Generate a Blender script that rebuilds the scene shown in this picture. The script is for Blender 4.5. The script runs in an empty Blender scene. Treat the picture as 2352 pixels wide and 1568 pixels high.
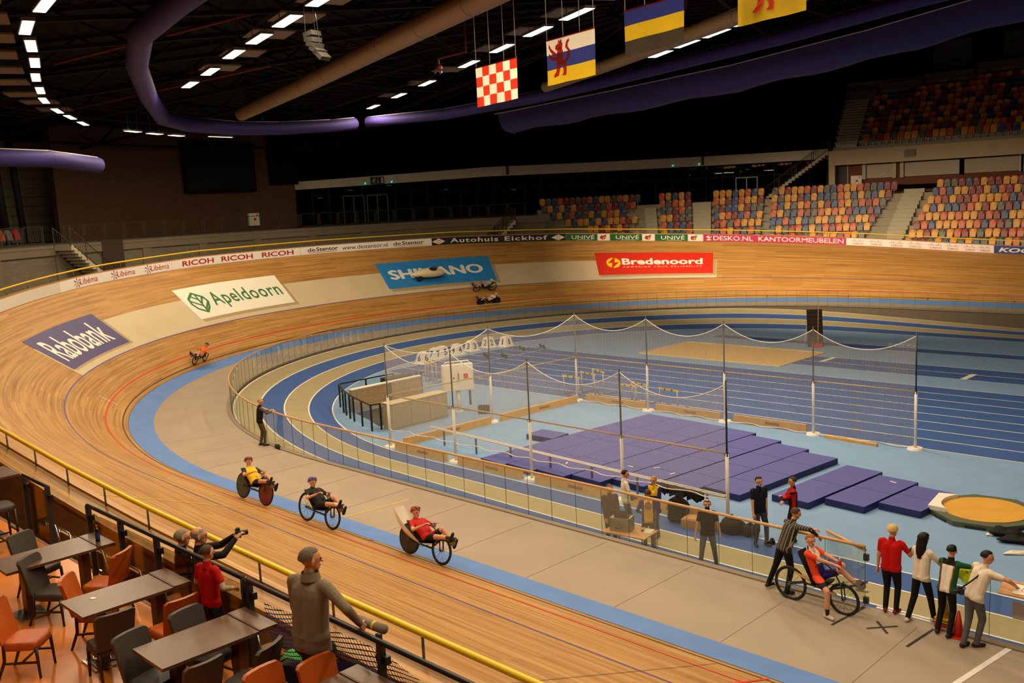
import bpy, bmesh, math, random
import numpy as np
from mathutils import Vector, Matrix
random.seed(7); rng = np.random.default_rng(7)
R = math.radians
sc = bpy.context.scene
C = sc.collection

# ------------------------------------------------------------------ camera
CAM_Z = 7.997
cam_d = bpy.data.cameras.new('camera'); cam = bpy.data.objects.new('camera', cam_d); C.objects.link(cam)
cam_d.sensor_width = 36.0; cam_d.lens = 2200 * 36.0 / 2352; cam_d.clip_start = 0.1; cam_d.clip_end = 400
def camera_matrix(pitch, roll, yaw):
    cp, sp, c, s = math.cos(pitch), math.sin(pitch), math.cos(roll), math.sin(roll)
    right0, down0 = Vector((1, 0, 0)), Vector((0, -sp, -cp))
    right = c * right0 + s * down0
    down = -s * right0 + c * down0
    up = -down
    back = right.cross(up)
    rz = Matrix.Rotation(-yaw, 3, 'Z')
    m = Matrix((right, up, back)).transposed()
    return rz @ m
cam.matrix_world = Matrix.Translation((0, 0, CAM_Z)) @ camera_matrix(R(8.22), R(2.78), R(-45.03)).to_4x4()
sc.camera = cam

# ------------------------------------------------------------------ world, exposure
wd = bpy.data.worlds.new('hall_world'); sc.world = wd; wd.use_nodes = True
wd.node_tree.nodes['Background'].inputs[0].default_value = (1.0, 0.72, 0.45, 1)
wd.node_tree.nodes['Background'].inputs[1].default_value = 0.012
sc.view_settings.view_transform = 'Standard'; sc.view_settings.look = 'None'
sc.view_settings.gamma = 1.0; sc.view_settings.use_curve_mapping = False
sc.view_settings.exposure = -1.74
LAMP_COLOUR = (1.0, 0.77, 0.49)
LAMP_WATT = 620.0
try:
    sc.cycles.use_denoising = True
    sc.cycles.max_bounces = 6; sc.cycles.diffuse_bounces = 3; sc.cycles.glossy_bounces = 2
    sc.cycles.transparent_max_bounces = 24; sc.cycles.transmission_bounces = 4
    sc.cycles.caustics_reflective = False; sc.cycles.caustics_refractive = False
    sc.cycles.sample_clamp_indirect = 4.0
except Exception:
    pass

# ------------------------------------------------------------------ track geometry (metres; z = 0 is the flat safety zone)
CX, CY = -26.2, 39.0
R0, RW, ZW, RREF = 25.05, 25.97, 0.20, 26.0
SQ = RREF * math.pi / 2
INF = -0.95
AT = [(0, 44.5), (20, 44), (37, 41), (50, 37), (60, 34), (76, 29), (90, 24)]
AS = [(0, 24), (4, 22), (8, 20.3), (11, 19.4), (16, 18.7), (30, 18), (99, 18)]
def lin(T, x):
    for (a, b), (c, d) in zip(T, T[1:]):
        if x <= c: return b + (d - b) * (x - a) / (c - a)
    return T[-1][1]
def alpha(s):
    a = abs(s)
    return R(lin(AT, math.degrees(a / RREF))) if a <= SQ else R(lin(AS, a - SQ))
def pos(s, r, z=0.0):
    if s < -SQ: return (CX - (s + SQ), CY - r, z)
    if s > SQ: return (CX + (s - SQ), CY + r, z)
    p = s / RREF
    return (CX - r * math.cos(p), CY + r * math.sin(p), z)
def trk(s, w, lift=0.0):
    a = alpha(s)
    return pos(s, RW + w * math.cos(a) - lift * math.sin(a), ZW + w * math.sin(a) + lift * math.cos(a))
def heading(s):                       # unit tangent in plan, direction of growing s
    if s < -SQ: return Vector((-1, 0, 0))
    if s > SQ: return Vector((1, 0, 0))
    p = s / RREF
    return Vector((math.sin(p), math.cos(p), 0))
def outward(s):
    if s < -SQ: return Vector((0, -1, 0))
    if s > SQ: return Vector((0, 1, 0))
    p = s / RREF
    return Vector((-math.cos(p), math.sin(p), 0))
def sphi(deg): return R(deg) * RREF
def frange(a, b, step):
    n = max(1, int(math.ceil(abs(b - a) / step - 1e-6)))
    return [a + (b - a) * i / n for i in range(n + 1)]

# ------------------------------------------------------------------ materials
def lin1(c): c /= 255.0; return c / 12.92 if c <= 0.04045 else ((c + 0.055) / 1.055) ** 2.4
def rgb(r, g, b): return (lin1(r), lin1(g), lin1(b), 1)
MATS = {}
def mat(name, col, rough=0.55, var=0.10, scale=9.0, metal=0.0, stretch=None, bump=0.0, spec=0.5, coords='Object'):
    if name in MATS: return MATS[name]
    m = bpy.data.materials.new(name); m.use_nodes = True; nt = m.node_tree; N = nt.nodes
    b = N['Principled BSDF']; b.inputs['Roughness'].default_value = rough; b.inputs['Metallic'].default_value = metal
    b.inputs['Specular IOR Level'].default_value = spec
    tc = N.new('ShaderNodeTexCoord'); mp = N.new('ShaderNodeMapping'); nz = N.new('ShaderNodeTexNoise'); cr = N.new('ShaderNodeMix')
    cr.data_type = 'RGBA'
    nt.links.new(tc.outputs[coords], mp.inputs[0])
    mp.inputs['Scale'].default_value = stretch or (1, 1, 1)
    nt.links.new(mp.outputs[0], nz.inputs['Vector']); nz.inputs['Scale'].default_value = scale; nz.inputs['Detail'].default_value = 3
    nt.links.new(nz.outputs['Fac'], cr.inputs['Factor'])
    cr.inputs['A'].default_value = tuple(min(1, c * (1 - 2 * var)) for c in col[:3]) + (1,)
    cr.inputs['B'].default_value = tuple(min(1, c * (1 + 2 * var)) for c in col[:3]) + (1,)
    nt.links.new(cr.outputs['Result'], b.inputs['Base Color'])
    if bump:
        bp = N.new('ShaderNodeBump'); bp.inputs['Strength'].default_value = bump; bp.inputs['Distance'].default_value = 0.01
        nt.links.new(nz.outputs['Fac'], bp.inputs['Height']); nt.links.new(bp.outputs[0], b.inputs['Normal'])
    MATS[name] = m
    return m
def emit(name, col, strength):
    if name in MATS: return MATS[name]
    m = bpy.data.materials.new(name); m.use_nodes = True; nt = m.node_tree
    b = nt.nodes['Principled BSDF']; b.inputs['Base Color'].default_value = col
    b.inputs['Emission Color'].default_value = col; b.inputs['Emission Strength'].default_value = strength
    MATS[name] = m; return m
def wood_track():
    m = bpy.data.materials.new('siberian_pine_boards'); m.use_nodes = True; nt = m.node_tree; N = nt.nodes; L = nt.links.new
    b = N['Principled BSDF']
    uv = N.new('ShaderNodeUVMap'); uv.uv_map = 'UVMap'
    sep = N.new('ShaderNodeSeparateXYZ'); L(uv.outputs[0], sep.inputs[0])
    def noise(sx, sy, detail=2):
        mp = N.new('ShaderNodeMapping'); mp.inputs['Scale'].default_value = (sx, sy, 1); L(uv.outputs[0], mp.inputs[0])
        n = N.new('ShaderNodeTexNoise'); n.inputs['Scale'].default_value = 1; n.inputs['Detail'].default_value = detail
        L(mp.outputs[0], n.inputs['Vector']); return n.outputs['Fac']
    brick = N.new('ShaderNodeTexBrick'); L(uv.outputs[0], brick.inputs['Vector'])
    brick.inputs['Scale'].default_value = 1; brick.inputs['Brick Width'].default_value = 3.4; brick.inputs['Row Height'].default_value = 0.085
    brick.inputs['Mortar Size'].default_value = 0.003; brick.offset = 0.37; brick.inputs['Bias'].default_value = 0.0
    brick.inputs['Color1'].default_value = (0, 0, 0, 1); brick.inputs['Color2'].default_value = (1, 1, 1, 1); brick.inputs['Mortar'].default_value = (0.05, 0.05, 0.05, 1)
    a = noise(0.3, 17, 3); c = noise(0.12, 44, 2); d = noise(0.5, 0.9, 2)
    def math_(op, x, y):
        n = N.new('ShaderNodeMath'); n.operation = op
        for i, v in enumerate((x, y)):
            if isinstance(v, (int, float)): n.inputs[i].default_value = v
            else: L(v, n.inputs[i])
        return n.outputs[0]
    t = math_('ADD', math_('MULTIPLY', a, 0.75), math_('MULTIPLY', c, 0.65))
    t = math_('ADD', t, math_('MULTIPLY', brick.outputs['Color'], 0.26))
    t = math_('ADD', t, math_('MULTIPLY', d, 0.2))
    ramp = N.new('ShaderNodeValToRGB'); L(math_('SUBTRACT', t, 0.39), ramp.inputs[0])
    e = ramp.color_ramp.elements
    e[0].position = 0.15; e[0].color = rgb(116, 74, 32)
    e[1].position = 0.92; e[1].color = rgb(206, 162, 98)
    k = ramp.color_ramp.elements.new(0.46); k.color = rgb(166, 120, 62)
    k = ramp.color_ramp.elements.new(0.62); k.color = rgb(184, 138, 76)
    L(ramp.outputs[0], b.inputs['Base Color']); b.inputs['Roughness'].default_value = 0.42
    b.inputs['Specular IOR Level'].default_value = 0.35
    MATS['track'] = m; return m
def brick_mat(name, c1, c2, mortar, w=0.21, h=0.065, rough=0.85):
    m = bpy.data.materials.new(name); m.use_nodes = True; nt = m.node_tree; N = nt.nodes; L = nt.links.new
    b = N['Principled BSDF']; b.inputs['Roughness'].default_value = rough
    uv = N.new('ShaderNodeUVMap'); uv.uv_map = 'UVMap'
    br = N.new('ShaderNodeTexBrick'); L(uv.outputs[0], br.inputs['Vector']); br.inputs['Scale'].default_value = 1
    br.inputs['Brick Width'].default_value = w; br.inputs['Row Height'].default_value = h; br.inputs['Mortar Size'].default_value = 0.008
    br.inputs['Color1'].default_value = c1; br.inputs['Color2'].default_value = c2; br.inputs['Mortar'].default_value = mortar
    L(br.outputs['Color'], b.inputs['Base Color']); MATS[name] = m; return m
def glass_mat(name, tint, gloss=0.08, rough=0.02):
    m = bpy.data.materials.new(name); m.use_nodes = True; nt = m.node_tree; N = nt.nodes; L = nt.links.new
    N.remove(N['Principled BSDF']); out = N['Material Output']
    tr = N.new('ShaderNodeBsdfTransparent'); tr.inputs[0].default_value = tint
    gl = N.new('ShaderNodeBsdfGlossy'); gl.inputs['Roughness'].default_value = rough; gl.inputs[0].default_value = (1, 1, 1, 1)
    lw = N.new('ShaderNodeLayerWeight'); lw.inputs[0].default_value = 0.35
    mu = N.new('ShaderNodeMath'); mu.operation = 'MULTIPLY_ADD'; L(lw.outputs['Fresnel'], mu.inputs[0]); mu.inputs[1].default_value = 0.22; mu.inputs[2].default_value = gloss * 0.3
    mx = N.new('ShaderNodeMixShader'); L(mu.outputs[0], mx.inputs[0]); L(tr.outputs[0], mx.inputs[1]); L(gl.outputs[0], mx.inputs[2])
    L(mx.outputs[0], out.inputs[0]); MATS[name] = m; return m
def net_mat(name, col, cell, line, open_extra=1.0):
    m = bpy.data.materials.new(name); m.use_nodes = True; nt = m.node_tree; N = nt.nodes; L = nt.links.new
    b = N['Principled BSDF']; b.inputs['Base Color'].default_value = col; b.inputs['Roughness'].default_value = 0.8
    uv = N.new('ShaderNodeUVMap'); uv.uv_map = 'UVMap'
    br = N.new('ShaderNodeTexBrick'); br.offset = 0.0; br.squash = 1.0; L(uv.outputs[0], br.inputs['Vector']); br.inputs['Scale'].default_value = 1
    br.inputs['Brick Width'].default_value = cell; br.inputs['Row Height'].default_value = cell; br.inputs['Mortar Size'].default_value = line; br.inputs['Mortar Smooth'].default_value = 0
    L(br.outputs['Fac'], b.inputs['Alpha']); MATS[name] = m; return m
def stripe_mat(name, base, line, scale, width=0.12, axis='X', rough=0.8):
    m = bpy.data.materials.new(name); m.use_nodes = True; nt = m.node_tree; N = nt.nodes; L = nt.links.new
    b = N['Principled BSDF']; b.inputs['Roughness'].default_value = rough
    tc = N.new('ShaderNodeTexCoord'); sp = N.new('ShaderNodeSeparateXYZ'); L(tc.outputs['Object'], sp.inputs[0])
    mu = N.new('ShaderNodeMath'); mu.operation = 'MULTIPLY'; mu.inputs[1].default_value = scale; L(sp.outputs[axis], mu.inputs[0])
    fr = N.new('ShaderNodeMath'); fr.operation = 'FRACT'; L(mu.outputs[0], fr.inputs[0])
    lt = N.new('ShaderNodeMath'); lt.operation = 'LESS_THAN'; lt.inputs[1].default_value = width; L(fr.outputs[0], lt.inputs[0])
    mx = N.new('ShaderNodeMix'); mx.data_type = 'RGBA'; L(lt.outputs[0], mx.inputs['Factor']); mx.inputs['A'].default_value = base; mx.inputs['B'].default_value = line
    L(mx.outputs['Result'], b.inputs['Base Color']); MATS[name] = m; return m

# ------------------------------------------------------------------ mesh helpers
class MB:
    """collects shapes; build() links them as one mesh object"""
    def __init__(self): self.v = []; self.f = []; self.m = []; self.uv = {}; self.sm = []
    def add(self, verts, faces, mi=0, smooth=False):
        o = len(self.v); self.v.extend([tuple(p) for p in verts])
        for f in faces: self.f.append(tuple(i + o for i in f)); self.m.append(mi); self.sm.append(smooth)
        return o
    def box(self, c, size, mi=0, rot=None):
        hx, hy, hz = [s / 2 for s in size]
        P = [Vector((x, y, z)) for x in (-hx, hx) for y in (-hy, hy) for z in (-hz, hz)]
        if rot is not None: P = [rot @ p for p in P]
        P = [p + Vector(c) for p in P]
        self.add(P, [(0, 1, 3, 2), (4, 6, 7, 5), (0, 4, 5, 1), (2, 3, 7, 6), (0, 2, 6, 4), (1, 5, 7, 3)], mi); return self
    def bar(self, a, b, w, h=None, mi=0, up=(0, 0, 1)):
        a, b = Vector(a), Vector(b); h = h or w; d = (b - a).normalized(); u = Vector(up)
        if abs(d.dot(u)) > 0.98: u = Vector((0, 1, 0))
        x = d.cross(u).normalized(); y = x.cross(d)
        P = [p + x * sx * w / 2 + y * sy * h / 2 for p in (a, b) for sx, sy in ((-1, -1), (1, -1), (1, 1), (-1, 1))]
        self.add(P, [(0, 3, 2, 1), (4, 5, 6, 7), (0, 1, 5, 4), (1, 2, 6, 5), (2, 3, 7, 6), (3, 0, 4, 7)], mi); return self
    def tube(self, pts, r, n=8, mi=0, closed=False, caps=True, smooth=True):
        pts = [Vector(p) for p in pts]; k = len(pts); rr = r if isinstance(r, (list, tuple)) else [r] * k
        V = []; F = []; prev = None
        for i, p in enumerate(pts):
            if closed: d = pts[(i + 1) % k] - pts[i - 1]
            else: d = pts[min(i + 1, k - 1)] - pts[max(i - 1, 0)]
            d = d.normalized() if d.length > 1e-9 else Vector((0, 0, 1))
            if prev is None:
                u = Vector((0, 0, 1)) if abs(d.z) < 0.95 else Vector((1, 0, 0)); x = d.cross(u).normalized()
            else:
                x = prev - d * prev.dot(d); x = x.normalized() if x.length > 1e-6 else d.orthogonal().normalized()
            prev = x; y = d.cross(x)
            for j in range(n):
                a = 2 * math.pi * j / n; V.append(p + (x * math.cos(a) + y * math.sin(a)) * rr[i])
        for i in range(k if closed else k - 1):
            for j in range(n):
                a, b = i * n + j, i * n + (j + 1) % n; c, d2 = ((i + 1) % k) * n + (j + 1) % n, ((i + 1) % k) * n + j
                F.append((a, b, c, d2))
        if caps and not closed: F.append(tuple(range(n - 1, -1, -1))); F.append(tuple((k - 1) * n + j for j in range(n)))
        self.add(V, F, mi, smooth); return self
    def disc(self, c, axis, r, h, n=24, mi=0, r2=None):
        c = Vector(c); a = Vector(axis).normalized(); self.tube([c - a * h / 2, c + a * h / 2], [r, r if r2 is None else r2], n, mi, smooth=False); return self
    def prism(self, poly, z0, z1, mi=0):
        n = len(poly); V = [(x, y, z0) for x, y in poly] + [(x, y, z1) for x, y in poly]
        F = [tuple(range(n - 1, -1, -1)), tuple(range(n, 2 * n))] + [(i, (i + 1) % n, n + (i + 1) % n, n + i) for i in range(n)]
        self.add(V, F, mi); return self
    def ball(self, c, r, n=12, m=8, mi=0, rot=None):
        c = Vector(c); rx, ry, rz = r if isinstance(r, (tuple, list)) else (r, r, r); V = []; F = []
        for i in range(m + 1):
            t = math.pi * i / m
            for j in range(n):
                a = 2 * math.pi * j / n; p = Vector((rx * math.sin(t) * math.cos(a), ry * math.sin(t) * math.sin(a), rz * math.cos(t)))
                V.append((rot @ p if rot is not None else p) + c)
        for i in range(m):
            for j in range(n): F.append((i * n + j, (i + 1) * n + j, (i + 1) * n + (j + 1) % n, i * n + (j + 1) % n))
        self.add(V, F, mi, True); return self
    def grid(self, fn, us, vs, mi=0, uvf=None, smooth=True):
        """surface fn(u, v) -> xyz over two parameter lists; uvf(u, v) -> texture coordinates"""
        o = len(self.v); nu, nv = len(us), len(vs)
        for u in us:
            for v in vs:
                if uvf: self.uv[len(self.v)] = uvf(u, v)
                self.v.append(tuple(fn(u, v)))
        for i in range(nu - 1):
            for j in range(nv - 1):
                self.f.append((o + i * nv + j, o + (i + 1) * nv + j, o + (i + 1) * nv + j + 1, o + i * nv + j + 1)); self.m.append(mi); self.sm.append(smooth)
        return self
    def mesh(self, name, mats):
        me = bpy.data.meshes.new(name); me.from_pydata(self.v, [], self.f)
        for m in (mats if isinstance(mats, (list, tuple)) else [mats]): me.materials.append(m)
        me.polygons.foreach_set('material_index', self.m); me.polygons.foreach_set('use_smooth', self.sm)
        if self.uv:
            uvl = me.uv_layers.new(name='UVMap'); li = np.empty(len(me.loops), dtype=np.int32); me.loops.foreach_get('vertex_index', li)
            tab = np.zeros((len(self.v), 2), dtype=np.float32)
            for k, q in self.uv.items(): tab[k] = q
            uvl.data.foreach_set('uv', tab[li].ravel())
        me.update(); return me
    def build(self, name, mats, parent=None, loc=None, rz=None):
        o = bpy.data.objects.new(name, self.mesh(name, mats)); C.objects.link(o)
        if parent is not None: o.parent = parent
        if loc is not None: o.location = loc
        if rz is not None: o.rotation_euler = (0, 0, rz)
        return o
def tag(o, label=None, cat=None, group=None, kind=None):
    if label: o['label'] = label
    if cat: o['category'] = cat
    if group: o['group'] = group
    if kind: o['kind'] = kind
    return o
def struct(o): o['kind'] = 'structure'; return o
def empty(name, loc=(0, 0, 0), rz=0.0, label=None, cat=None, group=None):
    o = bpy.data.objects.new(name, None); C.objects.link(o); o.location = loc; o.rotation_euler = (0, 0, rz); o.empty_display_size = 0.1
    return tag(o, label, cat, group)
def copy_tree(o, parent=None):
    c = o.copy(); C.objects.link(c); c.parent = parent
    for ch in list(o.children): copy_tree(ch, c)
    return c
def outline(strokes):
    """flat mark from polygons [(x, y), ...] -> (verts, faces)"""
    V = []; F = []
    for p in strokes: F.append(tuple(range(len(V), len(V) + len(p)))); V.extend(p)
    return V, F
_TC = {}
def text2d(body, bold=0.0, shear=0.0, spacing=1.0):
    key = (body, bold, shear, spacing)
    if key in _TC: return _TC[key]
    cu = bpy.data.curves.new('lettering', 'FONT'); cu.body = body; cu.offset = bold; cu.shear = shear; cu.space_character = spacing
    cu.resolution_u = 3; cu.size = 1.0
    ob = bpy.data.objects.new('lettering', cu); me = bpy.data.meshes.new_from_object(ob)
    V = [(v.co.x, v.co.y) for v in me.vertices]; F = [tuple(p.vertices) for p in me.polygons]
    bpy.data.objects.remove(ob); bpy.data.curves.remove(cu); bpy.data.meshes.remove(me)
    x0, x1 = min(p[0] for p in V), max(p[0] for p in V); y0, y1 = min(p[1] for p in V), max(p[1] for p in V)
    V = [((x - x0) / (x1 - x0), (y - y0) / (y1 - y0)) for x, y in V]
    _TC[key] = (V, F); return V, F
def letter(mb, body, fn, x0, x1, y0, y1, mi=0, fat=0.0, **kw):
    if fat:
        for k, (dx, dy) in enumerate(((-fat, 0), (fat, 0), (0, -fat * 0.6), (0, fat * 0.6))): letter(mb, body, lambda x, y: fn(x + dx, y + dy), x0, x1, y0, y1, mi, **kw)
        return
    V, F = text2d(body, **kw)
    mb.add([fn(x0 + (x1 - x0) * x, y0 + (y1 - y0) * y) for x, y in V], F, mi)
def mark(mb, polys, fn, mi=0):
    V, F = outline(polys); mb.add([fn(x, y) for x, y in V], F, mi)
def ring2d(cx, cy, r0, r1, a0=0, a1=360, n=20, ky=1.0):
    out = []
    for i in range(n):
        a, b = R(a0 + (a1 - a0) * i / n), R(a0 + (a1 - a0) * (i + 1) / n)
        out.append([(cx + r0 * math.cos(a), cy + ky * r0 * math.sin(a)), (cx + r1 * math.cos(a), cy + ky * r1 * math.sin(a)), (cx + r1 * math.cos(b), cy + ky * r1 * math.sin(b)), (cx + r0 * math.cos(b), cy + ky * r0 * math.sin(b))])
    return out
def disc2d(cx, cy, rx, ry=None, n=20): ry = ry or rx; return [[(cx + rx * math.cos(2 * math.pi * i / n), cy + ry * math.sin(2 * math.pi * i / n)) for i in range(n)]]

# common materials
white_paint = mat('white_paint', rgb(232, 226, 216), 0.5, 0.03)
line_white = mat('line_white', rgb(225, 222, 215), 0.6, 0.04)
black_metal = mat('black_metal', rgb(30, 32, 34), 0.4, 0.1, metal=0.3)
dark_steel = mat('dark_steel', rgb(58, 62, 62), 0.45, 0.1, metal=0.5)
grey_steel = mat('grey_steel', rgb(120, 120, 116), 0.4, 0.08, metal=0.6)
chrome = mat('chrome', rgb(190, 190, 190), 0.2, 0.03, metal=0.9)
black_rubber = mat('black_rubber', rgb(22, 22, 22), 0.7, 0.1)
yellow_paint = mat('yellow_paint', rgb(238, 196, 20), 0.35, 0.04)
red_paint = mat('red_paint', rgb(196, 32, 22), 0.5, 0.05)
pine = mat('pine', rgb(214, 166, 96), 0.5, 0.12, 3, stretch=(1, 1, 8))
handrail_wood = mat('handrail_wood', rgb(196, 150, 96), 0.45, 0.12, 6)
concrete = mat('concrete', rgb(150, 142, 128), 0.85, 0.10, 2.5)
pale_concrete = mat('pale_concrete', rgb(196, 184, 160), 0.85, 0.08, 2.0)
# ================================================================== setting: floors, track, walls
S0, S1 = -SQ - 36, SQ + 34
infield_blue = mat('infield_blue', rgb(120, 153, 194), 0.75, 0.05, 1.3, spec=0.25)
lane_blue = mat('lane_blue', rgb(56, 88, 150), 0.75, 0.07, 1.3, spec=0.25)
lane_beige = mat('lane_beige', rgb(158, 146, 112), 0.8, 0.06, 1.5, spec=0.25)
zone_grey = mat('zone_grey', rgb(158, 142, 126), 0.7, 0.07, 0.7, spec=0.3)
cote_blue = mat('cote_blue', rgb(90, 130, 196), 0.6, 0.08, 1.2, spec=0.3)
track_wood = wood_track()
RL = 17.7; LW = 1.05; RG = 22.0
def bankf(s):
    a = abs(s); a0, a1 = sphi(58), SQ + 16
    if a <= a0: return 1.0
    if a >= a1: return 0.0
    t = (a - a0) / (a1 - a0); return 1 - t * t * (3 - 2 * t)
def lane_z(s, r): return INF + bankf(s) * 0.86 * max(0.0, (r - RL)) / (4 * LW)

mb = MB()
poly = [pos(s, RL + 0.02)[:2] for s in frange(S0, S1, 1.0)]
mb.add([(x, y, INF) for x, y in poly], [tuple(range(len(poly)))][::1])
fl = struct(mb.build('floor', infield_blue)); fl.data.polygons[0].flip() if fl.data.polygons[0].normal.z < 0 else None
SS = frange(S0, S1, 0.6)
for k in range(4):
    m = MB(); a, b = RL + k * LW, RL + (k + 1) * LW + (0.06 if k == 3 else 0)
    m.grid(lambda s, r: pos(s, r, lane_z(s, r)), SS, [a, (a + b) / 2, b])
    m.build('athletics_lane', lane_beige if k % 2 else lane_blue, fl)
for k in range(5):
    m = MB(); a = RL + k * LW
    m.grid(lambda s, r: pos(s, r, lane_z(s, r) + 0.006), SS, [a - 0.03, a + 0.03]); m.build('lane_line', line_white, fl)
def patch(name, x0, x1, y0, y1, material, z=INF + 0.004, skew=0.0):
    m = MB(); m.add([(x0, y0, z), (x1, y0, z), (x1 + skew, y1, z), (x0 + skew, y1, z)], [(0, 1, 2, 3)]); return m.build(name, material, fl)
# sprint straight of eight lanes, long-jump runways
YS = [32.16 + 1.285 * k for k in range(9)]
patch('sprint_straight', -42.3, 12, YS[0], YS[8], lane_blue)
for y in YS: patch('sprint_line', -42.3, 12, y - 0.03, y + 0.03, line_white, INF + 0.008)
for x in (-42.3, -39.6): patch('start_line', x - 0.03, x + 0.03, YS[0], YS[8], line_white, INF + 0.008)
for j, y in enumerate(YS[1:8]):
    for x0 in (-17.6, -9.2, 0.2):
        patch('yellow_dash', x0 + 1.35 * (3 - j) * 0.45, x0 + 1.35 * (3 - j) * 0.45 + 0.34, y - 0.05, y + 0.05, yellow_paint, INF + 0.01)
    patch('red_dash', -11.9 + 0.5 * j * -1.0 + 3, -11.75 + 0.5 * j * -1.0 + 3, y - 0.04, y + 0.04, red_paint, INF + 0.01)
patch('runway', -33.3, 12, 50.95, 52.2, lane_blue)
for y in (50.95, 52.2): patch('runway_line', -33.3, 12, y - 0.03, y + 0.03, line_white, INF + 0.008)
patch('runway', -24.6, 12, 44.7, 47.5, lane_blue)
for y in (44.7, 46.05, 47.5): patch('runway_line', -24.6, 12, y - 0.03, y + 0.03, line_white, INF + 0.008)
for x, y in ((-23.4, 45.4 + 0.6), (-15.85, 44.75)): patch('takeoff_board', x - 0.14, x + 0.14, y, y + 1.45, white_paint, INF + 0.014)
for i in range(5): patch('ladder_mark', -22.9 + 0.35 * i, -22.7 + 0.35 * i, 52.9, 53.2, line_white, INF + 0.008)
patch('green_line', -20.9, -18.9, 18.28, 18.34, mat('green_line', rgb(90, 190, 80)), lane_z(-SQ - 6, 20.7) + 0.012)
# flat safety zone, riser, sloped blue strip
m = MB(); m.grid(lambda s, r: pos(s, r, 0), SS, [RG, (RG + R0) / 2, R0]); zone = struct(m.build('floor_safety_zone', zone_grey))
m = MB(); m.grid(lambda s, z: pos(s, RG, z), SS, [INF - 0.05, 0]); struct(m.build('wall_riser', mat('riser', rgb(92, 82, 70), 0.8, 0.1, 2)))
m = MB(); m.grid(lambda s, t: pos(s, R0 + (RW - R0) * t, ZW * t + 0.002), SS, [0, 0.5, 1]); struct(m.build('floor_blue_band', cote_blue))
# board seams of the safety zone
seam = mat('floor_seam', rgb(130, 115, 100), 0.8, 0.1)
for s in frange(-SQ - 22, SQ + 20, 2.44):
    if -SQ - 22 <= s <= -SQ - 9: pass
    elif abs(s) < sphi(70): continue
    m = MB(); h = heading(s) * 0.006; a, b = Vector(pos(s, RG + 0.3, 0.004)), Vector(pos(s, R0 - 0.02, 0.004)); m.add([a - h, a + h, b + h, b - h], [(0, 1, 2, 3)]); m.build('floor_seam', seam, zone)
# wooden banked track
m = MB(); ws = [0, 0.5, 1, 2, 3, 4, 5, 6, 7.0]
m.grid(lambda s, w: trk(s, w), frange(S0, S1, 0.5), ws, uvf=lambda s, w: (s, w)); track = struct(m.build('floor_banked_track', track_wood))
def band(name, s0, s1, w0, w1, material, lift=0.006, step=0.5, parent=track):
    m = MB(); m.grid(lambda s, w: trk(s, w, lift), frange(s0, s1, step), frange(w0, w1, 1.2)); return m.build(name, material, parent)
cream = mat('cream_paint', rgb(202, 184, 150), 0.55, 0.05, 0.8)
band('cream_band', -25.9, 26.8, 2.45, 4.66, cream, 0.004)
band('measurement_line', S0, S1, 0.20, 0.245, mat('line_black', rgb(40, 30, 20)))
band('sprinters_line', S0, S1, 0.87, 0.93, mat('line_red', rgb(214, 40, 16)))
band('stayers_line', S0, S1, 2.42, 2.475, mat('line_violet', rgb(84, 78, 148)))
band('inner_groove', S0, S1, -0.004, 0.012, mat('line_black', rgb(40, 30, 20)))
band('pursuit_mark', -27.62, -27.56, 0.6, 1.4, line_white)
def cross_line(name, s, w0, w1, material, wid=0.05):
    m = MB(); m.grid(lambda ds, w: trk(s + ds, w, 0.008), [-wid / 2, wid / 2], frange(w0, w1, 0.7)); return m.build(name, material, track)
m = MB(); m.grid(lambda ds, w: trk(-46.0 + ds - (w - 1.5) * 0.36 * 0.5, w, 0.009), [-0.02, 0.02], frange(0.0, 6.9, 0.7)); m.build('yellow_line', yellow_paint, track)
m = MB(); m.grid(lambda ds, r: (-20.55 + ds + (25.0 - r) * 0.11, CY - r, 0.006), [-0.02, 0.02], [23.0, R0]); m.build('yellow_line', yellow_paint, zone)
cross_line('red_finish_mark', -59.55, 0.1, 1.3, mat('line_red', rgb(206, 52, 24)))
cross_line('board_joint', -58.7, 0.3, 6.9, mat('line_black', rgb(40, 30, 20)), 0.012)
for s in (-SQ - 8.2, 9.2, 30.5, 36.2, 41.6, 47.0): cross_line('distance_mark', s, 0.02, 0.3, mat('line_black', rgb(40, 30, 20)), 0.05)
# tape marks and white corner line on the zone
tape = mat('black_tape', rgb(38, 34, 28), 0.7, 0.1)
for a, b in (((-7.85, 15.83), (-7.72, 16.91)), ((-7.3, 16.08), (-6.91, 16.51)), ((-7.28, 16.48), (-6.93, 16.11)), ((-6.46, 15.83), (-6.37, 16.79))):
    m = MB(); m.bar((a[0], a[1], 0.004), (b[0], b[1], 0.004), 0.05, 0.006); m.build('tape_mark', tape, zone)
m = MB(); m.bar((-5.42, 14.6, 0.004), (-5.09, 16.95, 0.004), 0.1, 0.006); m.bar((-5.09, 16.95, 0.004), (-4.5, 16.95, 0.004), 0.1, 0.006); m.build('white_line', line_white, zone)

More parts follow.
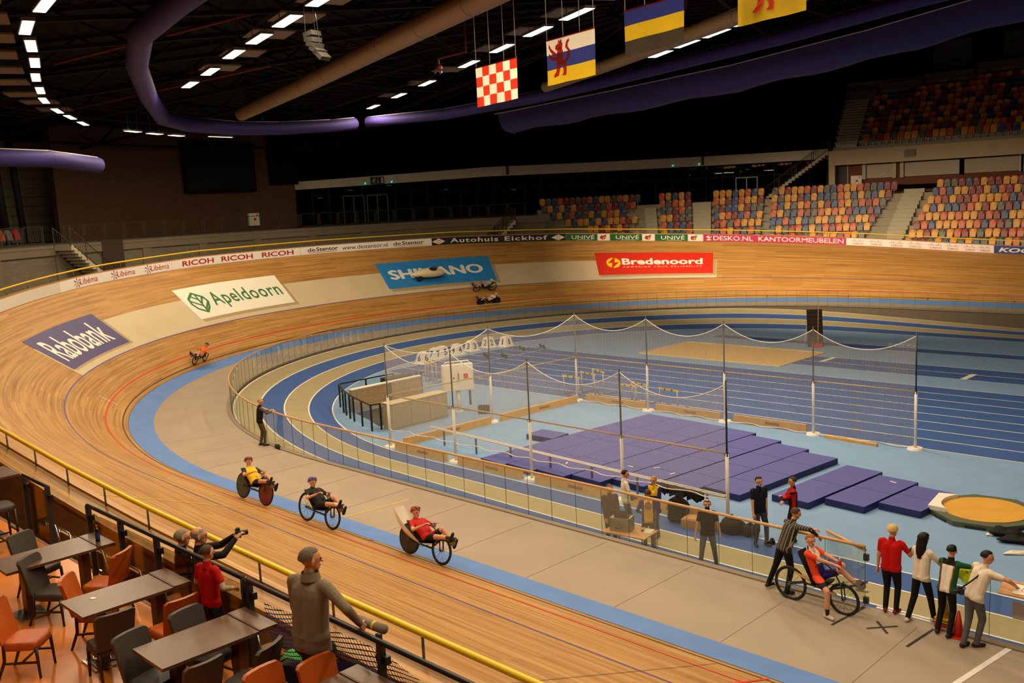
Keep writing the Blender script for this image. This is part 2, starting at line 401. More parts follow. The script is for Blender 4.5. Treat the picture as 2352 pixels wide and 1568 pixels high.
# parapet: inner face carries the advertising boards; flat wooden ledge on top
BH = 0.55
def par(s, d, h):                       # point d metres outside the top of the track, h above it
    a = alpha(s); return pos(s, RW + 7.0 * math.cos(a) + d, ZW + 7.0 * math.sin(a) + h)
m = MB()
prof = [(0.03, -0.15), (0.03, BH), (0.03, BH + 0.06), (0.12, BH + 0.06), (0.12, BH + 0.02), (0.20, BH + 0.0), (0.52, BH - 0.02), (0.52, BH - 0.10), (0.46, BH - 0.10)]
PS = frange(S0, S1, 0.6)
for (d0, h0), (d1, h1) in zip(prof, prof[1:]):
    m.grid(lambda s, t: par(s, d0 + (d1 - d0) * t, h0 + (h1 - h0) * t), PS, [0, 1], uvf=lambda s, t: (s, d0 + t * 0.3 + h0), smooth=False)
struct(m.build('wall_parapet', track_wood))
m = MB(); m.grid(lambda s, t: (lambda p, q: tuple(Vector(p) * (1 - t) + Vector(q) * t))(par(s, 0.46, BH - 0.1), pos(s, RW + 7.0 * math.cos(alpha(s)) + 0.46, -0.9)), PS, [0, 1])
struct(m.build('wall_track_outer', mat('outer_boards', rgb(150, 108, 62), 0.7, 0.15, 3)))
# yellow handrail on short posts
rail = empty('track_rail', pos(0, 34, 5.2), 0, 'yellow tubular rail on short posts running along the top of the whole track', 'rail')
base = Vector(rail.location)
m = MB(); m.tube([Vector(par(s, 0.14, BH + 0.38)) - base for s in frange(S0, S1, 0.7)], 0.042, 8); m.build('handrail', yellow_paint, rail)
post = MB().tube([(0, 0, -0.36), (0, 0, 0)], 0.018, 6).mesh('post', grey_steel)
for s in frange(S0 + 0.5, S1, 1.72):
    o = bpy.data.objects.new('post', post); C.objects.link(o); o.parent = rail; o.location = Vector(par(s, 0.14, BH + 0.37)) - base

# ring floors and walls outside the track
def ringwall(name, r, a0, a1, z0, z1, material, thick=0.25, step=2.0, kind=True, parent=None, zf=None):
    m = MB(); s0, s1 = sphi(a0), sphi(a1)
    zz = [z0, z1]
    m.grid(lambda s, z: pos(s, r, z), frange(s0, s1, step), zz, uvf=lambda s, z: (s * r / RREF, z), smooth=False)
    m.grid(lambda s, z: pos(s, r + thick, z), frange(s1, s0, step), zz, uvf=lambda s, z: (s * r / RREF, z), smooth=False)
    m.grid(lambda s, q: pos(s, r + q, z1), frange(s0, s1, step), [0, thick], smooth=False)
    m.grid(lambda s, q: pos(s, r + q, z0), frange(s1, s0, step), [0, thick], smooth=False)
    for s in (s0, s1): m.grid(lambda q, z: pos(s, r + q, z), [0, thick], zz, smooth=False)
    o = m.build(name, material, parent)
    return struct(o) if kind else o
def ringfloor(name, r0, r1, a0, a1, z, material, step=2.0, thick=0.2):
    m = MB(); s0, s1 = sphi(a0), sphi(a1)
    m.grid(lambda s, r: pos(s, r, z), frange(s0, s1, step), [r0, r1], smooth=False)
    m.grid(lambda s, r: pos(s, r, z - thick), frange(s1, s0, step), [r0, r1], smooth=False)
    return struct(m.build(name, material))
A_END = 90 + math.degrees(30 / RREF)
concourse_grey = mat('concourse_concrete', rgb(128, 116, 98), 0.85, 0.08, 1.2)
panel_brick = brick_mat('panel_brick', rgb(132, 122, 104), rgb(118, 108, 92), rgb(104, 96, 82), 0.3, 0.09)
brown_brick = brick_mat('brown_brick', rgb(98, 66, 44), rgb(84, 56, 37), rgb(58, 44, 32))
ringfloor('floor_ring_walkway', 32.9, 37.0, -100, A_END, 2.2, mat('walkway_floor', rgb(110, 98, 80), 0.8, 0.1, 1.5))
ringfloor('floor_concourse', 36.75, 47.0, -62, 36, 6.85, concourse_grey)
ringwall('wall_concourse_front', 36.9, -62, 36, 2.2, 6.65, panel_brick)
ringwall('trim_concourse_edge', 36.78, -62, 36, 6.25, 6.86, concourse_grey, 0.3)
for k, a in enumerate((-44, -36.6, -28.6, -17.5, -10.2, -3.0, 4.3, 11.6, 18.8, 26)):
    ringwall('trim_pilaster', 36.80, a - 0.55, a + 0.55, 2.2, 6.3, concourse_grey, 0.2, 0.5)
ringwall('trim_dark_pilaster', 36.75, -23.3, -20.6, 2.2, 6.9, mat('dark_pilaster', rgb(66, 54, 42), 0.8), 0.3, 0.6)
ringwall('wall_brick', 41.5, -21.4, 6.2, 6.85, 15.5, brown_brick, 0.4, 1.0)
siding = mat('metal_siding', rgb(176, 164, 140), 0.5, 0.12, 2, stretch=(0.2, 0.2, 9))
wl = ringwall('wall_siding', 47.0, -62, -8, 2.2, 15, mat('siding_back', rgb(60, 54, 46), 0.8), 0.3)
for k in range(12):
    ringwall('siding_panel', 46.9, -62, -8, 6.9 + 0.62 * k, 6.9 + 0.62 * k + 0.59, siding, 0.08, 3.0, False, wl)
curtain_black = mat('curtain_black', rgb(16, 15, 13), 0.95, 0.25, 3, stretch=(6, 6, 0.3), spec=0.1)
m = MB(); m.grid(lambda s, z: pos(s, 46.6 + 0.14 * math.sin(s * 7.0), z), frange(sphi(4.5), sphi(71.8), 0.18), [10.4, 24])
tag(m.build('curtain', curtain_black), 'tall black pleated curtain hanging above the white beam and dark glazing', 'curtain')
m = MB(); m.grid(lambda s, z: pos(s, 58.0 + 0.14 * math.sin(s * 7.0), z), frange(sphi(66), sphi(A_END), 0.2), [9.0, 26])
tag(m.build('curtain', curtain_black), 'tall black curtain behind the dim upper seats at top right', 'curtain')
m = MB(); m.grid(lambda s, z: pos(s, 41.3 + 0.07 * math.sin(s * 9.0), z), frange(sphi(3.0), sphi(6.6), 0.1), [10.3, 15.5])
tag(m.build('curtain', curtain_black), 'narrow black curtain strip beside the brown brick wall', 'curtain')
# white beam with a chamfered end, glazing below it
m = MB()
def beam(s, q):
    z0, z1 = 10.45, 11.3; t = max(0, min(1, (math.degrees(s / RREF) - 6.4) / 25)); z0, z1 = 9.9 + (10.5 - 9.9) * t, 10.55 + (11.35 - 10.55) * t
    return [pos(s, 44.0, z0), pos(s, 44.0, z1), pos(s, 44.6, z1), pos(s, 44.6, z0), pos(s, 44.0, z0)][q]
m.grid(beam, frange(sphi(6.2), sphi(71.3), 0.8), [0, 1, 2, 3, 4], smooth=False)
struct(m.build('trim_white_beam', mat('beam_white', rgb(244, 234, 208), 0.7, 0.04, 1.0)))
for a in (33.5, 57.0): 
    m = MB(); p = Vector(pos(sphi(a), 43.9, 10.95)); m.box(p, (0.18, 0.18, 0.75)); tag(m.build('beam_fixture', mat('rust_fixture', rgb(140, 74, 40), 0.6)), 'small rusty bracket on the white beam ' + ('above the seat-free gallery' if a < 40 else 'above the stepped seating'), 'bracket')
# dark lobby behind the glazing
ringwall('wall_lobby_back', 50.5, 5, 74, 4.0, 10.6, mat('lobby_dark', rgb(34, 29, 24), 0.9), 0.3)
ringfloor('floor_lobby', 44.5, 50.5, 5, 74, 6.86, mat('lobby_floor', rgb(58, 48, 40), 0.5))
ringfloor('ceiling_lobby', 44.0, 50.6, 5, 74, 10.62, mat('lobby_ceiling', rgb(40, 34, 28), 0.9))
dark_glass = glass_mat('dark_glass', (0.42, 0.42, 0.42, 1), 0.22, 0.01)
glz = struct(empty('window_1', pos(sphi(38), 45.3, 6.86)))
gb = Vector(glz.location)
angs = frange(6.6, 71, 2.0)
for a, b in zip(angs, angs[1:]):
    for z0, z1 in ((6.9, 9.35), (9.45, 10.45)):
        m = MB(); P = [Vector(pos(sphi(q), rr, z)) - gb for rr in (45.3, 45.32) for q, z in ((a + 0.06, z0), (b - 0.06, z0), (b - 0.06, z1), (a + 0.06, z1))]
        m.add(P, [(0, 1, 2, 3), (7, 6, 5, 4), (0, 4, 5, 1), (1, 5, 6, 2), (2, 6, 7, 3), (3, 7, 4, 0)]); m.build('pane', dark_glass, glz)
for a in angs:
    m = MB(); m.bar(Vector(pos(sphi(a), 45.3, 6.86)) - gb, Vector(pos(sphi(a), 45.3, 10.5)) - gb, 0.07, 0.12); m.build('mullion', dark_steel, glz)
m = MB(); m.tube([Vector(pos(s, 45.25, 9.4)) - gb for s in frange(sphi(6.6), sphi(71), 1)], 0.04, 4); m.build('transom', dark_steel, glz)
for a in (14, 22.2, 30.4, 46, 58, 64):
    m = MB(); m.tube([pos(sphi(a), 45.9, 6.86), pos(sphi(a), 45.9, 10.6)], 0.2, 12); struct(m.build('column', mat('lobby_column', rgb(96, 86, 72), 0.7)))
for i, (a, z) in enumerate(((12.5, 9.0), (16, 9.6), (20.5, 9.9), (27, 9.3), (62, 9.8), (35, 9.0))):
    m = MB(); m.disc(pos(sphi(a), 47.5, z + 0.3), (0, 0, 1), 0.28, 0.1, 14); p0 = pos(sphi(a), 47.5, z + 0.3); m.tube([p0, (p0[0], p0[1], 10.6)], 0.012, 4)
    l = empty('pendant_lamp', p0, 0, 'small glowing pendant lamp behind the dark glazing, ' + ('first', 'second', 'third', 'fifth', 'sixth', 'fourth from the left counted above the gallery')[i] + (' from the left' if i < 5 else ''), 'lamp')
    mm = MB(); mm.v = [tuple(Vector(v) - Vector(p0)) for v in m.v]; mm.f = m.f; mm.m = m.m; mm.sm = m.sm; mm.build('fitting', black_metal, l)
    MB().disc((0, 0, -0.06), (0, 0, 1), 0.22, 0.02, 14).build('diffuser', emit('pendant_glow', (1, 0.85, 0.6, 1), 2.0), l)

for n, a in enumerate((15.2, 18.0, 62.0)):
    t = struct(empty('door_%d' % (n + 2), pos(sphi(a), 45.1, 6.87), math.atan2(outward(sphi(a)).y, outward(sphi(a)).x) - math.pi / 2))
    for x in (-0.95, 0.0, 0.95): MB().box((x, 0, 1.2), (0.09, 0.1, 2.4)).build('door_frame', grey_steel, t)
    MB().box((0, 0, 2.4), (2.0, 0.1, 0.1)).build('door_frame', grey_steel, t)
    for x in (-0.475, 0.475):
        MB().box((x, 0, 1.2), (0.84, 0.02, 2.3)).build('door_pane', dark_glass, t); MB().box((x * 0.2, -0.06, 1.1), (0.03, 0.05, 0.4)).build('door_handle', chrome, t)
# ================================================================== roof, trusses, lamps, ducts, flags
def roof_z(x, y):
    r = math.hypot(min(x - CX, 0), y - CY) if x < CX else abs(y - CY)
    return roof_rs(r, math.degrees(math.atan2(y - CY, max(0.01, CX - x))) if x < CX else (90 if y > CY else -90))
def roof_rs(r, phi):
    t = max(0.0, min(1.0, (phi - 6) / 34.0)); t = t * t * (3 - 2 * t)
    return 18.6 - 0.10 * r + 8.0 * t * min(1.0, r / 22.0)
deck = mat('roof_deck', rgb(30, 26, 21), 0.9, 0.15, 3, spec=0.1)
m = MB()
rs = frange(0.01, 64, 0.45)
for i, (a, b) in enumerate(zip(rs, rs[1:])):        # ribbed steel deck: every other ring drops by a few centimetres
    dz = 0.0 if i % 2 else -0.06
    m.grid(lambda s, r: pos(s, r, roof_rs(r, math.degrees(s / RREF)) + dz), frange(-SQ - 30, SQ + 34, 3.0), [a, b], smooth=False)
roof = struct(m.build('ceiling', deck))
steel = mat('truss_steel', rgb(26, 22, 18), 0.8, 0.15, 3, spec=0.15)
def truss(name, p0, p1, depth, nb, label):
    p0, p1 = Vector(p0), Vector(p1); t = empty(name, p0, 0, label, 'truss'); d = p1 - p0
    MB().bar((0, 0, 0), d, 0.22, 0.16).build('bottom_chord', steel, t)
    MB().bar((0, 0, depth), d + Vector((0, 0, depth)), 0.22, 0.16).build('top_chord', steel, t)
    for i in range(nb):
        a, b = d * (i / nb), d * ((i + 0.5) / nb) + Vector((0, 0, depth)); e = d * ((i + 1) / nb)
        MB().bar(a, b, 0.1).build('brace', steel, t); MB().bar(b, e, 0.1).build('brace', steel, t)
    return t
for i, a in enumerate(range(-78, 91, 12)):
    p0, p1 = Vector(pos(sphi(a), 45, 0)), Vector(pos(sphi(a), 4, 0))
    p0.z = roof_z(*p0.xy) - 1.5; p1.z = roof_z(*p1.xy) - 1.5
    truss('roof_truss', p0, p1, 1.35, 8, 'dark steel roof truss running inwards, %s of the fan over the bend' % ('first', 'second', 'third', 'fourth', 'fifth', 'sixth', 'seventh', 'eighth', 'ninth', 'tenth', 'eleventh', 'twelfth', 'thirteenth', 'fourteenth', 'fifteenth')[i])
for i, r in enumerate((40, 33, 20, 12)):
    m = MB(); m.tube([(lambda p: (p[0], p[1], roof_z(p[0], p[1]) - 0.25))(pos(s, r)) for s in frange(-SQ - 28, SQ + 30, 2)], 0.11, 4, smooth=False)
    struct(m.build('beam_ring', steel))
    m = MB(); m.tube([(lambda p: (p[0], p[1], roof_z(p[0], p[1]) - 1.5))(pos(s, r)) for s in frange(-SQ - 28, SQ + 30, 2)], 0.09, 4, smooth=False)
    struct(m.build('beam_ring', steel))
# insulation panels between the ribs near the lamp rows
panel_m = mat('acoustic_panel', rgb(120, 104, 84), 0.85, 0.1, 1)
def lamp_row(pts, length, width, group, tell, panels=True, names=None, watt=None, tilt=0.0, spread=None):
    n = len(pts)
    for i, p in enumerate(pts):
        a = Vector(pts[max(0, i - 1)]); b = Vector(pts[min(n - 1, i + 1)]); d = b - a; d.z *= 0.5; ang = math.atan2(d.y, d.x)
        l = empty('ceiling_lamp', p, ang, (names[i] if names else tell), 'lamp', group)
        MB().box((0, 0, 0.06), (length, width + 0.06, 0.09)).build('housing', mat('lamp_housing', rgb(92, 84, 72), 0.5), l)
        for sgn in (-1, 1): MB().bar((sgn * length * 0.36, 0, 0.1), (sgn * length * 0.36, 0, 1.1), 0.02).build('hanger', dark_steel, l)
        MB().box((0, 0, 0.008), (length - 0.08, width, 0.012)).build('tube_panel', emit('lamp_panel', (1, 0.9, 0.72, 1), 14.0), l)
        if panels:
            MB().box((0, width / 2 + 1.1, 0.75), (length * 0.8, 1.5, 0.06)).build('reflector', panel_m, l)
        ld = bpy.data.lights.new('lamp_light', 'AREA'); ld.shape = 'RECTANGLE'; ld.size = length - 0.08; ld.size_y = width; ld.energy = watt or LAMP_WATT; ld.color = LAMP_COLOUR
        ld.spread = spread or math.pi
        lo = bpy.data.objects.new('lamp_light', ld); C.objects.link(lo); lo.parent = l; lo.location = (0, 0, -0.01); lo.rotation_euler = (tilt, 0, 0)
ORD = ('first', 'second', 'third', 'fourth', 'fifth', 'sixth', 'seventh', 'eighth', 'ninth', 'tenth', 'eleventh', 'twelfth', 'thirteenth', 'fourteenth', 'fifteenth', 'sixteenth')
near_row = [(-23.5, 8.9, 13.0), (-26.5, 9.5, 13.0), (-29.1, 10.5, 13.0), (-32.0, 11.6, 13.0), (-35.1, 12.7, 13.0), (-38.4, 14.0, 13.0), (-41.4, 15.2, 13.0), (-44.9, 17.0, 13.0), (-47.4, 18.5, 13.0), (-50.2, 20.2, 13.0)]
lamp_row(near_row, 1.95, 0.27, 'lamps of the leftmost row', '', True, ['bright strip lamp in the steep row at far left, %s from its top' % ORD[i] for i in range(10)], 520.0)
lamp_row([(-50.3, 22.8, 12.66), (-51.4, 24.5, 12.66), (-52.3, 26.2, 12.66)], 1.15, 0.36, 'lamps in front of the brown brick wall', '', False, ['flat strip lamp in front of the brick wall, %s of three' % t for t in ('left one', 'middle one', 'right one')])
lamp_row([(-53.7, 29.7, 12.75), (-54.2, 32.4, 13.02)], 1.8, 0.12, 'dim edge-on lamps', '', False, ['thin edge-on strip lamp just below the purple duct, %s of the pair' % t for t in ('left', 'right')])
lamp_row([(-38.3, 20.0, 13.5), (-34.6, 18.95, 13.5), (-30.6, 17.7, 13.5), (-27.6, 16.9, 13.5), (-24.7, 16.1, 13.5), (-21.7, 15.3, 13.5)], 1.9, 0.36, 'lamps of the second row', '', True, ['strip lamp between purple duct and loudspeaker, %s from the bottom of its row' % ORD[i] for i in range(6)], 850.0)
lamp_row([(-50.4, 38.8, 14.5), (-44.9, 36.5, 14.5), (-39.9, 34.4, 14.5), (-33.7, 31.7, 14.5), (-29.7, 29.9, 14.5), (-26.1, 28.3, 14.5), (-23.0, 27.0, 14.5)], 2.2, 0.36, 'lamps of the middle row', '', True, ['strip lamp in the long row rising towards the flags, %s from its left end' % ORD[i] for i in range(7)], 1200.0)
lamp_row([(-26.6, 37.0, 14.35), (-24.3, 35.65, 14.35), (-22.1, 34.5, 14.35), (-20.0, 33.2, 14.35), (-18.1, 32.1, 14.35)], 2.0, 0.4, 'lamps of the right row', '', True, ['strip lamp above the big purple hanging, %s from the left' % ORD[i] for i in range(5)], 1500.0)
# the same rows go on outside the picture, all but the far straight one
for row, tell in (([(-19.4, 8.3, 13.0), (-15.6, 8.0, 13.0), (-11.8, 7.8, 13.0), (-8.0, 7.8, 13.0), (-4.0, 7.8, 13.0), (0.0, 7.8, 13.0)], 'near straight'), ([(-18.0, 14.8, 13.6), (-14.0, 14.3, 13.6), (-10.0, 14.0, 13.7), (-6.0, 14.0, 13.8), (-2.0, 14.0, 13.8), (2.0, 14.0, 13.8)], 'near blue band'), ([(-19.0, 25.6, 14.8), (-15.0, 24.4, 14.9), (-11.0, 23.6, 15.0), (-7.0, 23.0, 15.0), (-3.0, 23.0, 15.0)], 'throwing cage'), ([(-15.0, 31.5, 14.6), (-11.0, 31.0, 14.8), (-7.0, 31.0, 15.0), (-3.0, 31.0, 15.0)], 'sprint straight'),
                  ([(-13.0, 66.0, 14.5), (-8.0, 66.0, 14.5), (-3.0, 66.0, 14.5), (2.0, 66.0, 14.5)], 'far straight')):  # far straight: unseen row added to light the right seating blocks
    lamp_row(row, 2.4, 0.42, 'lamps out of view over the ' + tell, 'strip lamp out of the picture over the ' + tell, False, None, 330.0 if tell == 'far straight' else None, 0.0, R(120) if tell == 'far straight' else None)
lamp_row([(-14.0, 1.5, 11.5), (-9.0, 1.5, 11.5), (-4.0, 1.5, 11.5)], 2.0, 0.36, 'added lamps out of view over the terrace', 'added strip lamp out of the picture over the terrace', False, None, 380.0)  # unseen row added to brighten the terrace and the backs at its railing
# an added unseen row right behind the big purple hanging lights the far banking and the seats
lamp_row([(-44.6 + 3.3 * k, 48.0, 13.08 + 0.216 * k) for k in range(7)], 2.4, 0.42, 'added lamps behind the purple hanging', 'added strip lamp hidden behind the large purple hanging', False, None, 1650.0, R(55), R(66))
# ducts
duct_purple = mat('duct_purple', rgb(50, 42, 104), 0.65, 0.08, 1.0, spec=0.25)
duct_beige = mat('duct_beige', rgb(132, 106, 74), 0.7, 0.06, 1.0)
def duct(pts, r, material, label, sections=True, n=18):
    pts = [Vector(p) for p in pts]; t = empty('air_duct', pts[0], 0, label, 'duct'); q = [p - pts[0] for p in pts]
    P = [q[0]]; rr = [r * 0.7]
    d = (q[1] - q[0]).normalized(); P.append(q[0] + d * 0.12); rr.append(r)
    for p in q[1:-1]: P.append(p); rr.append(r)
    d = (q[-1] - q[-2]).normalized(); P += [q[-1] - d * 0.12, q[-1]]; rr += [r, r * 0.7]
    MB().tube(P, rr, n, 0).build('fabric_tube', material, t)
    for a, b in zip(P[1:-1], P[2:-1]):
        k = max(1, int((b - a).length / 3.2))
        for i in range(k):
            c = a + (b - a) * (i / k); dd = (b - a).normalized()
            MB().disc(c, dd, r * 1.012, 0.05, n).build('seam_band', mat('duct_band_' + material.name, tuple(x * 0.55 for x in material.node_tree.nodes['Mix'].inputs['A'].default_value[:3]) + (1,), 0.6), t)
    m = MB()
    for a, b in zip(P[1:-1], P[2:-1]): m.tube([a + Vector((0, 0, r * 1.02)), b + Vector((0, 0, r * 1.02))], 0.03, 4)
    m.build('hanging_track', pale_concrete, t)
    return t
duct([(-12, 12.6, 14.6), (-20, 12.6, 14.2), (-25.4, 13.2, 13.9), (-28.4, 13.4, 13.5), (-33.6, 15.6, 13.4), (-40.5, 19.2, 13.2), (-45.8, 22.3, 12.95), (-47.9, 24.6, 12.87), (-50.0, 28.6, 12.92), (-51.3, 32.3, 13.1), (-52.1, 36.6, 13.42), (-52.2, 38.7, 13.63)], 0.38, duct_purple, 'purple fabric air duct curving round the bend at upper left')
duct([(-52.2, 39.5, 13.72), (-46.9, 41.8, 13.8), (-38.6, 41.9, 14.0), (-30.6, 41.9, 14.5), (-23.0, 41.8, 15.0), (-17.0, 41.5, 15.5), (-8, 41.3, 16.1)], 0.33, duct_purple, 'long straight purple fabric duct behind the hanging flags')
duct([(-48.0, 27.9, 13.5), (-36.3, 24.3, 13.5), (-26.6, 21.1, 13.5), (-19.9, 18.95, 13.5), (-8, 15.2, 13.5)], 0.36, duct_beige, 'beige fabric duct rising left of the flags')
duct([(-36.5, 40.0, 14.2), (-29.6, 36.7, 14.2), (-22.5, 33.0, 14.2), (-19.0, 31.2, 14.2), (-6, 24.6, 14.2)], 0.29, duct_beige, 'beige fabric duct passing behind the striped flags')
duct([(-47.0, 12.0, 11.2), (-49.5, 18.1, 11.2), (-51.6, 21.4, 11.0)], 0.4, duct_purple, 'short purple duct in front of the metal siding at far left')
# big slack purple hanging
m = MB(); hp = [Vector(p) for p in ((-45.6, 45.7, 13.75), (-44.6, 45.8, 13.8), (-36.8, 46.0, 14.15), (-28.2, 46.2, 14.6), (-20.5, 45.4, 15.1), (-13.8, 45.0, 15.8), (-4, 44.8, 16.6))]
def sail(u, v):
    i = min(int(u), len(hp) - 2); p = hp[i].lerp(hp[i + 1], u - i); e = min(1, u * 2.2)
    a = math.pi * v; sag = 1.25 * (0.75 + 0.25 * e) * (1 + 0.06 * math.sin(u * 9)); wv = 0.05 * math.sin(u * 23 + v * 3) * math.sin(a)
    return (p.x + 0.25 * (1 - e) * math.sin(a), p.y - 0.75 * math.cos(a) * (0.6 + 0.4 * e) + wv, p.z - sag * math.sin(a) ** 0.7)
t = empty('fabric_hanging', hp[0], 0, 'large slack purple fabric hanging with sagging belly above the far track', 'hanging')
mm = MB(); mm.grid(lambda u, v: Vector(sail(u, v)) - hp[0], frange(0, 6, 0.12), frange(0, 1, 0.07)); mm.build('fabric', mat('hanging_purple', rgb(42, 38, 94), 0.75, 0.1, 1.5), t)
for sg in (-0.75, 0.75):
    mm = MB(); mm.tube([p - hp[0] + Vector((0, sg, 0.03)) for p in hp], 0.03, 5); mm.build('hanging_rail', pale_concrete, t)
# loudspeaker cluster
t = empty('loudspeaker', (-23.2, 15.9, 12.9), R(10), 'curved grey loudspeaker array hung on wires', 'loudspeaker'); t.scale = (0.62, 0.62, 0.62)
for i in range(5):
    a = R(-8 + 13 * i); MB().box((0.12 * i * i * 0.28, 0, -0.24 * i), (0.55, 0.6, 0.21), 0, Matrix.Rotation(a, 3, 'Y')).build('speaker_box', mat('speaker_grey', rgb(50, 47, 42), 0.8, 0.08), t)
for y in (-0.3, 0.3): MB().tube([(-0.1, y, 0.1), (-0.1, y * 0.8, 3.2)], 0.012, 4).build('wire', chrome, t)
MB().tube([(0.5, 0, -1.0), (0.1, 0, 3.0)], 0.01, 4).build('wire', chrome, t)
# red sprinkler pipes
red_pipe = mat('red_pipe', rgb(120, 26, 18), 0.5, 0.08)
for i, (pts, lab) in enumerate((([(-31.5, 29.5, 16.3), (-31.5, 29.5, 14.6), (-33.0, 29.2, 14.5), (-33.0, 29.2, 14.1)], 'red sprinkler pipe drop left of the checkered flag'), ([(-18.2, 24.2, 16.8), (-18.2, 24.2, 15.0), (-18.4, 24.3, 14.55)], 'red sprinkler pipe drop above the lion flag'), ([(-58, 20, 13.9), (-44, 27, 15.4), (-32, 31, 16.2)], 'long thin red pipe across the dark roof at left'), ([(-42, 16, 14.6), (-30, 22, 16.0), (-16, 26, 16.9)], 'long thin red pipe above the beige duct'))):
    t = empty('sprinkler_pipe', pts[0], 0, lab, 'pipe'); o0 = Vector(pts[0])
    MB().tube([Vector(p) - o0 for p in pts], 0.06, 6).build('pipe_run', red_pipe, t)
    if i < 2:
        e = Vector(pts[-1]) - o0; MB().ball(e, 0.16, 8, 6).build('valve', red_pipe, t)
        for k in range(3): MB().tube([e, e + Vector((0.2 * math.cos(k * 2.1), 0.2 * math.sin(k * 2.1), -0.25))], 0.025, 5).build('nozzle', chrome, t)
# flags (hung along the straight direction, seen at a slant)
def flag_cloth(name, col):
    m = mat(name, col, 0.8, 0.04); nt = m.node_tree; b = nt.nodes['Principled BSDF']; tr = nt.nodes.new('ShaderNodeBsdfTranslucent'); mx = nt.nodes.new('ShaderNodeMixShader'); mx.inputs[0].default_value = 0.55
    nt.links.new(nt.nodes['Mix'].outputs['Result'], tr.inputs[0]); nt.links.new(b.outputs[0], mx.inputs[1]); nt.links.new(tr.outputs[0], mx.inputs[2]); nt.links.new(mx.outputs[0], nt.nodes['Material Output'].inputs[0]); return m
fl_red = flag_cloth('flag_red', rgb(214, 58, 36)); fl_white = flag_cloth('flag_white', rgb(240, 230, 214)); fl_blue = flag_cloth('flag_blue', rgb(56, 64, 140))
fl_yellow = flag_cloth('flag_yellow', rgb(234, 194, 40)); fl_grey = flag_cloth('flag_grey', rgb(74, 66, 56))
def flag(p, w, h, label, paint, dz=0.1):
    t = empty('flag', p, 0, label, 'flag')
    def sf(x, z, off=0.0): return (x * w, 0.03 * math.sin(x * 11 + z * 2) * (1 - z) - off + 0.05 * (1 - z) * math.sin(x * 30) * max(0, 0.3 - x), z * h - h + dz * x)
    paint(t, sf, w, h)
    MB().tube([(0, 0, 0.0), (w, 0, dz)], 0.02, 6).build('flag_pole', red_paint, t)
    for x in (0.02, 0.36, 0.7, 0.98): MB().tube([(x * w, 0, dz * x), (x * w, 0, roof_z(p[0], p[1]) - p[2] + 0.05)], 0.014, 4).build('cord', white_paint, t)
    return t
def stripes(cols):
    def f(t, sf, w, h):
        n = len(cols)
        for i, c in enumerate(cols): MB().grid(lambda x, z: sf(x, z), frange(0, 1, 0.04), frange(1 - (i + 1) / n, 1 - i / n, 0.12)).build('stripe', c, t)
    return f
LION = [[(0.30, 0.30), (0.42, 0.34), (0.50, 0.45), (0.54, 0.62), (0.50, 0.76), (0.40, 0.80), (0.34, 0.70), (0.30, 0.52)], [(0.32, 0.72), (0.50, 0.74), (0.52, 0.86), (0.48, 0.93), (0.40, 0.90), (0.30, 0.86), (0.27, 0.78)], [(0.36, 0.90), (0.40, 1.0), (0.43, 0.94), (0.47, 1.0), (0.50, 0.92)],
        [(0.30, 0.66), (0.14, 0.80), (0.08, 0.92), (0.05, 0.86), (0.10, 0.74), (0.24, 0.58)], [(0.30, 0.56), (0.14, 0.60), (0.06, 0.70), (0.04, 0.62), (0.14, 0.50), (0.30, 0.46)], [(0.32, 0.36), (0.28, 0.20), (0.18, 0.10), (0.22, 0.05), (0.36, 0.08), (0.42, 0.22), (0.44, 0.36)], [(0.42, 0.36), (0.52, 0.30), (0.54, 0.14), (0.48, 0.06), (0.62, 0.05), (0.64, 0.20), (0.60, 0.38), (0.52, 0.48)],
        [(0.54, 0.42), (0.66, 0.50), (0.68, 0.66), (0.60, 0.76), (0.64, 0.90), (0.72, 0.96), (0.74, 0.90), (0.69, 0.84), (0.68, 0.76), (0.75, 0.66), (0.74, 0.48), (0.62, 0.36)]]
def checks(t, sf, w, h):
    for i in range(6):
        for j in range(4): MB().grid(lambda x, z: sf(x, z), frange(i / 6, (i + 1) / 6, 0.05), frange(j / 4, (j + 1) / 4, 0.13)).build('check', fl_red if (i + j) % 2 == 0 else fl_white, t)
def lion_on(cols, x0, x1, y0, y1):
    def f(t, sf, w, h):
        stripes(cols)(t, sf, w, h)
        mk = MB(); mark(mk, LION, lambda x, y: sf(x0 + (x1 - x0) * x, y0 + (y1 - y0) * y, 0.02)); mk.build('rampant_lion', fl_red, t)
    return f
flag((-26.55, 25.3, 13.0), 2.15, 1.42, 'red and white checkered flag hung on four cords', checks)
flag((-21.1, 23.25, 13.0), 2.0, 1.38, 'white, blue and yellow striped flag with a red lion', lion_on([fl_white, fl_blue, fl_yellow], 0.02, 0.66, 0.1, 0.97))
flag((-16.7, 21.6, 13.0), 1.95, 1.2, 'blue, yellow and dark grey striped flag', stripes([fl_blue, fl_yellow, fl_grey]))
flag((-15.0, 24.6, 14.1), 2.1, 1.5, 'plain yellow flag with red paws showing at the top edge of the picture', lion_on([fl_yellow], 0.1, 0.8, 0.12, 0.95))
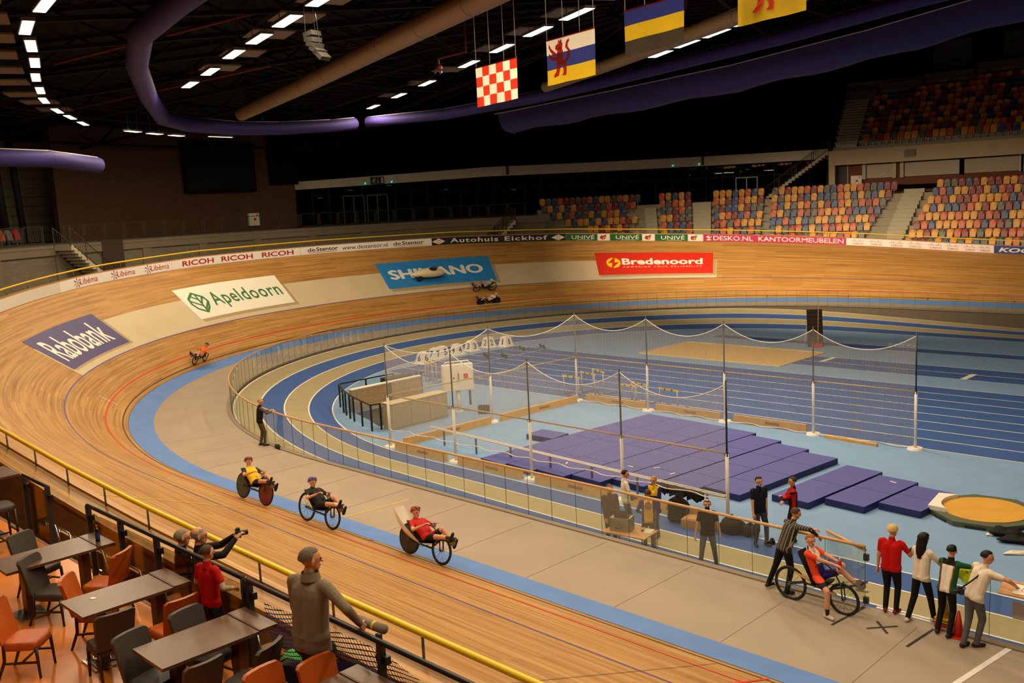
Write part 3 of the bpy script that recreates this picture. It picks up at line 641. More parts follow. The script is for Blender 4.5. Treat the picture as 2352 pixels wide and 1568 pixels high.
# ================================================================== seating, stairs, railings of the far side
seat_cols = {'yellow': rgb(232, 160, 26), 'orange': rgb(214, 92, 22), 'red': rgb(140, 24, 22), 'blue': rgb(48, 74, 124), 'grey': rgb(94, 90, 80)}
def seat_mesh(colname):
    m = MB()
    def shell(u, v):                     # padded back with rounded top corners, faces -y
        w = 0.215 * (1 - 0.35 * max(0, v - 0.72) ** 1.2 / 0.28 ** 1.2 * (abs(u) > 0.8)); return (u * w, 0.02 + 0.05 * v + 0.035 * (1 - u * u), 0.42 + 0.40 * v)
    us, vs = [-1, -0.6, 0, 0.6, 1], [0, 0.35, 0.72, 0.92, 1]
    m.grid(shell, us, vs, 0); m.grid(lambda u, v: tuple(Vector(shell(-u, v)) + Vector((0, 0.05, 0))), us, vs, 0)
    for v in (0, 1): m.grid(lambda u, q: tuple(Vector(shell(u, v)) + Vector((0, 0.05 * q, 0))), us, [0, 1], 0)
    for u in (-1, 1): m.grid(lambda v, q: tuple(Vector(shell(u, v)) + Vector((0, 0.05 * q, 0))), vs, [0, 1], 0)
    m.box((0, -0.03, 0.44), (0.38, 0.10, 0.34), 0, Matrix.Rotation(R(-12), 3, 'X'))   # tipped-up squab
    m.bar((-0.17, -0.1, 0.22), (0.17, -0.1, 0.22), 0.025, 0.025, 1); m.bar((-0.17, -0.1, 0.22), (-0.17, -0.1, 0.42), 0.02, 0.02, 1); m.bar((0.17, -0.1, 0.22), (0.17, -0.1, 0.42), 0.02, 0.02, 1)
    m.box((0, 0.02, 0.12), (0.05, 0.05, 0.24), 1)
    m.v = [(x * 1.2, y, 0.06 + z * 1.14) for x, y, z in m.v]
    return m.mesh('stadium_seat', [mat('seat_' + colname, seat_cols[colname], 0.4, 0.05), grey_steel])
seat_me = {k: seat_mesh(k) for k in seat_cols}
bag = ['yellow'] * 33 + ['orange'] * 19 + ['red'] * 16 + ['blue'] * 16 + ['grey'] * 16
seats = []
def seat_row(s0, s1, r, z, pitch, block, row, rest=None):
    la = max(0.0, min(s1, SQ) - s0) * r / RREF; lb = max(0.0, s1 - max(s0, SQ)); n = int((la + lb) / pitch + 0.5)
    for i in range(n):
        d = (la + lb) * (i + 0.5) / n
        seats.append((s0 + d * RREF / r if d < la else SQ + d - la, r, z, block, row, i, n))
tread_c = mat('tread_concrete', rgb(168, 158, 138), 0.85, 0.08, 2)
def tier(name, s0, s1, rows, r0, dr, z0, dz):
    m = MB()
    for i in range(rows):
        ra, rb, z = r0 + i * dr, r0 + (i + 1) * dr, z0 + i * dz
        m.grid(lambda s, q: [pos(s, ra, z - dz), pos(s, ra, z), pos(s, rb, z)][q], frange(s0, s1, 1.5), [0, 1, 2], smooth=False)
    ra, rb = r0, r0 + rows * dr
    for s in (s0, s1): m.add([pos(s, ra, z0 - dz - 0.4), pos(s, rb, z0 - dz - 0.4), pos(s, rb, z0 + (rows - 1) * dz), pos(s, ra, z0)], [(0, 1, 2, 3)])
    return struct(m.build(name, tread_c))
LZ, LR, LDZ, LDR = 2.75, 36.3, 0.64, 0.76
E_S = SQ + 26
tier('floor_lower_tier', sphi(36.4), E_S, 8, LR, LDR, LZ, LDZ)
# blocks: (start, end, rows from, rows to)
blocks = [('A', sphi(36.8), sphi(49.4), 2, 8), ('B', sphi(51.6), sphi(55.6), 2, 8), ('C', sphi(58.2), sphi(64.3), 1, 8), ('D', sphi(65.2), sphi(78.2), 0, 8), ('E', sphi(82.6), sphi(A_END) - 0.5, 0, 8)]
for nm, s0, s1, i0, i1 in blocks:
    for i in range(i0, i1):
        a, b = s0, s1
        if nm == 'A': b = s1 - (0.0 if i == 7 else 0.9 if i % 2 else 0.3); a = s0 + (2.4 if i == 3 else 1.2 if i == 4 else 0.4 if i == 5 else 3.4 if i == 2 else 0)
        if nm == 'D': b = s1 + 0.17 * (i - 4)
        if nm == 'E': a = s0 - 0.1 * (3 - i)
        seat_row(a, b, LR + (i + 0.62) * LDR, LZ + i * LDZ, 0.555, nm, i)
UZ, UR, UDZ, UDR = 11.35, 42.9, 0.52, 0.80
tier('floor_upper_tier', sphi(72.0), E_S, 13, UR, UDR, UZ, UDZ)
for i in range(13):
    a = sphi(75.2) if i < 9 else sphi(75.2 + (i - 8) * 3.4)
    if i >= 8: a = sphi((79.5, 84.0, 88.5, 92.5, 99)[i - 8])
    seat_row(a, SQ + 7, UR + (i + 0.62) * UDR, UZ + i * UDZ, 0.56, 'U', i)
where = {'A': 'the block above the black board', 'B': 'the narrow block beside the stairs', 'C': 'the block right of the narrow stairs', 'D': 'the widest middle block', 'E': 'the rightmost block', 'U': 'the dim upper tier'}
_one = 'zeroth first second third fourth fifth sixth seventh eighth ninth tenth eleventh twelfth thirteenth fourteenth fifteenth sixteenth seventeenth eighteenth nineteenth'.split()
def ordinal(n):
    if n < 20: return _one[n]
    t = ('twent', 'thirt', 'fort', 'fift')[n // 10 - 2]; return t + 'ieth' if n % 10 == 0 else t + 'y-' + _one[n % 10]
rowname = ('lowest', 'second', 'third', 'fourth', 'fifth', 'sixth', 'seventh', 'eighth', 'ninth', 'tenth', 'eleventh', 'twelfth', 'thirteenth')
camv = Vector((0, 0, CAM_Z)); fwd = Vector((-0.7, 0.7, 0))
def in_view(p):
    q = cam.matrix_world.inverted() @ Vector(p)
    u = 1176 + 2200 * q.x / -q.z; v = 784 - 2200 * q.y / -q.z
    return -10 < u < 2362 and v < 575 + max(0, u - 1900) * 0.03
cands = [(not in_view(pos(s, r, z + 0.5)), (Vector(pos(s, r, z)) - camv).length, k) for k, (s, r, z, *_) in enumerate(seats)]
cands.sort(); chosen = set(k for hid, _, k in cands[:300] if not hid)
rest = MB(); cidx = list(seat_cols)
colof = []
last = None
for k in range(len(seats)):
    c = random.choice(bag)
    if c == last and random.random() < 0.6: c = random.choice(bag)
    colof.append(c); last = c
for k, (s, r, z, block, row, i, n) in enumerate(seats):
    c = colof[k]; rz = math.atan2(outward(s).y, outward(s).x) - math.pi / 2
    if k in chosen:
        o = bpy.data.objects.new('stadium_seat', seat_me[c]); C.objects.link(o); o.location = pos(s, r, z); o.rotation_euler = (0, 0, rz)
        tag(o, '%s seat, %s in the %s row of %s' % (c, ordinal(i + 1), rowname[row], where[block]), 'seat', 'folding stadium seats in the far stand')
    elif in_view(pos(s, r, z + 0.5)):
        m = rest; me = seat_me[c]; M4 = Matrix.Translation(pos(s, r, z)) @ Matrix.Rotation(rz, 4, 'Z')
        o0 = m.add([M4 @ v.co for v in me.vertices], [tuple(p.vertices) for p in me.polygons])
        kf = len(me.polygons)
        m.m[-kf:] = [len(cidx) if p.material_index else cidx.index(c) for p in me.polygons]
if rest.v: tag(rest.build('stadium_seating', [mat('seat_' + c, seat_cols[c]) for c in cidx] + [grey_steel]), 'mixed coloured seats further back among the many in the far stand', 'seating', None, 'stuff')
# pale aisle stairs
pale_step = mat('pale_step', rgb(190, 182, 158), 0.8, 0.06, 3)
def aisle(s0, s1, n, r0, dr, z0, dz, label, lean=0.0):
    t = empty('aisle_stairs', pos((s0 + s1) / 2, r0, z0 - 1), 0, label, 'stairs'); o = Vector(t.location)
    for i in range(n):
        ra, rb, z = r0 + i * dr / 2, r0 + (i + 1) * dr / 2, z0 + i * dz / 2; sh = lean * i
        P = [Vector(pos(s + sh, r, zz)) - o for zz in (z - dz / 2, z) for s, r in ((s0, ra), (s1, ra), (s1, rb + 0.05), (s0, rb + 0.05))]
        m = MB(); m.add(P, [(0, 3, 2, 1), (4, 5, 6, 7), (0, 1, 5, 4), (1, 2, 6, 5), (2, 3, 7, 6), (3, 0, 4, 7)]); m.build('step', pale_step, t)
aisle(sphi(55.75), sphi(57.95), 14, LR + 0.1, LDR, LZ + 0.34, LDZ, 'narrow pale concrete aisle stairs between two seating blocks')
aisle(sphi(79.2), sphi(81.4), 15, LR + 0.1, LDR, LZ + 0.34, LDZ, 'wide pale concrete aisle stairs left of the rightmost seating block', 0.03)
aisle(sphi(49.7), sphi(51.2), 9, LR + 1.6, LDR, LZ + 1.64, LDZ, 'short pale stairs beside the left seating block')
aisle(sphi(72.3), sphi(74.6), 17, UR + 0.1, UDR, UZ + 0.26, UDZ, 'pale stairs at the left end of the upper tier')
# stepped low walls behind the upper tier
wallc = mat('dim_wall', rgb(104, 96, 80), 0.85, 0.08)
for i, (a, b) in enumerate(((72.4, 75.2), (75.2, 79.5), (79.5, 84), (84, 88.5), (88.5, 96))):
    k = 8 + i
    ringwall('wall_upper_back', UR + (k + 1.0) * UDR, a, b, UZ + (k - 1) * UDZ, UZ + k * UDZ + 1.15, wallc, 0.12, 1.0)
for a, b, z1 in ((79.8, 83.2, 20.5), (86.0, 90.5, 21.2)):
    w = ringwall('wall_slatted', 54.0, a, b, 15.5, z1, mat('slat_back', rgb(30, 27, 22), 0.9), 0.15)
    for k in range(6): ringwall('slat', 53.9, a, b, 15.7 + 0.85 * k, 15.7 + 0.85 * k + 0.78, mat('dim_slat', rgb(56, 52, 44), 0.7), 0.06, 1.0, False, w)
# fascia of the upper tier, columns, brown wall with shutters and door
ringwall('wall_fascia', 42.5, 71.6, A_END, 9.85, 11.1, mat('fascia_concrete', rgb(196, 178, 146), 0.8, 0.06, 0.8), 0.4)
ringfloor('ceiling_under_tier', 42.6, 54, 71.6, A_END, 9.95, wallc, 2.0, 0.06)
ringwall('wall_brown', 43.6, 71.6, A_END, 7.0, 9.9, mat('brown_wall', rgb(112, 58, 30), 0.75, 0.08, 2), 0.3)
ringwall('trim_column', 42.55, 71.6, 72.3, 7.0, 9.9, mat('fascia_concrete', rgb(196, 178, 146)), 0.6, 0.5)
ringfloor('floor_upper_concourse', 42.2, 44, 71.6, A_END, 7.93, wallc)
shutter = mat('roller_shutter', rgb(150, 138, 118), 0.5, 0.05, metal=0.3)
for i, (a, b) in enumerate(((75.6, 78.35), (79.65, 85.3), (85.8, 92.2), (93, 98))):
    o = Vector(pos(sphi(a), 43.5, 8.6)); t = empty('roller_shutter', o, 0, ('narrow', 'wide', 'second wide', 'rightmost')[i] + ' closed grey roller shutter under the pale fascia', 'shutter')
    for k in range(9):
        m = MB(); z0 = 8.62 + k * 0.13
        P = [Vector(pos(sphi(q), r, z)) - o for r in (43.46, 43.52) for q, z in ((a, z0), (b, z0), (b, z0 + 0.12), (a, z0 + 0.12))]
        m.add(P, [(0, 1, 2, 3), (7, 6, 5, 4), (0, 4, 5, 1), (2, 6, 7, 3)]); m.build('slat', shutter, t)
    for q in (a - 0.25, b + 0.25):
        m = MB(); m.bar(Vector(pos(sphi(q), 43.42, 8.55)) - o, Vector(pos(sphi(q), 43.42, 9.85)) - o, 0.3, 0.2); m.build('jamb', pale_concrete, t)
o = Vector(pos(sphi(72.9), 43.5, 7.95)); t = struct(empty('door_1', o)); rz = math.atan2(outward(sphi(72.9)).y, outward(sphi(72.9)).x) - math.pi / 2; t.rotation_euler[2] = rz
MB().box((0, 0.0, 0.95), (0.9, 0.06, 1.9)).build('door_leaf', mat('door_dark', rgb(48, 42, 36), 0.6), t)
for x in (-0.49, 0.49): MB().box((x, -0.02, 0.98), (0.08, 0.12, 1.96)).build('door_frame', pale_concrete, t)
MB().box((0, -0.02, 1.96), (1.06, 0.12, 0.08)).build('door_frame', pale_concrete, t)
def wall_cabinet(a, r, z, w, h, label):
    s = sphi(a); t = empty('hose_cabinet', pos(s, r, z), math.atan2(outward(s).y, outward(s).x) - math.pi / 2, label, 'cabinet')
    MB().box((0, 0, h / 2), (w, 0.2, h)).build('body', white_paint, t); MB().box((-0.02, -0.11, h / 2), (w - 0.06, 0.02, h - 0.06)).build('door', mat('cabinet_white', rgb(236, 226, 208), 0.5, 0.02), t)
    MB().box((w * 0.05, -0.125, h * 0.52), (w * 0.22, 0.01, w * 0.2)).build('red_symbol', red_paint, t); MB().box((w * 0.3, -0.125, h * 0.85), (w * 0.12, 0.02, h * 0.1)).build('latch', black_metal, t)
wall_cabinet(74.5, 43.4, 7.95, 0.9, 0.95, 'white fire hose cabinet with red symbol beside the far brown wall door')
wall_cabinet(0.75, 41.3, 7.2, 0.9, 0.97, 'white fire hose cabinet on the brown brick wall behind the railing')
m = MB(); m.box((0, 0, 0), (0.9, 0.1, 0.6)); m.box((0, -0.06, 0), (0.8, 0.04, 0.5)); s = sphi(80.5)
tag(m.build('wall_vent', mat('vent_grey', rgb(120, 110, 94), 0.6), None, pos(s, 42.4, 10.5), math.atan2(outward(s).y, outward(s).x) - math.pi / 2), 'small square vent panel on the pale fascia', 'vent')
# dark scoreboard on the brick wall
t = empty('video_screen', pos(sphi(-3), 41.2, 9.9), math.atan2(outward(sphi(-3)).y, outward(sphi(-3)).x) - math.pi / 2, 'large dark switched-off screen on the brown brick wall', 'screen')
MB().box((0, -0.15, 1.8), (6.0, 0.3, 3.7)).build('casing', mat('screen_casing', rgb(12, 12, 12), 0.8, 0.1, spec=0.1), t); MB().box((0, -0.31, 1.8), (5.7, 0.03, 3.4)).build('display', mat('screen_dark', rgb(26, 24, 20), 0.7, 0.05, spec=0.1), t)
# emergency exit signs
green_glow = emit('exit_green', rgb(120, 220, 170), 1.2)
def exit_sign(a, z, w, h, label, big=False):
    s = sphi(a); t = empty('exit_sign', pos(s, 43.85, z), math.atan2(outward(s).y, outward(s).x) - math.pi / 2, label, 'sign')
    MB().box((0, 0, 0), (w, 0.08, h)).build('plate', mat('sign_green', rgb(24, 60, 44), 0.5) if big else emit('exit_green_face', rgb(40, 170, 130), 0.55), t)
    m = MB(); fn = lambda x, y: (x * w - w / 2, -0.045, y * h - h / 2)
    man = [[(0.10, 0.15), (0.16, 0.12), (0.22, 0.38), (0.17, 0.42)], [(0.2, 0.38), (0.30, 0.30), (0.36, 0.12), (0.31, 0.12), (0.25, 0.28), (0.17, 0.36)], [(0.16, 0.38), (0.26, 0.38), (0.32, 0.72), (0.20, 0.72)], [(0.10, 0.45), (0.13, 0.42), (0.24, 0.66), (0.2, 0.7)], [(0.28, 0.62), (0.38, 0.5), (0.4, 0.55), (0.3, 0.7)]] + disc2d(0.30, 0.82, 0.035, 0.09)
    arrow = [[(0.52, 0.3), (0.55, 0.3), (0.55, 0.85), (0.52, 0.85)], [(0.46, 0.36), (0.535, 0.1), (0.61, 0.36)]]; door = [[(0.75, 0.12), (0.93, 0.12), (0.93, 0.88), (0.75, 0.88)]]
    if not big: man = [[(x * 1.6 + 0.1, y) for x, y in p] for p in man]; arrow = []; door = []
    mark(m, man + arrow + door, fn); m.build('running_figure', white_paint if big else emit('exit_white', (1, 1, 0.95, 1), 1.5), t)
exit_sign(17.6, 10.5, 1.25, 0.62, 'dark green exit sign with running figure, down arrow and door on the white beam', True)
exit_sign(16.1, 10.28, 0.42, 0.26, 'small glowing green exit light left of the big exit sign')
exit_sign(19.3, 10.35, 0.4, 0.26, 'small glowing green exit light right of the big exit sign')
exit_sign(53.5, 10.68, 0.36, 0.24, 'small glowing green exit light on the beam above the middle seating')
exit_sign(56.6, 10.68, 0.36, 0.24, 'small glowing green exit light on the beam furthest right')
# gallery railing: rounded loop panels between posts
rail_m = mat('gallery_steel', rgb(74, 70, 60), 0.5, 0.08, metal=0.4)
t = empty('gallery_railing', pos(0, 36.95, 6.86), 0, 'dark steel railing of looped panels along the curved gallery edge', 'railing'); o = Vector(t.location)
def loop(s0, s1, h0, h1, n=5):
    P = []; c = 0.12; w = s1 - s0
    for (sx, hx, a0) in ((s1 - 0.1, h0 + c, -90), (s1 - 0.1, h1 - c, 0), (s0 + 0.1, h1 - c, 90), (s0 + 0.1, h0 + c, 180)):
        for k in range(4): a = R(a0 + 30 * k); P.append(Vector(pos(sx + 0.1 * math.cos(a) * RREF / 37, 36.95, 6.86 + hx + c * math.sin(a))) - o)
    return P
pp = frange(sphi(-48), sphi(33.5), 1.18)
for a, b in zip(pp, pp[1:]):
    if sphi(-30.5) < a < sphi(-28.2): continue
    MB().tube(loop(a + 0.04, b - 0.04, 0.14, 1.08), 0.022, 5, closed=True).build('loop_panel', rail_m, t)
    m = MB()
    for k in range(1, 8): q = a + (b - a) * k / 8; m.bar(Vector(pos(q, 36.95, 7.0)) - o, Vector(pos(q, 36.95, 7.92)) - o, 0.009)
    m.build('infill_bars', rail_m, t)
for a in pp: MB().bar(Vector(pos(a, 36.95, 6.86)) - o, Vector(pos(a, 36.95, 7.95)) - o, 0.05, 0.03).build('post', rail_m, t)
# stairs down from the gallery (left) and to the upper tier (right)
def flight(name, s0, z0, s1, z1, r, wid, n, label, material, sides=(0, 1)):
    t = empty(name, pos(s0, r, z0), 0, label, 'stairs'); o = Vector(t.location)
    for i in range(n):
        a, b = s0 + (s1 - s0) * i / n, s0 + (s1 - s0) * (i + 1) / n; z = z0 + (z1 - z0) * (i + (0 if z1 < z0 else 1)) / n; d = abs(z1 - z0) / n * 1.7
        P = [Vector(pos(q, rr, zz)) - o for zz in (z - d, z) for q, rr in ((a, r), (b, r), (b, r + wid), (a, r + wid))]
        m = MB(); m.add(P, [(0, 3, 2, 1), (4, 5, 6, 7), (0, 1, 5, 4), (1, 2, 6, 5), (2, 3, 7, 6), (3, 0, 4, 7)]); m.build('step', material, t)
    for k in sides:
        rr = r + wid * k; m = MB()
        for h in (1.0, 0.12): m.tube([Vector(pos(s0, rr, z0 + h)) - o, Vector(pos((s0 + s1) / 2, rr, (z0 + z1) / 2 + h)) - o, Vector(pos(s1, rr, z1 + h)) - o], 0.025, 6)
        m.build('handrail', rail_m, t)
        for i in range(5): q = i / 4; MB().bar(Vector(pos(s0 + (s1 - s0) * q, rr, z0 + (z1 - z0) * q - 0.1)) - o, Vector(pos(s0 + (s1 - s0) * q, rr, z0 + (z1 - z0) * q + 1.0)) - o, 0.05).build('post', rail_m, t)
        m = MB()
        for i in range(1, 32): q = i / 32; m.bar(Vector(pos(s0 + (s1 - s0) * q, rr, z0 + (z1 - z0) * q + 0.12)) - o, Vector(pos(s0 + (s1 - s0) * q, rr, z0 + (z1 - z0) * q + 1.0)) - o, 0.012)
        m.build('balusters', rail_m, t)
flight('gallery_stairs', sphi(-29.3), 6.85, sphi(-21.5), 3.2, 35.6, 1.15, 18, 'pale stairs with dark railing leading down from the gallery at left', pale_step)
flight('gallery_stairs', sphi(31.5), 6.6, sphi(26.5), 3.6, 35.6, 1.1, 12, 'small pale stairs with thin railing beside the left seating block', pale_step)
flight('upper_stairs', sphi(64.0), 7.1, sphi(71.6), 11.1, 42.4, 1.2, 20, 'pale stairs with dark balustrade climbing to the upper tier', pale_step)
# left edge: framed orange notice, dark green sign, columns, a few gallery seats
for a, w in ((-24.0, 0.6), (-22.2, 0.45)):
    m = MB(); m.tube([pos(sphi(a), 44.0, 6.86), pos(sphi(a) - 0.25, 44.0, 14.0)], w / 2, 10); struct(m.build('column', mat('dark_column', rgb(28, 25, 22), 0.7)))
s = sphi(-31.2); t = empty('notice_frame', pos(s, 45.0, 7.9), math.atan2(outward(s).y, outward(s).x) - math.pi / 2, 'orange wooden frame on the metal siding at the left edge', 'frame')
for x, z, w, h in ((-0.42, 0.6, 0.12, 1.3), (0.42, 0.6, 0.12, 1.3), (0, 0.0, 0.96, 0.12), (0, 1.2, 0.96, 0.12)): MB().box((x, 0, z), (w, 0.1, h)).build('frame_side', mat('orange_frame', rgb(196, 116, 26), 0.5), t)
MB().box((0, 0.03, 0.6), (0.74, 0.03, 1.1)).build('panel', mat('notice_panel', rgb(106, 92, 70), 0.7), t)
s = sphi(-33.0); m = MB(); m.box((0, 0, 0), (0.9, 0.08, 1.0)); tag(m.build('green_notice', mat('sign_green', rgb(24, 60, 44)), None, pos(s, 44.8, 10.0), math.atan2(outward(s).y, outward(s).x) - math.pi / 2), 'dark green notice board cut by the left edge of the picture', 'sign')
for i in range(7):
    a = -36.5 + 0.92 * i; c = ('yellow', 'red', 'orange', 'blue', 'orange', 'grey', 'red')[i]; s = sphi(a)
    ob = bpy.data.objects.new('stadium_seat', seat_me[c]); C.objects.link(ob); ob.location = pos(s, 38.3, 6.86); ob.rotation_euler = (0, 0, math.atan2(outward(s).y, outward(s).x) - math.pi / 2)
    tag(ob, '%s seat on the gallery at the left edge, %s from the left' % (c, ORD[i]), 'seat', 'gallery seats at the left edge')
# ================================================================== advertising on the parapet and on the track
def board_fn(lift=0.02):
    def f(s, y): a = alpha(s); return pos(s, RW + 7.0 * math.cos(a) + 0.03 - lift, ZW + 7.0 * math.sin(a) + y)
    return f
def ad_board(s0, s1, material, label, name='advertising_board'):
    o = Vector(board_fn()(s0, 0)); t = empty(name, o, 0, label, 'advertising board')
    m = MB(); f = board_fn(0.02); g = board_fn(-0.0)
    ss = frange(s0 + 0.01, s1 - 0.01, 0.8)
    m.grid(lambda s, y: Vector(f(s, y)) - o, ss, [0.02, BH], smooth=False); m.grid(lambda s, q: Vector((f if q == 0 else g)(s, BH)) - o, ss, [0, 1], smooth=False)
    for s in (s0 + 0.01, s1 - 0.01): m.add([Vector(f(s, 0.02)) - o, Vector(g(s, 0.02)) - o, Vector(g(s, BH)) - o, Vector(f(s, BH)) - o], [(0, 1, 2, 3)])
    m.build('board', material, t)
    fn = lambda x, y: Vector(board_fn(0.028)(x, y)) - o
    return t, fn
ad_white = mat('ad_white', rgb(246, 242, 236), 0.5, 0.02); ad_pinkish = mat('ad_pale_pink', rgb(244, 228, 224), 0.5, 0.02)
ad_black = mat('ad_black', rgb(24, 22, 20), 0.5, 0.05); ad_green = mat('ad_green', rgb(10, 98, 44), 0.5, 0.03); ad_magenta = mat('ad_magenta', rgb(186, 20, 92), 0.5, 0.03)
ad_blue = mat('ad_blue', rgb(28, 58, 140), 0.5, 0.03); ink_red = mat('ink_red', rgb(178, 26, 30), 0.5, 0.02); ink_black = mat('ink_black', rgb(28, 26, 26), 0.5, 0.02); ink_white = mat('ink_white', rgb(240, 234, 224), 0.5, 0.02)
ink_grey = mat('ink_grey', rgb(120, 118, 116), 0.5); ink_blue = mat('ink_blue', rgb(70, 84, 150), 0.5); ink_orange = mat('ink_orange', rgb(226, 130, 90), 0.5); ink_yellow = mat('ink_yellow', rgb(236, 206, 40), 0.5); ink_darkgreen = mat('ink_darkgreen', rgb(48, 116, 62), 0.5)
t, fn = ad_board(-46, -19.2, mat('ad_blank', rgb(226, 220, 208), 0.5, 0.03), 'blank pale grey board at the left end of the far parapet')
t, fn = ad_board(-19.2, -11.0, ad_white, 'white board with a coloured star and the red word Libéma three times')
def star(m, fn, cx, cy, r):
    for k in range(7):
        a = R(90 + k * 51.4); b = R(90 + k * 51.4 + 16); mark(m, [[(cx, cy), (cx + r * math.cos(a), cy + r * math.sin(a)), (cx + r * math.cos(b) * 0.96, cy + r * math.sin(b) * 0.96)]], fn, k % 4)
for s in (-18.25, -15.5, -13.05):
    m = MB(); star(m, fn, s + 0.35, 0.29, 0.26); m.build('star_mark', [ink_red, ink_blue, ink_orange, ink_grey], t)
    m = MB(); letter(m, 'Libéma', fn, s + 0.55, s + 1.85, 0.16, 0.47); m.build('lettering', ink_red, t)
t, fn = ad_board(-11.0, -1.8, ad_white, 'white board with the red word RICOH three times')
for s in (-10.25, -7.45, -4.55): m = MB(); letter(m, 'RICOH', fn, s, s + 2.25, 0.13, 0.45, bold=0.02); m.build('lettering', ink_red, t)
t, fn = ad_board(-1.8, 7.46, ad_white, 'white board with the words de Stentor and a web address')
for s in (-1.3, 4.75):
    m = MB(); letter(m, 'de', fn, s, s + 0.55, 0.2, 0.45, bold=0.01); m.build('lettering', ink_black, t); m = MB(); letter(m, 'Stentor', fn, s + 0.62, s + 2.15, 0.2, 0.47, bold=0.018); m.build('lettering', ink_black, t)
    m = MB(); mark(m, [[(s, 0.12), (s + 2.15, 0.12), (s + 2.15, 0.145), (s, 0.145)]], fn); m.build('red_underline', ink_red, t)
m = MB(); letter(m, 'www.destentor.nl', fn, 1.15, 4.35, 0.15, 0.44); m.build('lettering', ink_black, t)
t, fn = ad_board(7.46, 16.76, ad_black, 'black board with the white words Autohuis Eickhof between two white diamonds')
m = MB(); letter(m, 'Autohuis', fn, 8.75, 12.1, 0.13, 0.48, bold=0.02, spacing=1.15); m.build('lettering', ink_white, t); m = MB(); letter(m, 'Eickhof', fn, 12.55, 15.5, 0.13, 0.48, bold=0.02, spacing=1.15); m.build('lettering', ink_white, t)
for c in (7.95, 16.25):
    m = MB(); mark(m, [[(c - 0.48, 0.28), (c, 0.05), (c + 0.45, 0.28), (c, 0.52)]], fn); m.build('diamond', ink_white, t)
    fn2 = lambda x, y: fn(x, y) - Vector(outward(c)) * 0.004
    m = MB(); mark(m, ring2d(c, 0.3, 0.13, 0.155, n=20, ky=0.8), fn2); mark(m, [[(c - 0.14, 0.32), (c - 0.05, 0.33), (c, 0.27), (c + 0.05, 0.33), (c + 0.14, 0.32), (c + 0.1, 0.355), (c + 0.04, 0.36), (c, 0.31), (c - 0.04, 0.36), (c - 0.1, 0.355)]], fn2); mark(m, [[(c - 0.13, 0.14), (c + 0.13, 0.14), (c + 0.13, 0.165), (c - 0.13, 0.165)]], fn2); m.build('winged_mark', ink_grey, t)
for k, (a, b) in enumerate(((16.76, 19.75), (19.75, 22.75), (22.75, 25.9))):
    t, fn = ad_board(a, b, ad_pinkish, 'board with the word UNIVÉ on green and an apple emblem on white, ' + ('left of three', 'middle of three', 'right of three')[k])
    g = a + 2.15; fn2 = lambda x, y: fn(x, y) - Vector(outward(a)) * 0.004
    m = MB(); mark(m, [[(x0, 0.025), (x1, 0.025), (x1, 0.545), (x0, 0.545)] for x0, x1 in zip(frange(a + 0.01, g, 0.5), frange(a + 0.01, g, 0.5)[1:])], fn); m.build('green_field', ad_green, t)
    m = MB(); letter(m, 'UNIVÉ', fn2, a + 0.4, a + 1.95, 0.13, 0.5, bold=0.005); m.build('lettering', ink_white, t)
    m = MB(); mark(m, [[(a + 0.75, 0.07), (a + 1.75, 0.07), (a + 1.75, 0.095), (a + 0.75, 0.095)]], fn2); m.build('small_line', ink_white, t)
    c = a + 2.55; m = MB(); mark(m, disc2d(c - 0.06, 0.26, 0.17, 0.15), fn, 0); mark(m, disc2d(c + 0.05, 0.2, 0.08, 0.08), fn2, 1); mark(m, [[(c - 0.05, 0.4), (c + 0.22, 0.5), (c + 0.14, 0.3), (c + 0.08, 0.36)], [(c - 0.2, 0.4), (c - 0.1, 0.44), (c - 0.08, 0.34)]], fn2, 2); mark(m, [[(c - 0.15, 0.12), (c + 0.1, 0.14), (c + 0.2, 0.4), (c + 0.12, 0.2), (c, 0.1)]], fn2, 3); m.build('apple_emblem', [ink_red, ink_yellow, ink_darkgreen, ink_black], t)
t, fn = ad_board(25.9, 34.75, ad_magenta, 'magenta board with the white words DESKO.NL KANTOORMEUBELEN')
m = MB(); letter(m, 'DESKO.NL', fn, 26.55, 29.05, 0.11, 0.46, fat=0.012); m.build('lettering', ink_white, t); m = MB(); letter(m, 'KANTOORMEUBELEN', fn, 29.4, 34.6, 0.11, 0.46, fat=0.012); m.build('lettering', ink_white, t)
m = MB(); mark(m, [[(26.1, 0.1), (26.4, 0.1), (26.4, 0.16), (26.3, 0.2), (26.36, 0.34), (26.2, 0.34), (26.24, 0.2), (26.1, 0.16)], [(26.12, 0.3), (26.3, 0.32), (26.28, 0.48), (26.18, 0.44), (26.1, 0.4)], [(26.3, 0.25), (26.46, 0.42), (26.4, 0.45)]], fn); m.build('figure_mark', ink_white, t)
t, fn = ad_board(34.75, 43.65, ad_pinkish, 'pale board with the red word CISCO below vertical bars eight times')
for k, s in enumerate((35.05, 36.1, 37.3, 38.35, 39.5, 40.5, 41.65, 42.65)):
    m = MB(); letter(m, 'CISCO', fn, s + 0.08, s + 0.74, 0.09, 0.22, bold=0.015); m.build('lettering', ink_red, t)
    m = MB(); mark(m, [[(s + 0.09 * i, 0.31), (s + 0.09 * i + 0.03, 0.31), (s + 0.09 * i + 0.03, 0.31 + h), (s + 0.09 * i, 0.31 + h)] for i, h in enumerate((0.06, 0.1, 0.17, 0.1, 0.06, 0.1, 0.17, 0.1, 0.06))], fn); m.build('bar_mark', ink_grey, t)
t, fn = ad_board(43.65, 53.0, ad_blue, 'blue board with the white italic word KOGA at the right edge')
m = MB(); letter(m, 'KOGA', fn, 43.95, 46.6, 0.12, 0.43, bold=0.03, shear=0.25); m.build('lettering', ink_white, t); m = MB(); letter(m, 'KOGA', fn, 48.6, 51.2, 0.12, 0.43, bold=0.03, shear=0.25); m.build('lettering', ink_white, t)
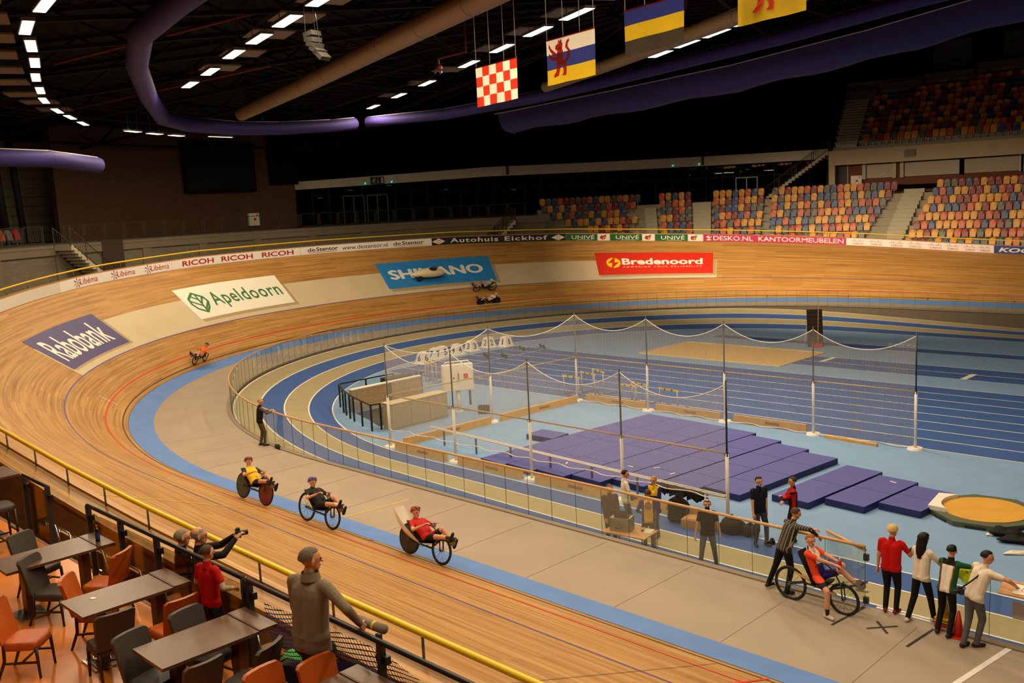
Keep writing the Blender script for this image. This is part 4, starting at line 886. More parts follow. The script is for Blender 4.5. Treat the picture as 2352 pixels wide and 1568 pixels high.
t, fn = ad_board(53.0, 74.0, ad_white, 'plain white board beyond the blue one out of the picture')

def track_ad(s0, s1, w0, w1, material, label, shadow=True):
    o = Vector(trk(s0, w0)); t = empty('track_advert', o, 0, label, 'advertisement')
    m = MB(); m.grid(lambda s, w: Vector(trk(s, w, 0.012)) - o, frange(s0, s1, 0.4), frange(w0, w1, 0.5)); m.build('painted_field', material, t)
    fn = lambda x, y: Vector(trk(x, y, 0.020)) - o
    return t, fn
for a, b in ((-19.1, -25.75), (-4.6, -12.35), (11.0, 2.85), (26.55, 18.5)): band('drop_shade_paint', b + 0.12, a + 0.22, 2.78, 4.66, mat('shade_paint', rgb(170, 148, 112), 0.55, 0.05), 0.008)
t, fn = track_ad(-25.75, -19.1, 2.9, 5.25, mat('rabo_blue', rgb(70, 62, 118), 0.5, 0.06, 1), 'dark violet advertisement reading Rabobank painted on the banking')
m = MB(); letter(m, 'Rabobank', fn, -25.15, -19.75, 3.33, 4.85, bold=0.012); m.build('lettering', ink_white, t)
t, fn = track_ad(-12.35, -4.6, 3.0, 5.5, mat('apel_white', rgb(238, 232, 218), 0.5, 0.03, 1), 'white advertisement reading Apeldoorn in green with a leaf emblem')
m = MB(); letter(m, 'Apeldoorn', fn, -10.35, -4.95, 3.45, 4.85, bold=0.012, spacing=1.1); m.build('lettering', ink_darkgreen, t)
c = -11.3; m = MB()
leaf = [(c, 5.1), (c + 0.62, 4.65), (c + 0.72, 4.2), (c + 0.45, 3.75), (c - 0.02, 3.35), (c - 0.55, 3.75), (c - 0.72, 4.2), (c - 0.62, 4.65)]
inner = [(c + (x - c) * 0.8, 4.2 + (y - 4.2) * 0.8) for x, y in leaf]
mark(m, [[leaf[i], leaf[(i + 1) % 8], inner[(i + 1) % 8], inner[i]] for i in range(8)], fn)
mark(m, [[(c - 0.07, 3.4), (c + 0.07, 3.4), (c + 0.2, 4.9), (c + 0.1, 4.95)], [(c + 0.02, 3.7), (c + 0.08, 3.62), (c + 0.6, 4.1), (c + 0.55, 4.22)], [(c + 0.05, 4.15), (c + 0.1, 4.05), (c + 0.52, 4.55), (c + 0.42, 4.65)], [(c, 3.9), (c, 4.04), (c - 0.58, 4.55), (c - 0.62, 4.42)], [(c + 0.06, 4.4), (c + 0.08, 4.52), (c - 0.3, 4.9), (c - 0.36, 4.8)]], fn); m.build('leaf_emblem', ink_darkgreen, t)
t, fn = track_ad(2.85, 11.0, 3.05, 5.58, mat('shim_blue', rgb(42, 132, 206), 0.5, 0.04, 1), 'bright blue advertisement reading SHIMANO painted on the banking')
m = MB(); letter(m, 'SHIMANO', fn, 3.45, 10.25, 3.92, 4.78, fat=0.06); m.build('lettering', ink_white, t)
t, fn = track_ad(18.5, 26.55, 3.0, 5.55, mat('bred_red', rgb(206, 44, 26), 0.5, 0.04, 1), 'red advertisement reading Bredenoord with a yellow lightning disc')
m = MB(); letter(m, 'Bredenoord', fn, 20.3, 25.85, 4.1, 4.85, bold=0.03); m.build('lettering', ink_white, t); m = MB(); letter(m, 'POWERING YOUR RELIABILITY', fn, 20.35, 25.8, 3.78, 3.92, spacing=1.5); m.build('lettering', ink_white, t)
m = MB(); mark(m, disc2d(19.7, 4.35, 0.5, 0.58, 28), fn); m.build('yellow_disc', ink_yellow, t)
m = MB(); fn2 = lambda x, y: fn(x, y) + Vector((0, 0, 0.01)); mark(m, [[(19.85, 5.05), (19.3, 4.3), (19.62, 4.36)], [(19.62, 4.36), (19.5, 3.65), (20.1, 4.42), (19.78, 4.36), (19.85, 5.05)]], fn2); m.build('lightning', mat('bred_red', rgb(206, 44, 26)), t)
# ================================================================== glass barrier round the infield
clear_glass = glass_mat('clear_glass', (0.955, 0.975, 0.95, 1), 0.05)
gbar = empty('glass_barrier', pos(0, RG, 0), 0, 'long clear glass barrier with wooden handrail round the infield', 'barrier'); go = Vector(gbar.location)
GS0 = -SQ - 18.45
def panels(t, o, s0, s1, r, h, n_w=0.69):
    ss = frange(s0, s1, n_w * RREF / r)
    for a, b in zip(ss, ss[1:]):
        P = [Vector(pos(q, rr, z)) - o for rr in (r, r + 0.014) for q, z in ((a + 0.008, 0.0), (b - 0.008, 0.0), (b - 0.008, h), (a + 0.008, h))]
        m = MB(); m.add(P, [(0, 1, 2, 3), (7, 6, 5, 4), (0, 4, 5, 1), (1, 5, 6, 2), (2, 6, 7, 3), (3, 7, 4, 0)], 0); m.build('glass_panel', clear_glass, t)
    m = MB()
    for a in ss: m.bar(Vector(pos(a, r + 0.007, 0)) - o, Vector(pos(a, r + 0.007, h)) - o, 0.006, 0.012)
    tag(m.build('panel_edges', mat('glass_edge', rgb(64, 92, 72), 0.3), t), kind='stuff')
    MB().tube([Vector(pos(q, r + 0.007, h + 0.02)) - o for q in frange(s0, s1, 0.6)], 0.034, 8).build('handrail', handrail_wood, t)
    m = MB(); m.grid(lambda q, k: Vector(pos(q, r + (0.0, 0.16, 0.16)[k] + 0.02, (0.035, 0.03, 0.002)[k])) - o, frange(s0, s1, 0.8), [0, 1, 2], smooth=False); m.build('kerb', mat('kerb_grey', rgb(136, 122, 106), 0.75, 0.06, 1.2), t)
panels(gbar, go, GS0, SQ + 26, RG, 1.17)
gb2 = empty('glass_barrier', pos(-SQ - 20.3, RG, 0), 0, 'short glass barrier with wooden handrail at the right edge, where people lean', 'barrier')
panels(gb2, Vector(gb2.location), -SQ - 26, -SQ - 19.95, RG, 1.12)
gate = empty('glass_gate', pos(GS0, RG, 0), 0, 'glass gate leaf swung inwards beside the red shirt', 'gate')
a, b = Vector((0, 0, 0)), Vector((-1.05, 0.55, 0)); d = (b - a).normalized(); nrm = Vector((-d.y, d.x, 0)) * 0.007
m = MB(); P = [a - nrm, b - nrm, b + nrm, a + nrm]; m.add([p + Vector((0, 0, 0.05)) for p in P] + [p + Vector((0, 0, 1.08)) for p in P], [(3, 2, 1, 0), (4, 5, 6, 7), (0, 1, 5, 4), (1, 2, 6, 5), (2, 3, 7, 6), (3, 0, 4, 7)]); m.build('glass_panel', clear_glass, gate)
MB().tube([a + Vector((0, 0, 1.12)), b + Vector((0, 0, 1.12))], 0.034, 8).build('handrail', handrail_wood, gate)
for z in (0.12, 0.98): MB().box((0.02, 0, z), (0.09, 0.07, 0.13)).build('hinge', dark_steel, gate)

# ================================================================== throwing cage
net_white = net_mat('net_white', rgb(206, 198, 184), 0.045, 0.0024)
NP = [('a', x, 21.7) for x in (-28.5, -24.8, -21.1, -17.35, -13.75)]; BP = [(-28.2, 26.8), (-27.95, 31.9), (-24.05, 31.95), (-20.3, 31.95), (-16.55, 31.95), (-12.83, 31.95)]
cage = empty('throwing_cage', (-21, 27, INF), 0, 'throwing cage of tall poles and white nets standing on the blue floor', 'cage'); co = Vector(cage.location)
pole_mesh = {}
def cage_pole(x, y):
    b = Vector((x, y, INF)) - co
    MB().disc(b + Vector((0, 0, 0.03)), (0, 0, 1), 0.27, 0.06, 20, r2=0.24).build('base_plate', white_paint, cage)
    MB().tube([b, b + Vector((0, 0, 2.0))], 0.05, 10).build('lower_pole', white_paint, cage)
    MB().tube([b + Vector((0, 0, 1.95)), b + Vector((0, 0, 4.0))], 0.026, 8).build('upper_rod', dark_steel, cage)
    MB().box(b + Vector((0, 0, 1.97)), (0.09, 0.09, 0.1)).build('clamp', dark_steel, cage)
npts = [(x, y) for _, x, y in NP]
for x, y in npts + BP: cage_pole(x, y)
def net(p, q, z1, sag, bulge=0.0, z0=0.05):
    p, q = Vector((*p, INF)) - co, Vector((*q, INF)) - co; L = (q - p).length; n = (q - p).cross(Vector((0, 0, 1))).normalized()
    def f(u, v): top = z1 - sag * 4 * u * (1 - u); return p.lerp(q, u) + n * bulge * math.sin(math.pi * v) * (0.6 + 0.4 * math.sin(u * 9)) + Vector((0, 0, z0 + (top - z0) * v))
    us = frange(0, 1, 0.05)
    m = MB(); m.grid(f, us, frange(0, 1, 0.12), uvf=lambda u, v: (u * L, v * z1)); m.build('net_panel', net_white, cage)
    m = MB(); m.tube([f(u, 1) for u in us], 0.014, 5); m.build('top_rope', white_paint, cage)
    m = MB(); m.tube([f(u, 0) + n * 0.3 * math.sin(u * 17) * 0.3 for u in us], 0.016, 5); m.build('bottom_rope', white_paint, cage)
for a, b in zip(npts, npts[1:]): net(a, b, 3.9, 0.55, 0.1, 0.7)
ch = [npts[0]] + BP
for a, b in zip(ch, ch[1:]): net(a, b, 3.9, 0.6, 0.12)
for a, b in list(zip(npts, npts[1:])) + list(zip(ch, ch[1:])):
    MB().tube([Vector((*a, INF + 2.0)) - co, Vector((*b, INF + 2.0)) - co], 0.028, 6).build('cross_bar', mat('bar_tan', rgb(176, 146, 106), 0.5), cage)
# wooden ground beams
beam_wood = mat('beam_wood', rgb(212, 164, 92), 0.6, 0.12, 5)
def ground_beam(a, b, label, h=0.3):
    a, b = Vector((*a, INF)), Vector((*b, INF)); t = empty('ground_beam', a, 0, label, 'beam'); d = b - a
    MB().bar((0, 0, h / 2), d + Vector((0, 0, h / 2)), 0.1, h).build('plank', beam_wood, t)
    q = d * 0.55; n = Vector((-d.y, d.x, 0)).normalized() * 0.052; dd = d.normalized()
    if n.dot(Vector((0, -1, 0))) < 0: n = -n
    MB().add; m = MB(); fn = lambda x, y: q + n + dd * x + Vector((0, 0, y)); 
    m.add([fn(-0.3, 0.1), fn(0.3, 0.1), fn(0.3, 0.2), fn(-0.3, 0.2)], [(0, 1, 2, 3)]); m.build('stamped_print', mat('print_brown', rgb(150, 104, 56), 0.6), t)
ground_beam((-28.2, 22.1), (-28.0, 26.5), 'wooden ground beam at the left side of the cage, nearer half'); ground_beam((-28.0, 27.1), (-27.75, 31.6), 'wooden ground beam at the left side of the cage, farther half')
for i, (a, b) in enumerate(((-27.6, -24.3), (-23.75, -20.6), (-20.0, -16.9))): ground_beam((a, 32.1), (b, 32.1), 'wooden ground beam along the back of the cage, %s of three' % ('left', 'middle', 'right')[i])
for i, (a, b) in enumerate(((-28.0, -25.1), (-24.5, -21.4), (-20.8, -17.65), (-17.0, -14.0))): ground_beam((a, 21.55), (b, 21.55), 'wooden ground beam along the front of the cage, %s from the left' % ORD[i])
m = MB(); m.bar((0, 0, 0.05), (2.0, -0.15, 0.05), 0.12, 0.1); tag(m.build('loose_plank', beam_wood, None, (-16.0, 31.75, INF)), 'loose wooden plank lying at the right end of the cage back', 'plank')
# white double rail lying on small stands in front of the mats
t = empty('low_rail', (-27.2, 23.0, INF), 0, 'long white double tube rail on short legs inside the cage front', 'rail')
for dy in (0, 0.12): MB().tube([(-0.6, dy, 0.62), (6.5, dy - 0.5, 0.62), (13.1, dy - 0.9, 0.62)], 0.025, 6).build('tube', white_paint, t)
for x in (0.3, 2.2, 4.1, 6.1, 8.0, 9.9, 12.5): MB().bar((x, -0.07 * x + 0.03, 0), (x, -0.07 * x + 0.03, 0.6), 0.05).build('leg', grey_steel, t)
# mats: each its own
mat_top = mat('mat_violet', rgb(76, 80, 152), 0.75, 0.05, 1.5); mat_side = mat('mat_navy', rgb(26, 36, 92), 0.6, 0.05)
mat_box = MB()
def gym_mat(x0, x1, y0, y1, tilt, label, h=0.2):
    w, l = x1 - x0 - 0.012, y1 - y0 - 0.012
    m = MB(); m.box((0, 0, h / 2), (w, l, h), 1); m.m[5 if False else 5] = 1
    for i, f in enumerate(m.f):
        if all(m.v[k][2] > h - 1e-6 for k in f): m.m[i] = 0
    o = m.build('gym_mat', [mat_top, mat_side], None, ((x0 + x1) / 2, (y0 + y1) / 2, INF), tilt)
    tag(o, label, 'mat', 'violet gym mats')
cols = [(-23.55, 22.0, 30.75), (-22.25, 22.05, 30.7), (-20.95, 22.1, 30.6), (-19.62, 22.3, 30.4), (-18.28, 22.7, 29.9), (-16.92, 23.2, 29.4), (-15.6, 23.65, 28.9)]
rowsn = ('nearest', 'second nearest', 'second farthest', 'farthest')
for c, (x, y0, y1) in enumerate(cols):
    n = 4
    for k in range(n):
        a, b = y0 + (y1 - y0) * k / n, y0 + (y1 - y0) * (k + 1) / n; sh = 0.09 * ((a + b) / 2 - 26.5)
        gym_mat(x + sh + 0.02, x + sh + 1.31, a, b, R(-5), 'violet gym mat in the large field, %s column from left, %s row' % (ORD[c], rowsn[k]))
for c, (x, y0, y1) in enumerate(((-13.72, 24.15, 28.2), (-12.4, 24.7, 27.75), (-11.1, 25.2, 27.3))):
    for k in range(2):
        a, b = y0 + (y1 - y0) * k / 2, y0 + (y1 - y0) * (k + 1) / 2; sh = 0.09 * ((a + b) / 2 - 26.0)
        gym_mat(x + sh + 0.02, x + sh + 1.24, a, b, R(-5), 'violet gym mat in the small group, %s column, %s half' % (ORD[c], ('near', 'far')[k]))
gym_mat(-25.0, -23.68, 25.5, 26.45, R(2), 'lone violet gym mat sticking out on the left of the field')
for i, (x, y) in enumerate(((-19.0, 24.2), (-18.2, 24.55), (-17.4, 24.3), (-21.0, 23.3), (-11.6, 27.3))):
    m = MB(); m.box((0, 0, 0.004), (0.22, 0.05, 0.008)); tag(m.build('tape_scrap', white_paint, None, (x, y, INF + 0.203), R(40 * i)), 'small white tape scrap on a violet mat, ' + ('left of the middle', 'in the middle', 'right of the middle', 'at the left', 'near the throwing circle')[i], 'scrap')
# shot circle: green octagon platform, ochre disc, white stop board
t = empty('throwing_circle', (-8.72, 26.45, INF), R(8), 'ochre round throwing circle on a green octagonal platform', 'throwing circle')
MB().prism([(1.42 * math.cos(R(22.5 + 45 * k)), 1.42 * math.sin(R(22.5 + 45 * k))) for k in range(8)], 0, 0.14).build('platform', mat('platform_green', rgb(78, 88, 68), 0.7, 0.06), t)
for k in range(8):
    a = R(45 * k); MB().box((1.325 * math.cos(a), 1.325 * math.sin(a), 0.05), (0.03, 0.5, 0.05), 0, Matrix.Rotation(a, 3, 'Z')).build('edge_slot', mat('slot_dark', rgb(30, 34, 30), 0.8), t)
MB().disc((0, 0, 0.145), (0, 0, 1), 1.07, 0.03, 40).build('circle_floor', mat('circle_ochre', rgb(206, 154, 58), 0.6, 0.08, 2), t)
m = MB(); arc = [R(140 + 80 * k / 10) for k in range(11)]; poly = [(1.09 * math.cos(a), 1.09 * math.sin(a)) for a in arc] + [(-1.32, -0.62), (-1.32, 0.62)]
m.prism(poly, 0.14, 0.26); m.build('stop_board', white_paint, t)
# sand pit
t = empty('sand_pit', (-29.0, 46.2, INF), 0, 'long jump sand pit with raked sand and thin pale border', 'sand pit')
m = MB(); m.grid(lambda x, y: (x, y, 0.02 + 0.012 * math.sin(x * 5.1 + y * 3) + 0.012 * math.sin(y * 7.3 - x * 2)), frange(-4.45, 4.45, 0.2), frange(-2.38, 2.38, 0.2)); m.build('sand', mat('sand', rgb(206, 170, 104), 0.95, 0.12, 4, bump=0.4), t)
for x, y, w, l in ((0, -2.42, 9.0, 0.09), (0, 2.42, 9.0, 0.09), (-4.48, 0, 0.09, 4.9), (4.48, 0, 0.09, 4.9)): MB().box((x, y, 0.02), (w, l, 0.06)).build('border', mat('pit_border', rgb(214, 190, 128), 0.7), t)
# lane number boxes with printed digits
def number_box(x, y, rz, digits, label):
    t = empty('lane_box', (x, y, INF), rz, label, 'number box'); h, a, b = 0.62, 0.36, 0.22
    m = MB(); m.add([(-a, -a, 0), (a, -a, 0), (a, a, 0), (-a, a, 0), (-b, -b, h), (b, -b, h), (b, b, h), (-b, b, h)], [(3, 2, 1, 0), (4, 5, 6, 7), (0, 1, 5, 4), (1, 2, 6, 5), (2, 3, 7, 6), (3, 0, 4, 7)]); m.box((0, 0, 0.02), (0.86, 0.86, 0.04)); m.box((0, 0, h + 0.02), (0.3, 0.3, 0.04)); m.build('box_body', mat('plastic_white', rgb(236, 230, 222), 0.5, 0.02), t)
    for k in range(2):
        m = MB(); Rk = Matrix.Rotation(k * math.pi / 2, 3, 'Z')
        def fn(x, y): tt = y / h; return Rk @ Vector((x, -(a + (b - a) * tt) - 0.008, y))
        wd = 0.055 if digits == '1' else 0.12; letter(m, digits, fn, -wd, wd, 0.14, 0.5, bold=0.015); m.build('digit', ink_black, t)
for x, y, dg in ((-42.6, 35.2, '6'), (-43.1, 36.55, '7'), (-43.25, 37.25, '5'), (-43.1, 38.3, '4'), (-43.35, 39.75, '3'), (-43.45, 41.3, '2'), (-42.7, 42.1, '1')):
    number_box(x, y, R(0), dg, 'white pyramid-shaped lane box printed with the black digit %s' % dict(zip('1234567', 'one two three four five six seven'.split()))[dg])
# starting blocks
def start_block(x, y, label, rz=0.0):
    t = empty('starting_block', (x, y, INF), rz, label, 'starting block')
    MB().box((0, 0, 0.03), (1.0, 0.08, 0.05)).build('rail', grey_steel, t)
    for xx, yy in ((-0.28, 0.12), (0.22, -0.12)): MB().box((xx, yy, 0.14), (0.06, 0.14, 0.24), 0, Matrix.Rotation(R(-25), 3, 'Y')).build('foot_pad', black_rubber, t)
for x, y, lab in ((-39.6, 35.2, 'starting block nearest the number six box'), (-40.4, 38.2, 'starting block right of the number four box'), (-39.4, 38.7, 'starting block furthest right of the number four box'), (-40.5, 41.3, 'starting block in front of the number two box'), (-39.9, 42.5, 'starting block in front of the number one box')): start_block(x, y, lab)
# hurdles
def hurdle(x, y, rz, label, h=0.84):
    t = empty('hurdle', (x, y, INF), rz, label, 'hurdle')
    m = MB(); m.box((0, 0, h), (1.2, 0.025, 0.08)); m.build('top_bar', yellow_paint, t)
    for xx in (-0.2, 0.2): MB().box((xx, -0.015, h), (0.08, 0.01, 0.082)).build('bar_mark', black_rubber, t)
    for xx in (-0.5, 0.5):
        MB().tube([(xx, 0, h), (xx, 0, 0.05)], 0.025, 6).build('upright', mat('hurdle_grey', rgb(190, 182, 168), 0.5), t); MB().bar((xx, 0, 0.03), (xx, 0.65, 0.03), 0.04).build('foot', chrome, t)
    MB().tube([(-0.5, 0, 0.06), (0.5, 0, 0.06)], 0.015, 6).build('lower_bar', chrome, t)
for x, y, rz, lab, h in ((-37.5, 31.3, -20, 'yellow hurdle standing alone behind the stairwell, front one', 0.95), (-37.7, 31.7, -16, 'yellow hurdle standing alone behind the stairwell, rear one', 0.95), (-28.9, 32.6, -6, 'yellow hurdle at the back corner of the cage, lowest one', 0.9), (-28.4, 33.2, -14, 'yellow hurdle at the back corner of the cage, middle one', 1.0), (-28.2, 33.7, -22, 'yellow hurdle at the back corner of the cage, rear one', 1.06), (-25.6, 32.6, -10, 'yellow hurdle left of the third back pole, front one', 0.8), (-25.3, 33.0, -14, 'yellow hurdle left of the third back pole, rear one', 0.86), (-23.6, 32.8, -8, 'yellow hurdle right of the third back pole', 0.8)): hurdle(x, y, R(rz), lab, h)
# stairwell with glass balustrade, walls, steel cabinet and hose box
t = empty('stairwell', (-34.0, 25.5, INF), 0, 'sunken stairwell with block walls inside a curved glass balustrade', 'stairwell'); so = Vector(t.location)
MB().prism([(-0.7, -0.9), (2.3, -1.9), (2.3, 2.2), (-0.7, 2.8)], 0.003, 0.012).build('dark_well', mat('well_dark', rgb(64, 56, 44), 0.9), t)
block_wall = brick_mat('block_wall', rgb(158, 136, 100), rgb(150, 128, 92), rgb(122, 104, 76), 0.6, 0.3)
m = MB()
def wall_box(m, a, b, z0, z1, th):
    a, b = Vector(a), Vector(b); d = (b - a).normalized(); n = Vector((-d.y, d.x)) * th / 2; L = (b - a).length
    for q0, q1 in ((a - n, b - n), (b + n, a + n), (b - n, b + n), (a + n, a - n)):
        o = len(m.v)
        for p, u in ((q0, 0), (q1, (q1 - q0).length)):
            for z in (z0, z1): m.uv[len(m.v)] = (u, z); m.v.append((p.x, p.y, z))
        m.f.append((o, o + 2, o + 3, o + 1)); m.m.append(0); m.sm.append(False)
    o = len(m.v)
    for p in (a - n, b - n, b + n, a + n): m.uv[len(m.v)] = (0, 0); m.v.append((p.x, p.y, z1))
    m.f.append((o, o + 1, o + 2, o + 3)); m.m.append(0); m.sm.append(False)
wall_box(m, (-0.95, -0.95), (-0.95, 3.1), 0, 1.02, 0.2); m.build('block_wall', block_wall, t)
MB().bar((-0.95, -0.95, 1.04), (-0.95, 3.1, 1.04), 0.24, 0.05).build('coping', white_paint, t)
MB().box((-0.83, 1.2, 0.55), (0.03, 0.16, 0.9)).build('dark_slot', mat('dark_box', rgb(46, 42, 36), 0.7), t)
bal = [(-2.35, 2.6), (-2.4, 1.0), (-2.41, -0.52), (-1.23, -1.17), (-0.71, -1.4), (0.04, -1.73), (0.65, -1.96), (1.71, -2.31), (2.77, -2.62), (2.85, -2.2)]
for p, q in zip(bal, bal[1:]):
    a, b = Vector((*p, 0)), Vector((*q, 0)); d = (b - a).normalized(); n = Vector((-d.y, d.x, 0)) * 0.007
    P = [a + d * 0.05 - n, b - d * 0.05 - n, b - d * 0.05 + n, a + d * 0.05 + n]; m = MB(); m.add([v + Vector((0, 0, 0.1)) for v in P] + [v + Vector((0, 0, 1.0)) for v in P], [(3, 2, 1, 0), (4, 5, 6, 7), (0, 1, 5, 4), (1, 2, 6, 5), (2, 3, 7, 6), (3, 0, 4, 7)]); m.build('glass_pane', clear_glass, t)
    MB().bar(a + Vector((0, 0, 1.08)), b + Vector((0, 0, 1.08)), 0.05, 0.05).build('top_rail', black_metal, t)
for p in bal: MB().bar((*p, 0), (*p, 1.08), 0.06, 0.06).build('post', black_metal, t)
MB().box((-1.7, 2.3, 0.95), (0.6, 1.5, 0.25)).build('dark_box', mat('dark_box', rgb(46, 42, 36), 0.7), t)
for x, y in ((-1.6, 3.45), (-1.4, 3.55)): MB().bar((x, y, 0), (x, y, 1.1), 0.06).build('post', black_metal, t)
t = empty('steel_cabinet', (-30.7, 24.9, INF), R(90), 'long beige steel cabinet beside the stairwell', 'cabinet')
cab = mat('cabinet_beige', rgb(160, 144, 106), 0.5, 0.05)
MB().box((0, 0.12, 0.54), (3.0, 0.6, 1.08)).build('carcass', cab, t); MB().box((0, 0.12, 1.095), (3.06, 0.66, 0.03)).build('lid', mat('cabinet_lid', rgb(196, 180, 140), 0.5, 0.05), t)
for k in range(3): MB().box((-1.0 + 1.0 * k, -0.19, 0.56), (0.97, 0.02, 0.96)).build('door', cab, t)
MB().box((0, -0.15, 0.05), (2.6, 0.05, 0.08)).build('base_strip', mat('cabinet_base', rgb(110, 60, 50), 0.6), t)
t = empty('hose_reel_cabinet', (-30.85, 27.35, INF), R(62), 'white hose reel cabinet with red symbols on a post', 'cabinet')
MB().tube([(0, 0, 0), (0, 0, 1.0)], 0.09, 10).build('post', white_paint, t); MB().disc((0, 0, 0.03), (0, 0, 1), 0.18, 0.06, 14).build('foot', white_paint, t)
m = MB(); m.box((0, 0, 1.55), (1.35, 0.34, 1.15)); m.build('case', mat('plastic_white', rgb(236, 230, 222)), t); MB().box((0, -0.18, 1.5), (1.25, 0.02, 1.0)).build('door', mat('cabinet_white', rgb(236, 226, 208)), t)
MB().tube([(-0.6, 0, 2.1), (-0.5, 0, 2.24), (0.5, 0, 2.24), (0.6, 0, 2.1)], 0.03, 6).build('top_handle', white_paint, t)
MB().box((0.33, -0.195, 1.6), (0.2, 0.01, 0.22)).build('red_symbol', red_paint, t); MB().box((-0.22, -0.195, 1.55), (0.08, 0.01, 0.1)).build('red_symbol', red_paint, t); MB().bar((0.0, -0.21, 1.4), (0.0, -0.21, 1.75), 0.03).build('handle', black_metal, t)
for x in (-0.55, 0.55): MB().tube([(x, 0.1, 0.9), (x, 0.1, 0.25)], 0.05, 8).build('hose', mat('hose_dark', rgb(40, 36, 32), 0.7), t)
m = MB(); m.box((0, 0, 0.17), (0.45, 0.3, 0.34)); m.tube([(-0.22, 0, 0.36), (0.22, 0, 0.36)], 0.02, 6); tag(m.build('dark_crate', mat('dark_box', rgb(46, 42, 36)), None, (-29.7, 27.75, INF), R(30)), 'small dark crate on the floor right of the hose cabinet', 'crate')
# tall dark brush board by the pit with a red tool and a pole
t = empty('sand_cover_board', (-25.9, 50.3, INF), R(38), 'tall dark upright board with slats standing beyond the sand pit', 'board')
MB().box((0, 0.25, 1.05), (0.85, 0.1, 2.15), 0, Matrix.Rotation(R(-10), 3, 'X')).build('board', mat('board_black', rgb(34, 26, 20), 0.8), t)
for k in range(9): MB().box((0, 0.16 + 0.042 * k - 0.14, 0.25 + 0.22 * k), (0.74, 0.04, 0.05), 0, Matrix.Rotation(R(-10), 3, 'X')).build('slat', mat('slat_brown', rgb(62, 44, 28), 0.8), t)
MB().tube([(0.1, -0.05, 0.05), (0.25, 0.5, 2.75)], 0.022, 6).build('pole', beam_wood, t); MB().tube([(-0.65, 0.0, 0.0), (-0.42, 0.35, 1.3)], 0.018, 6).build('strut', beam_wood, t)
MB().box((0.02, -0.22, 0.12), (0.55, 0.2, 0.2)).build('red_tool', red_paint, t)
# ================================================================== cafe terrace in the near left corner
TZ = 2.9
terr_floor = mat('terrace_floor', rgb(216, 124, 36), 0.33, 0.10, 0.9, spec=0.5)
m = MB(); m.box((-9.0, 1.0, TZ - 0.1), (38.0, 8.16, 0.2)); struct(m.build('floor_terrace', terr_floor))
m = MB(); m.box((-9.0, 5.11, (TZ + 0.4) / 2), (38.0, 0.05, TZ - 0.4)); struct(m.build('wall_terrace_edge', mat('terrace_edge', rgb(120, 80, 44), 0.7)))
m = MB(); m.add([(12, 5.1, 2.2), (-27, 5.1, 2.2), (-27, 7.0, 2.2), (12, 7.0, 2.2)], [(3, 2, 1, 0)]); struct(m.build('floor_near_walkway', mat('walkway_boards', rgb(150, 100, 52), 0.6, 0.15, 3)))
wood_top = mat('table_walnut', rgb(92, 62, 42), 0.38, 0.14, 2.2, stretch=(9, 0.6, 1), spec=0.5)
wood_edge = mat('table_edge', rgb(92, 58, 36), 0.4, 0.1)
def cafe_table(cx, y0, y1, label, w=0.68):
    t = empty('cafe_table', (cx, (y0 + y1) / 2, TZ), 0, label, 'table'); L = y1 - y0
    MB().box((0, 0, 0.735), (w, L, 0.035)).build('table_top', wood_top, t)
    MB().box((0, L / 2 - 0.22, 0.757), (w, 0.012, 0.012)).build('end_batten', wood_edge, t); MB().box((0, L / 2 - 0.11, 0.757), (w, 0.2, 0.012)).build('end_board', wood_top, t)
    for y in (-L * 0.27, L * 0.27):
        MB().box((0, y, 0.36), (0.16, 0.1, 0.72)).build('column', wood_edge, t); MB().box((0, y, 0.012), (0.42, 0.36, 0.024)).build('base_plate', chrome, t)
cafe_table(-13.22, 3.6, 5.0, 'walnut cafe table at the left edge with a drink bottle on it')
cafe_table(-11.03, 3.7, 5.0, 'walnut cafe table in the middle, bare with a white speck')
cafe_table(-9.12, 3.72, 5.02, 'walnut cafe table in front of the boy in red')
cafe_table(-7.0, 3.7, 5.02, 'walnut cafe table cut by the bottom edge right of the standing man')
t = empty('bar_table', (-17.2, 4.8, TZ), 0, 'high bar table at the left edge of the picture', 'table')
MB().box((0, -0.3, 1.03), (0.8, 1.2, 0.04)).build('table_top', wood_top, t); MB().box((0, -0.2, 0.5), (0.16, 0.16, 1.0)).build('column', wood_edge, t); MB().box((0, -0.2, 0.012), (0.5, 0.5, 0.024)).build('base_plate', chrome, t)
leather = {'dark': mat('leather_dark', rgb(58, 50, 44), 0.55, 0.08, 6), 'orange': mat('leather_orange', rgb(176, 80, 14), 0.42, 0.10, 5)}
leg_dark = mat('chair_leg', rgb(40, 26, 20), 0.45, 0.1)
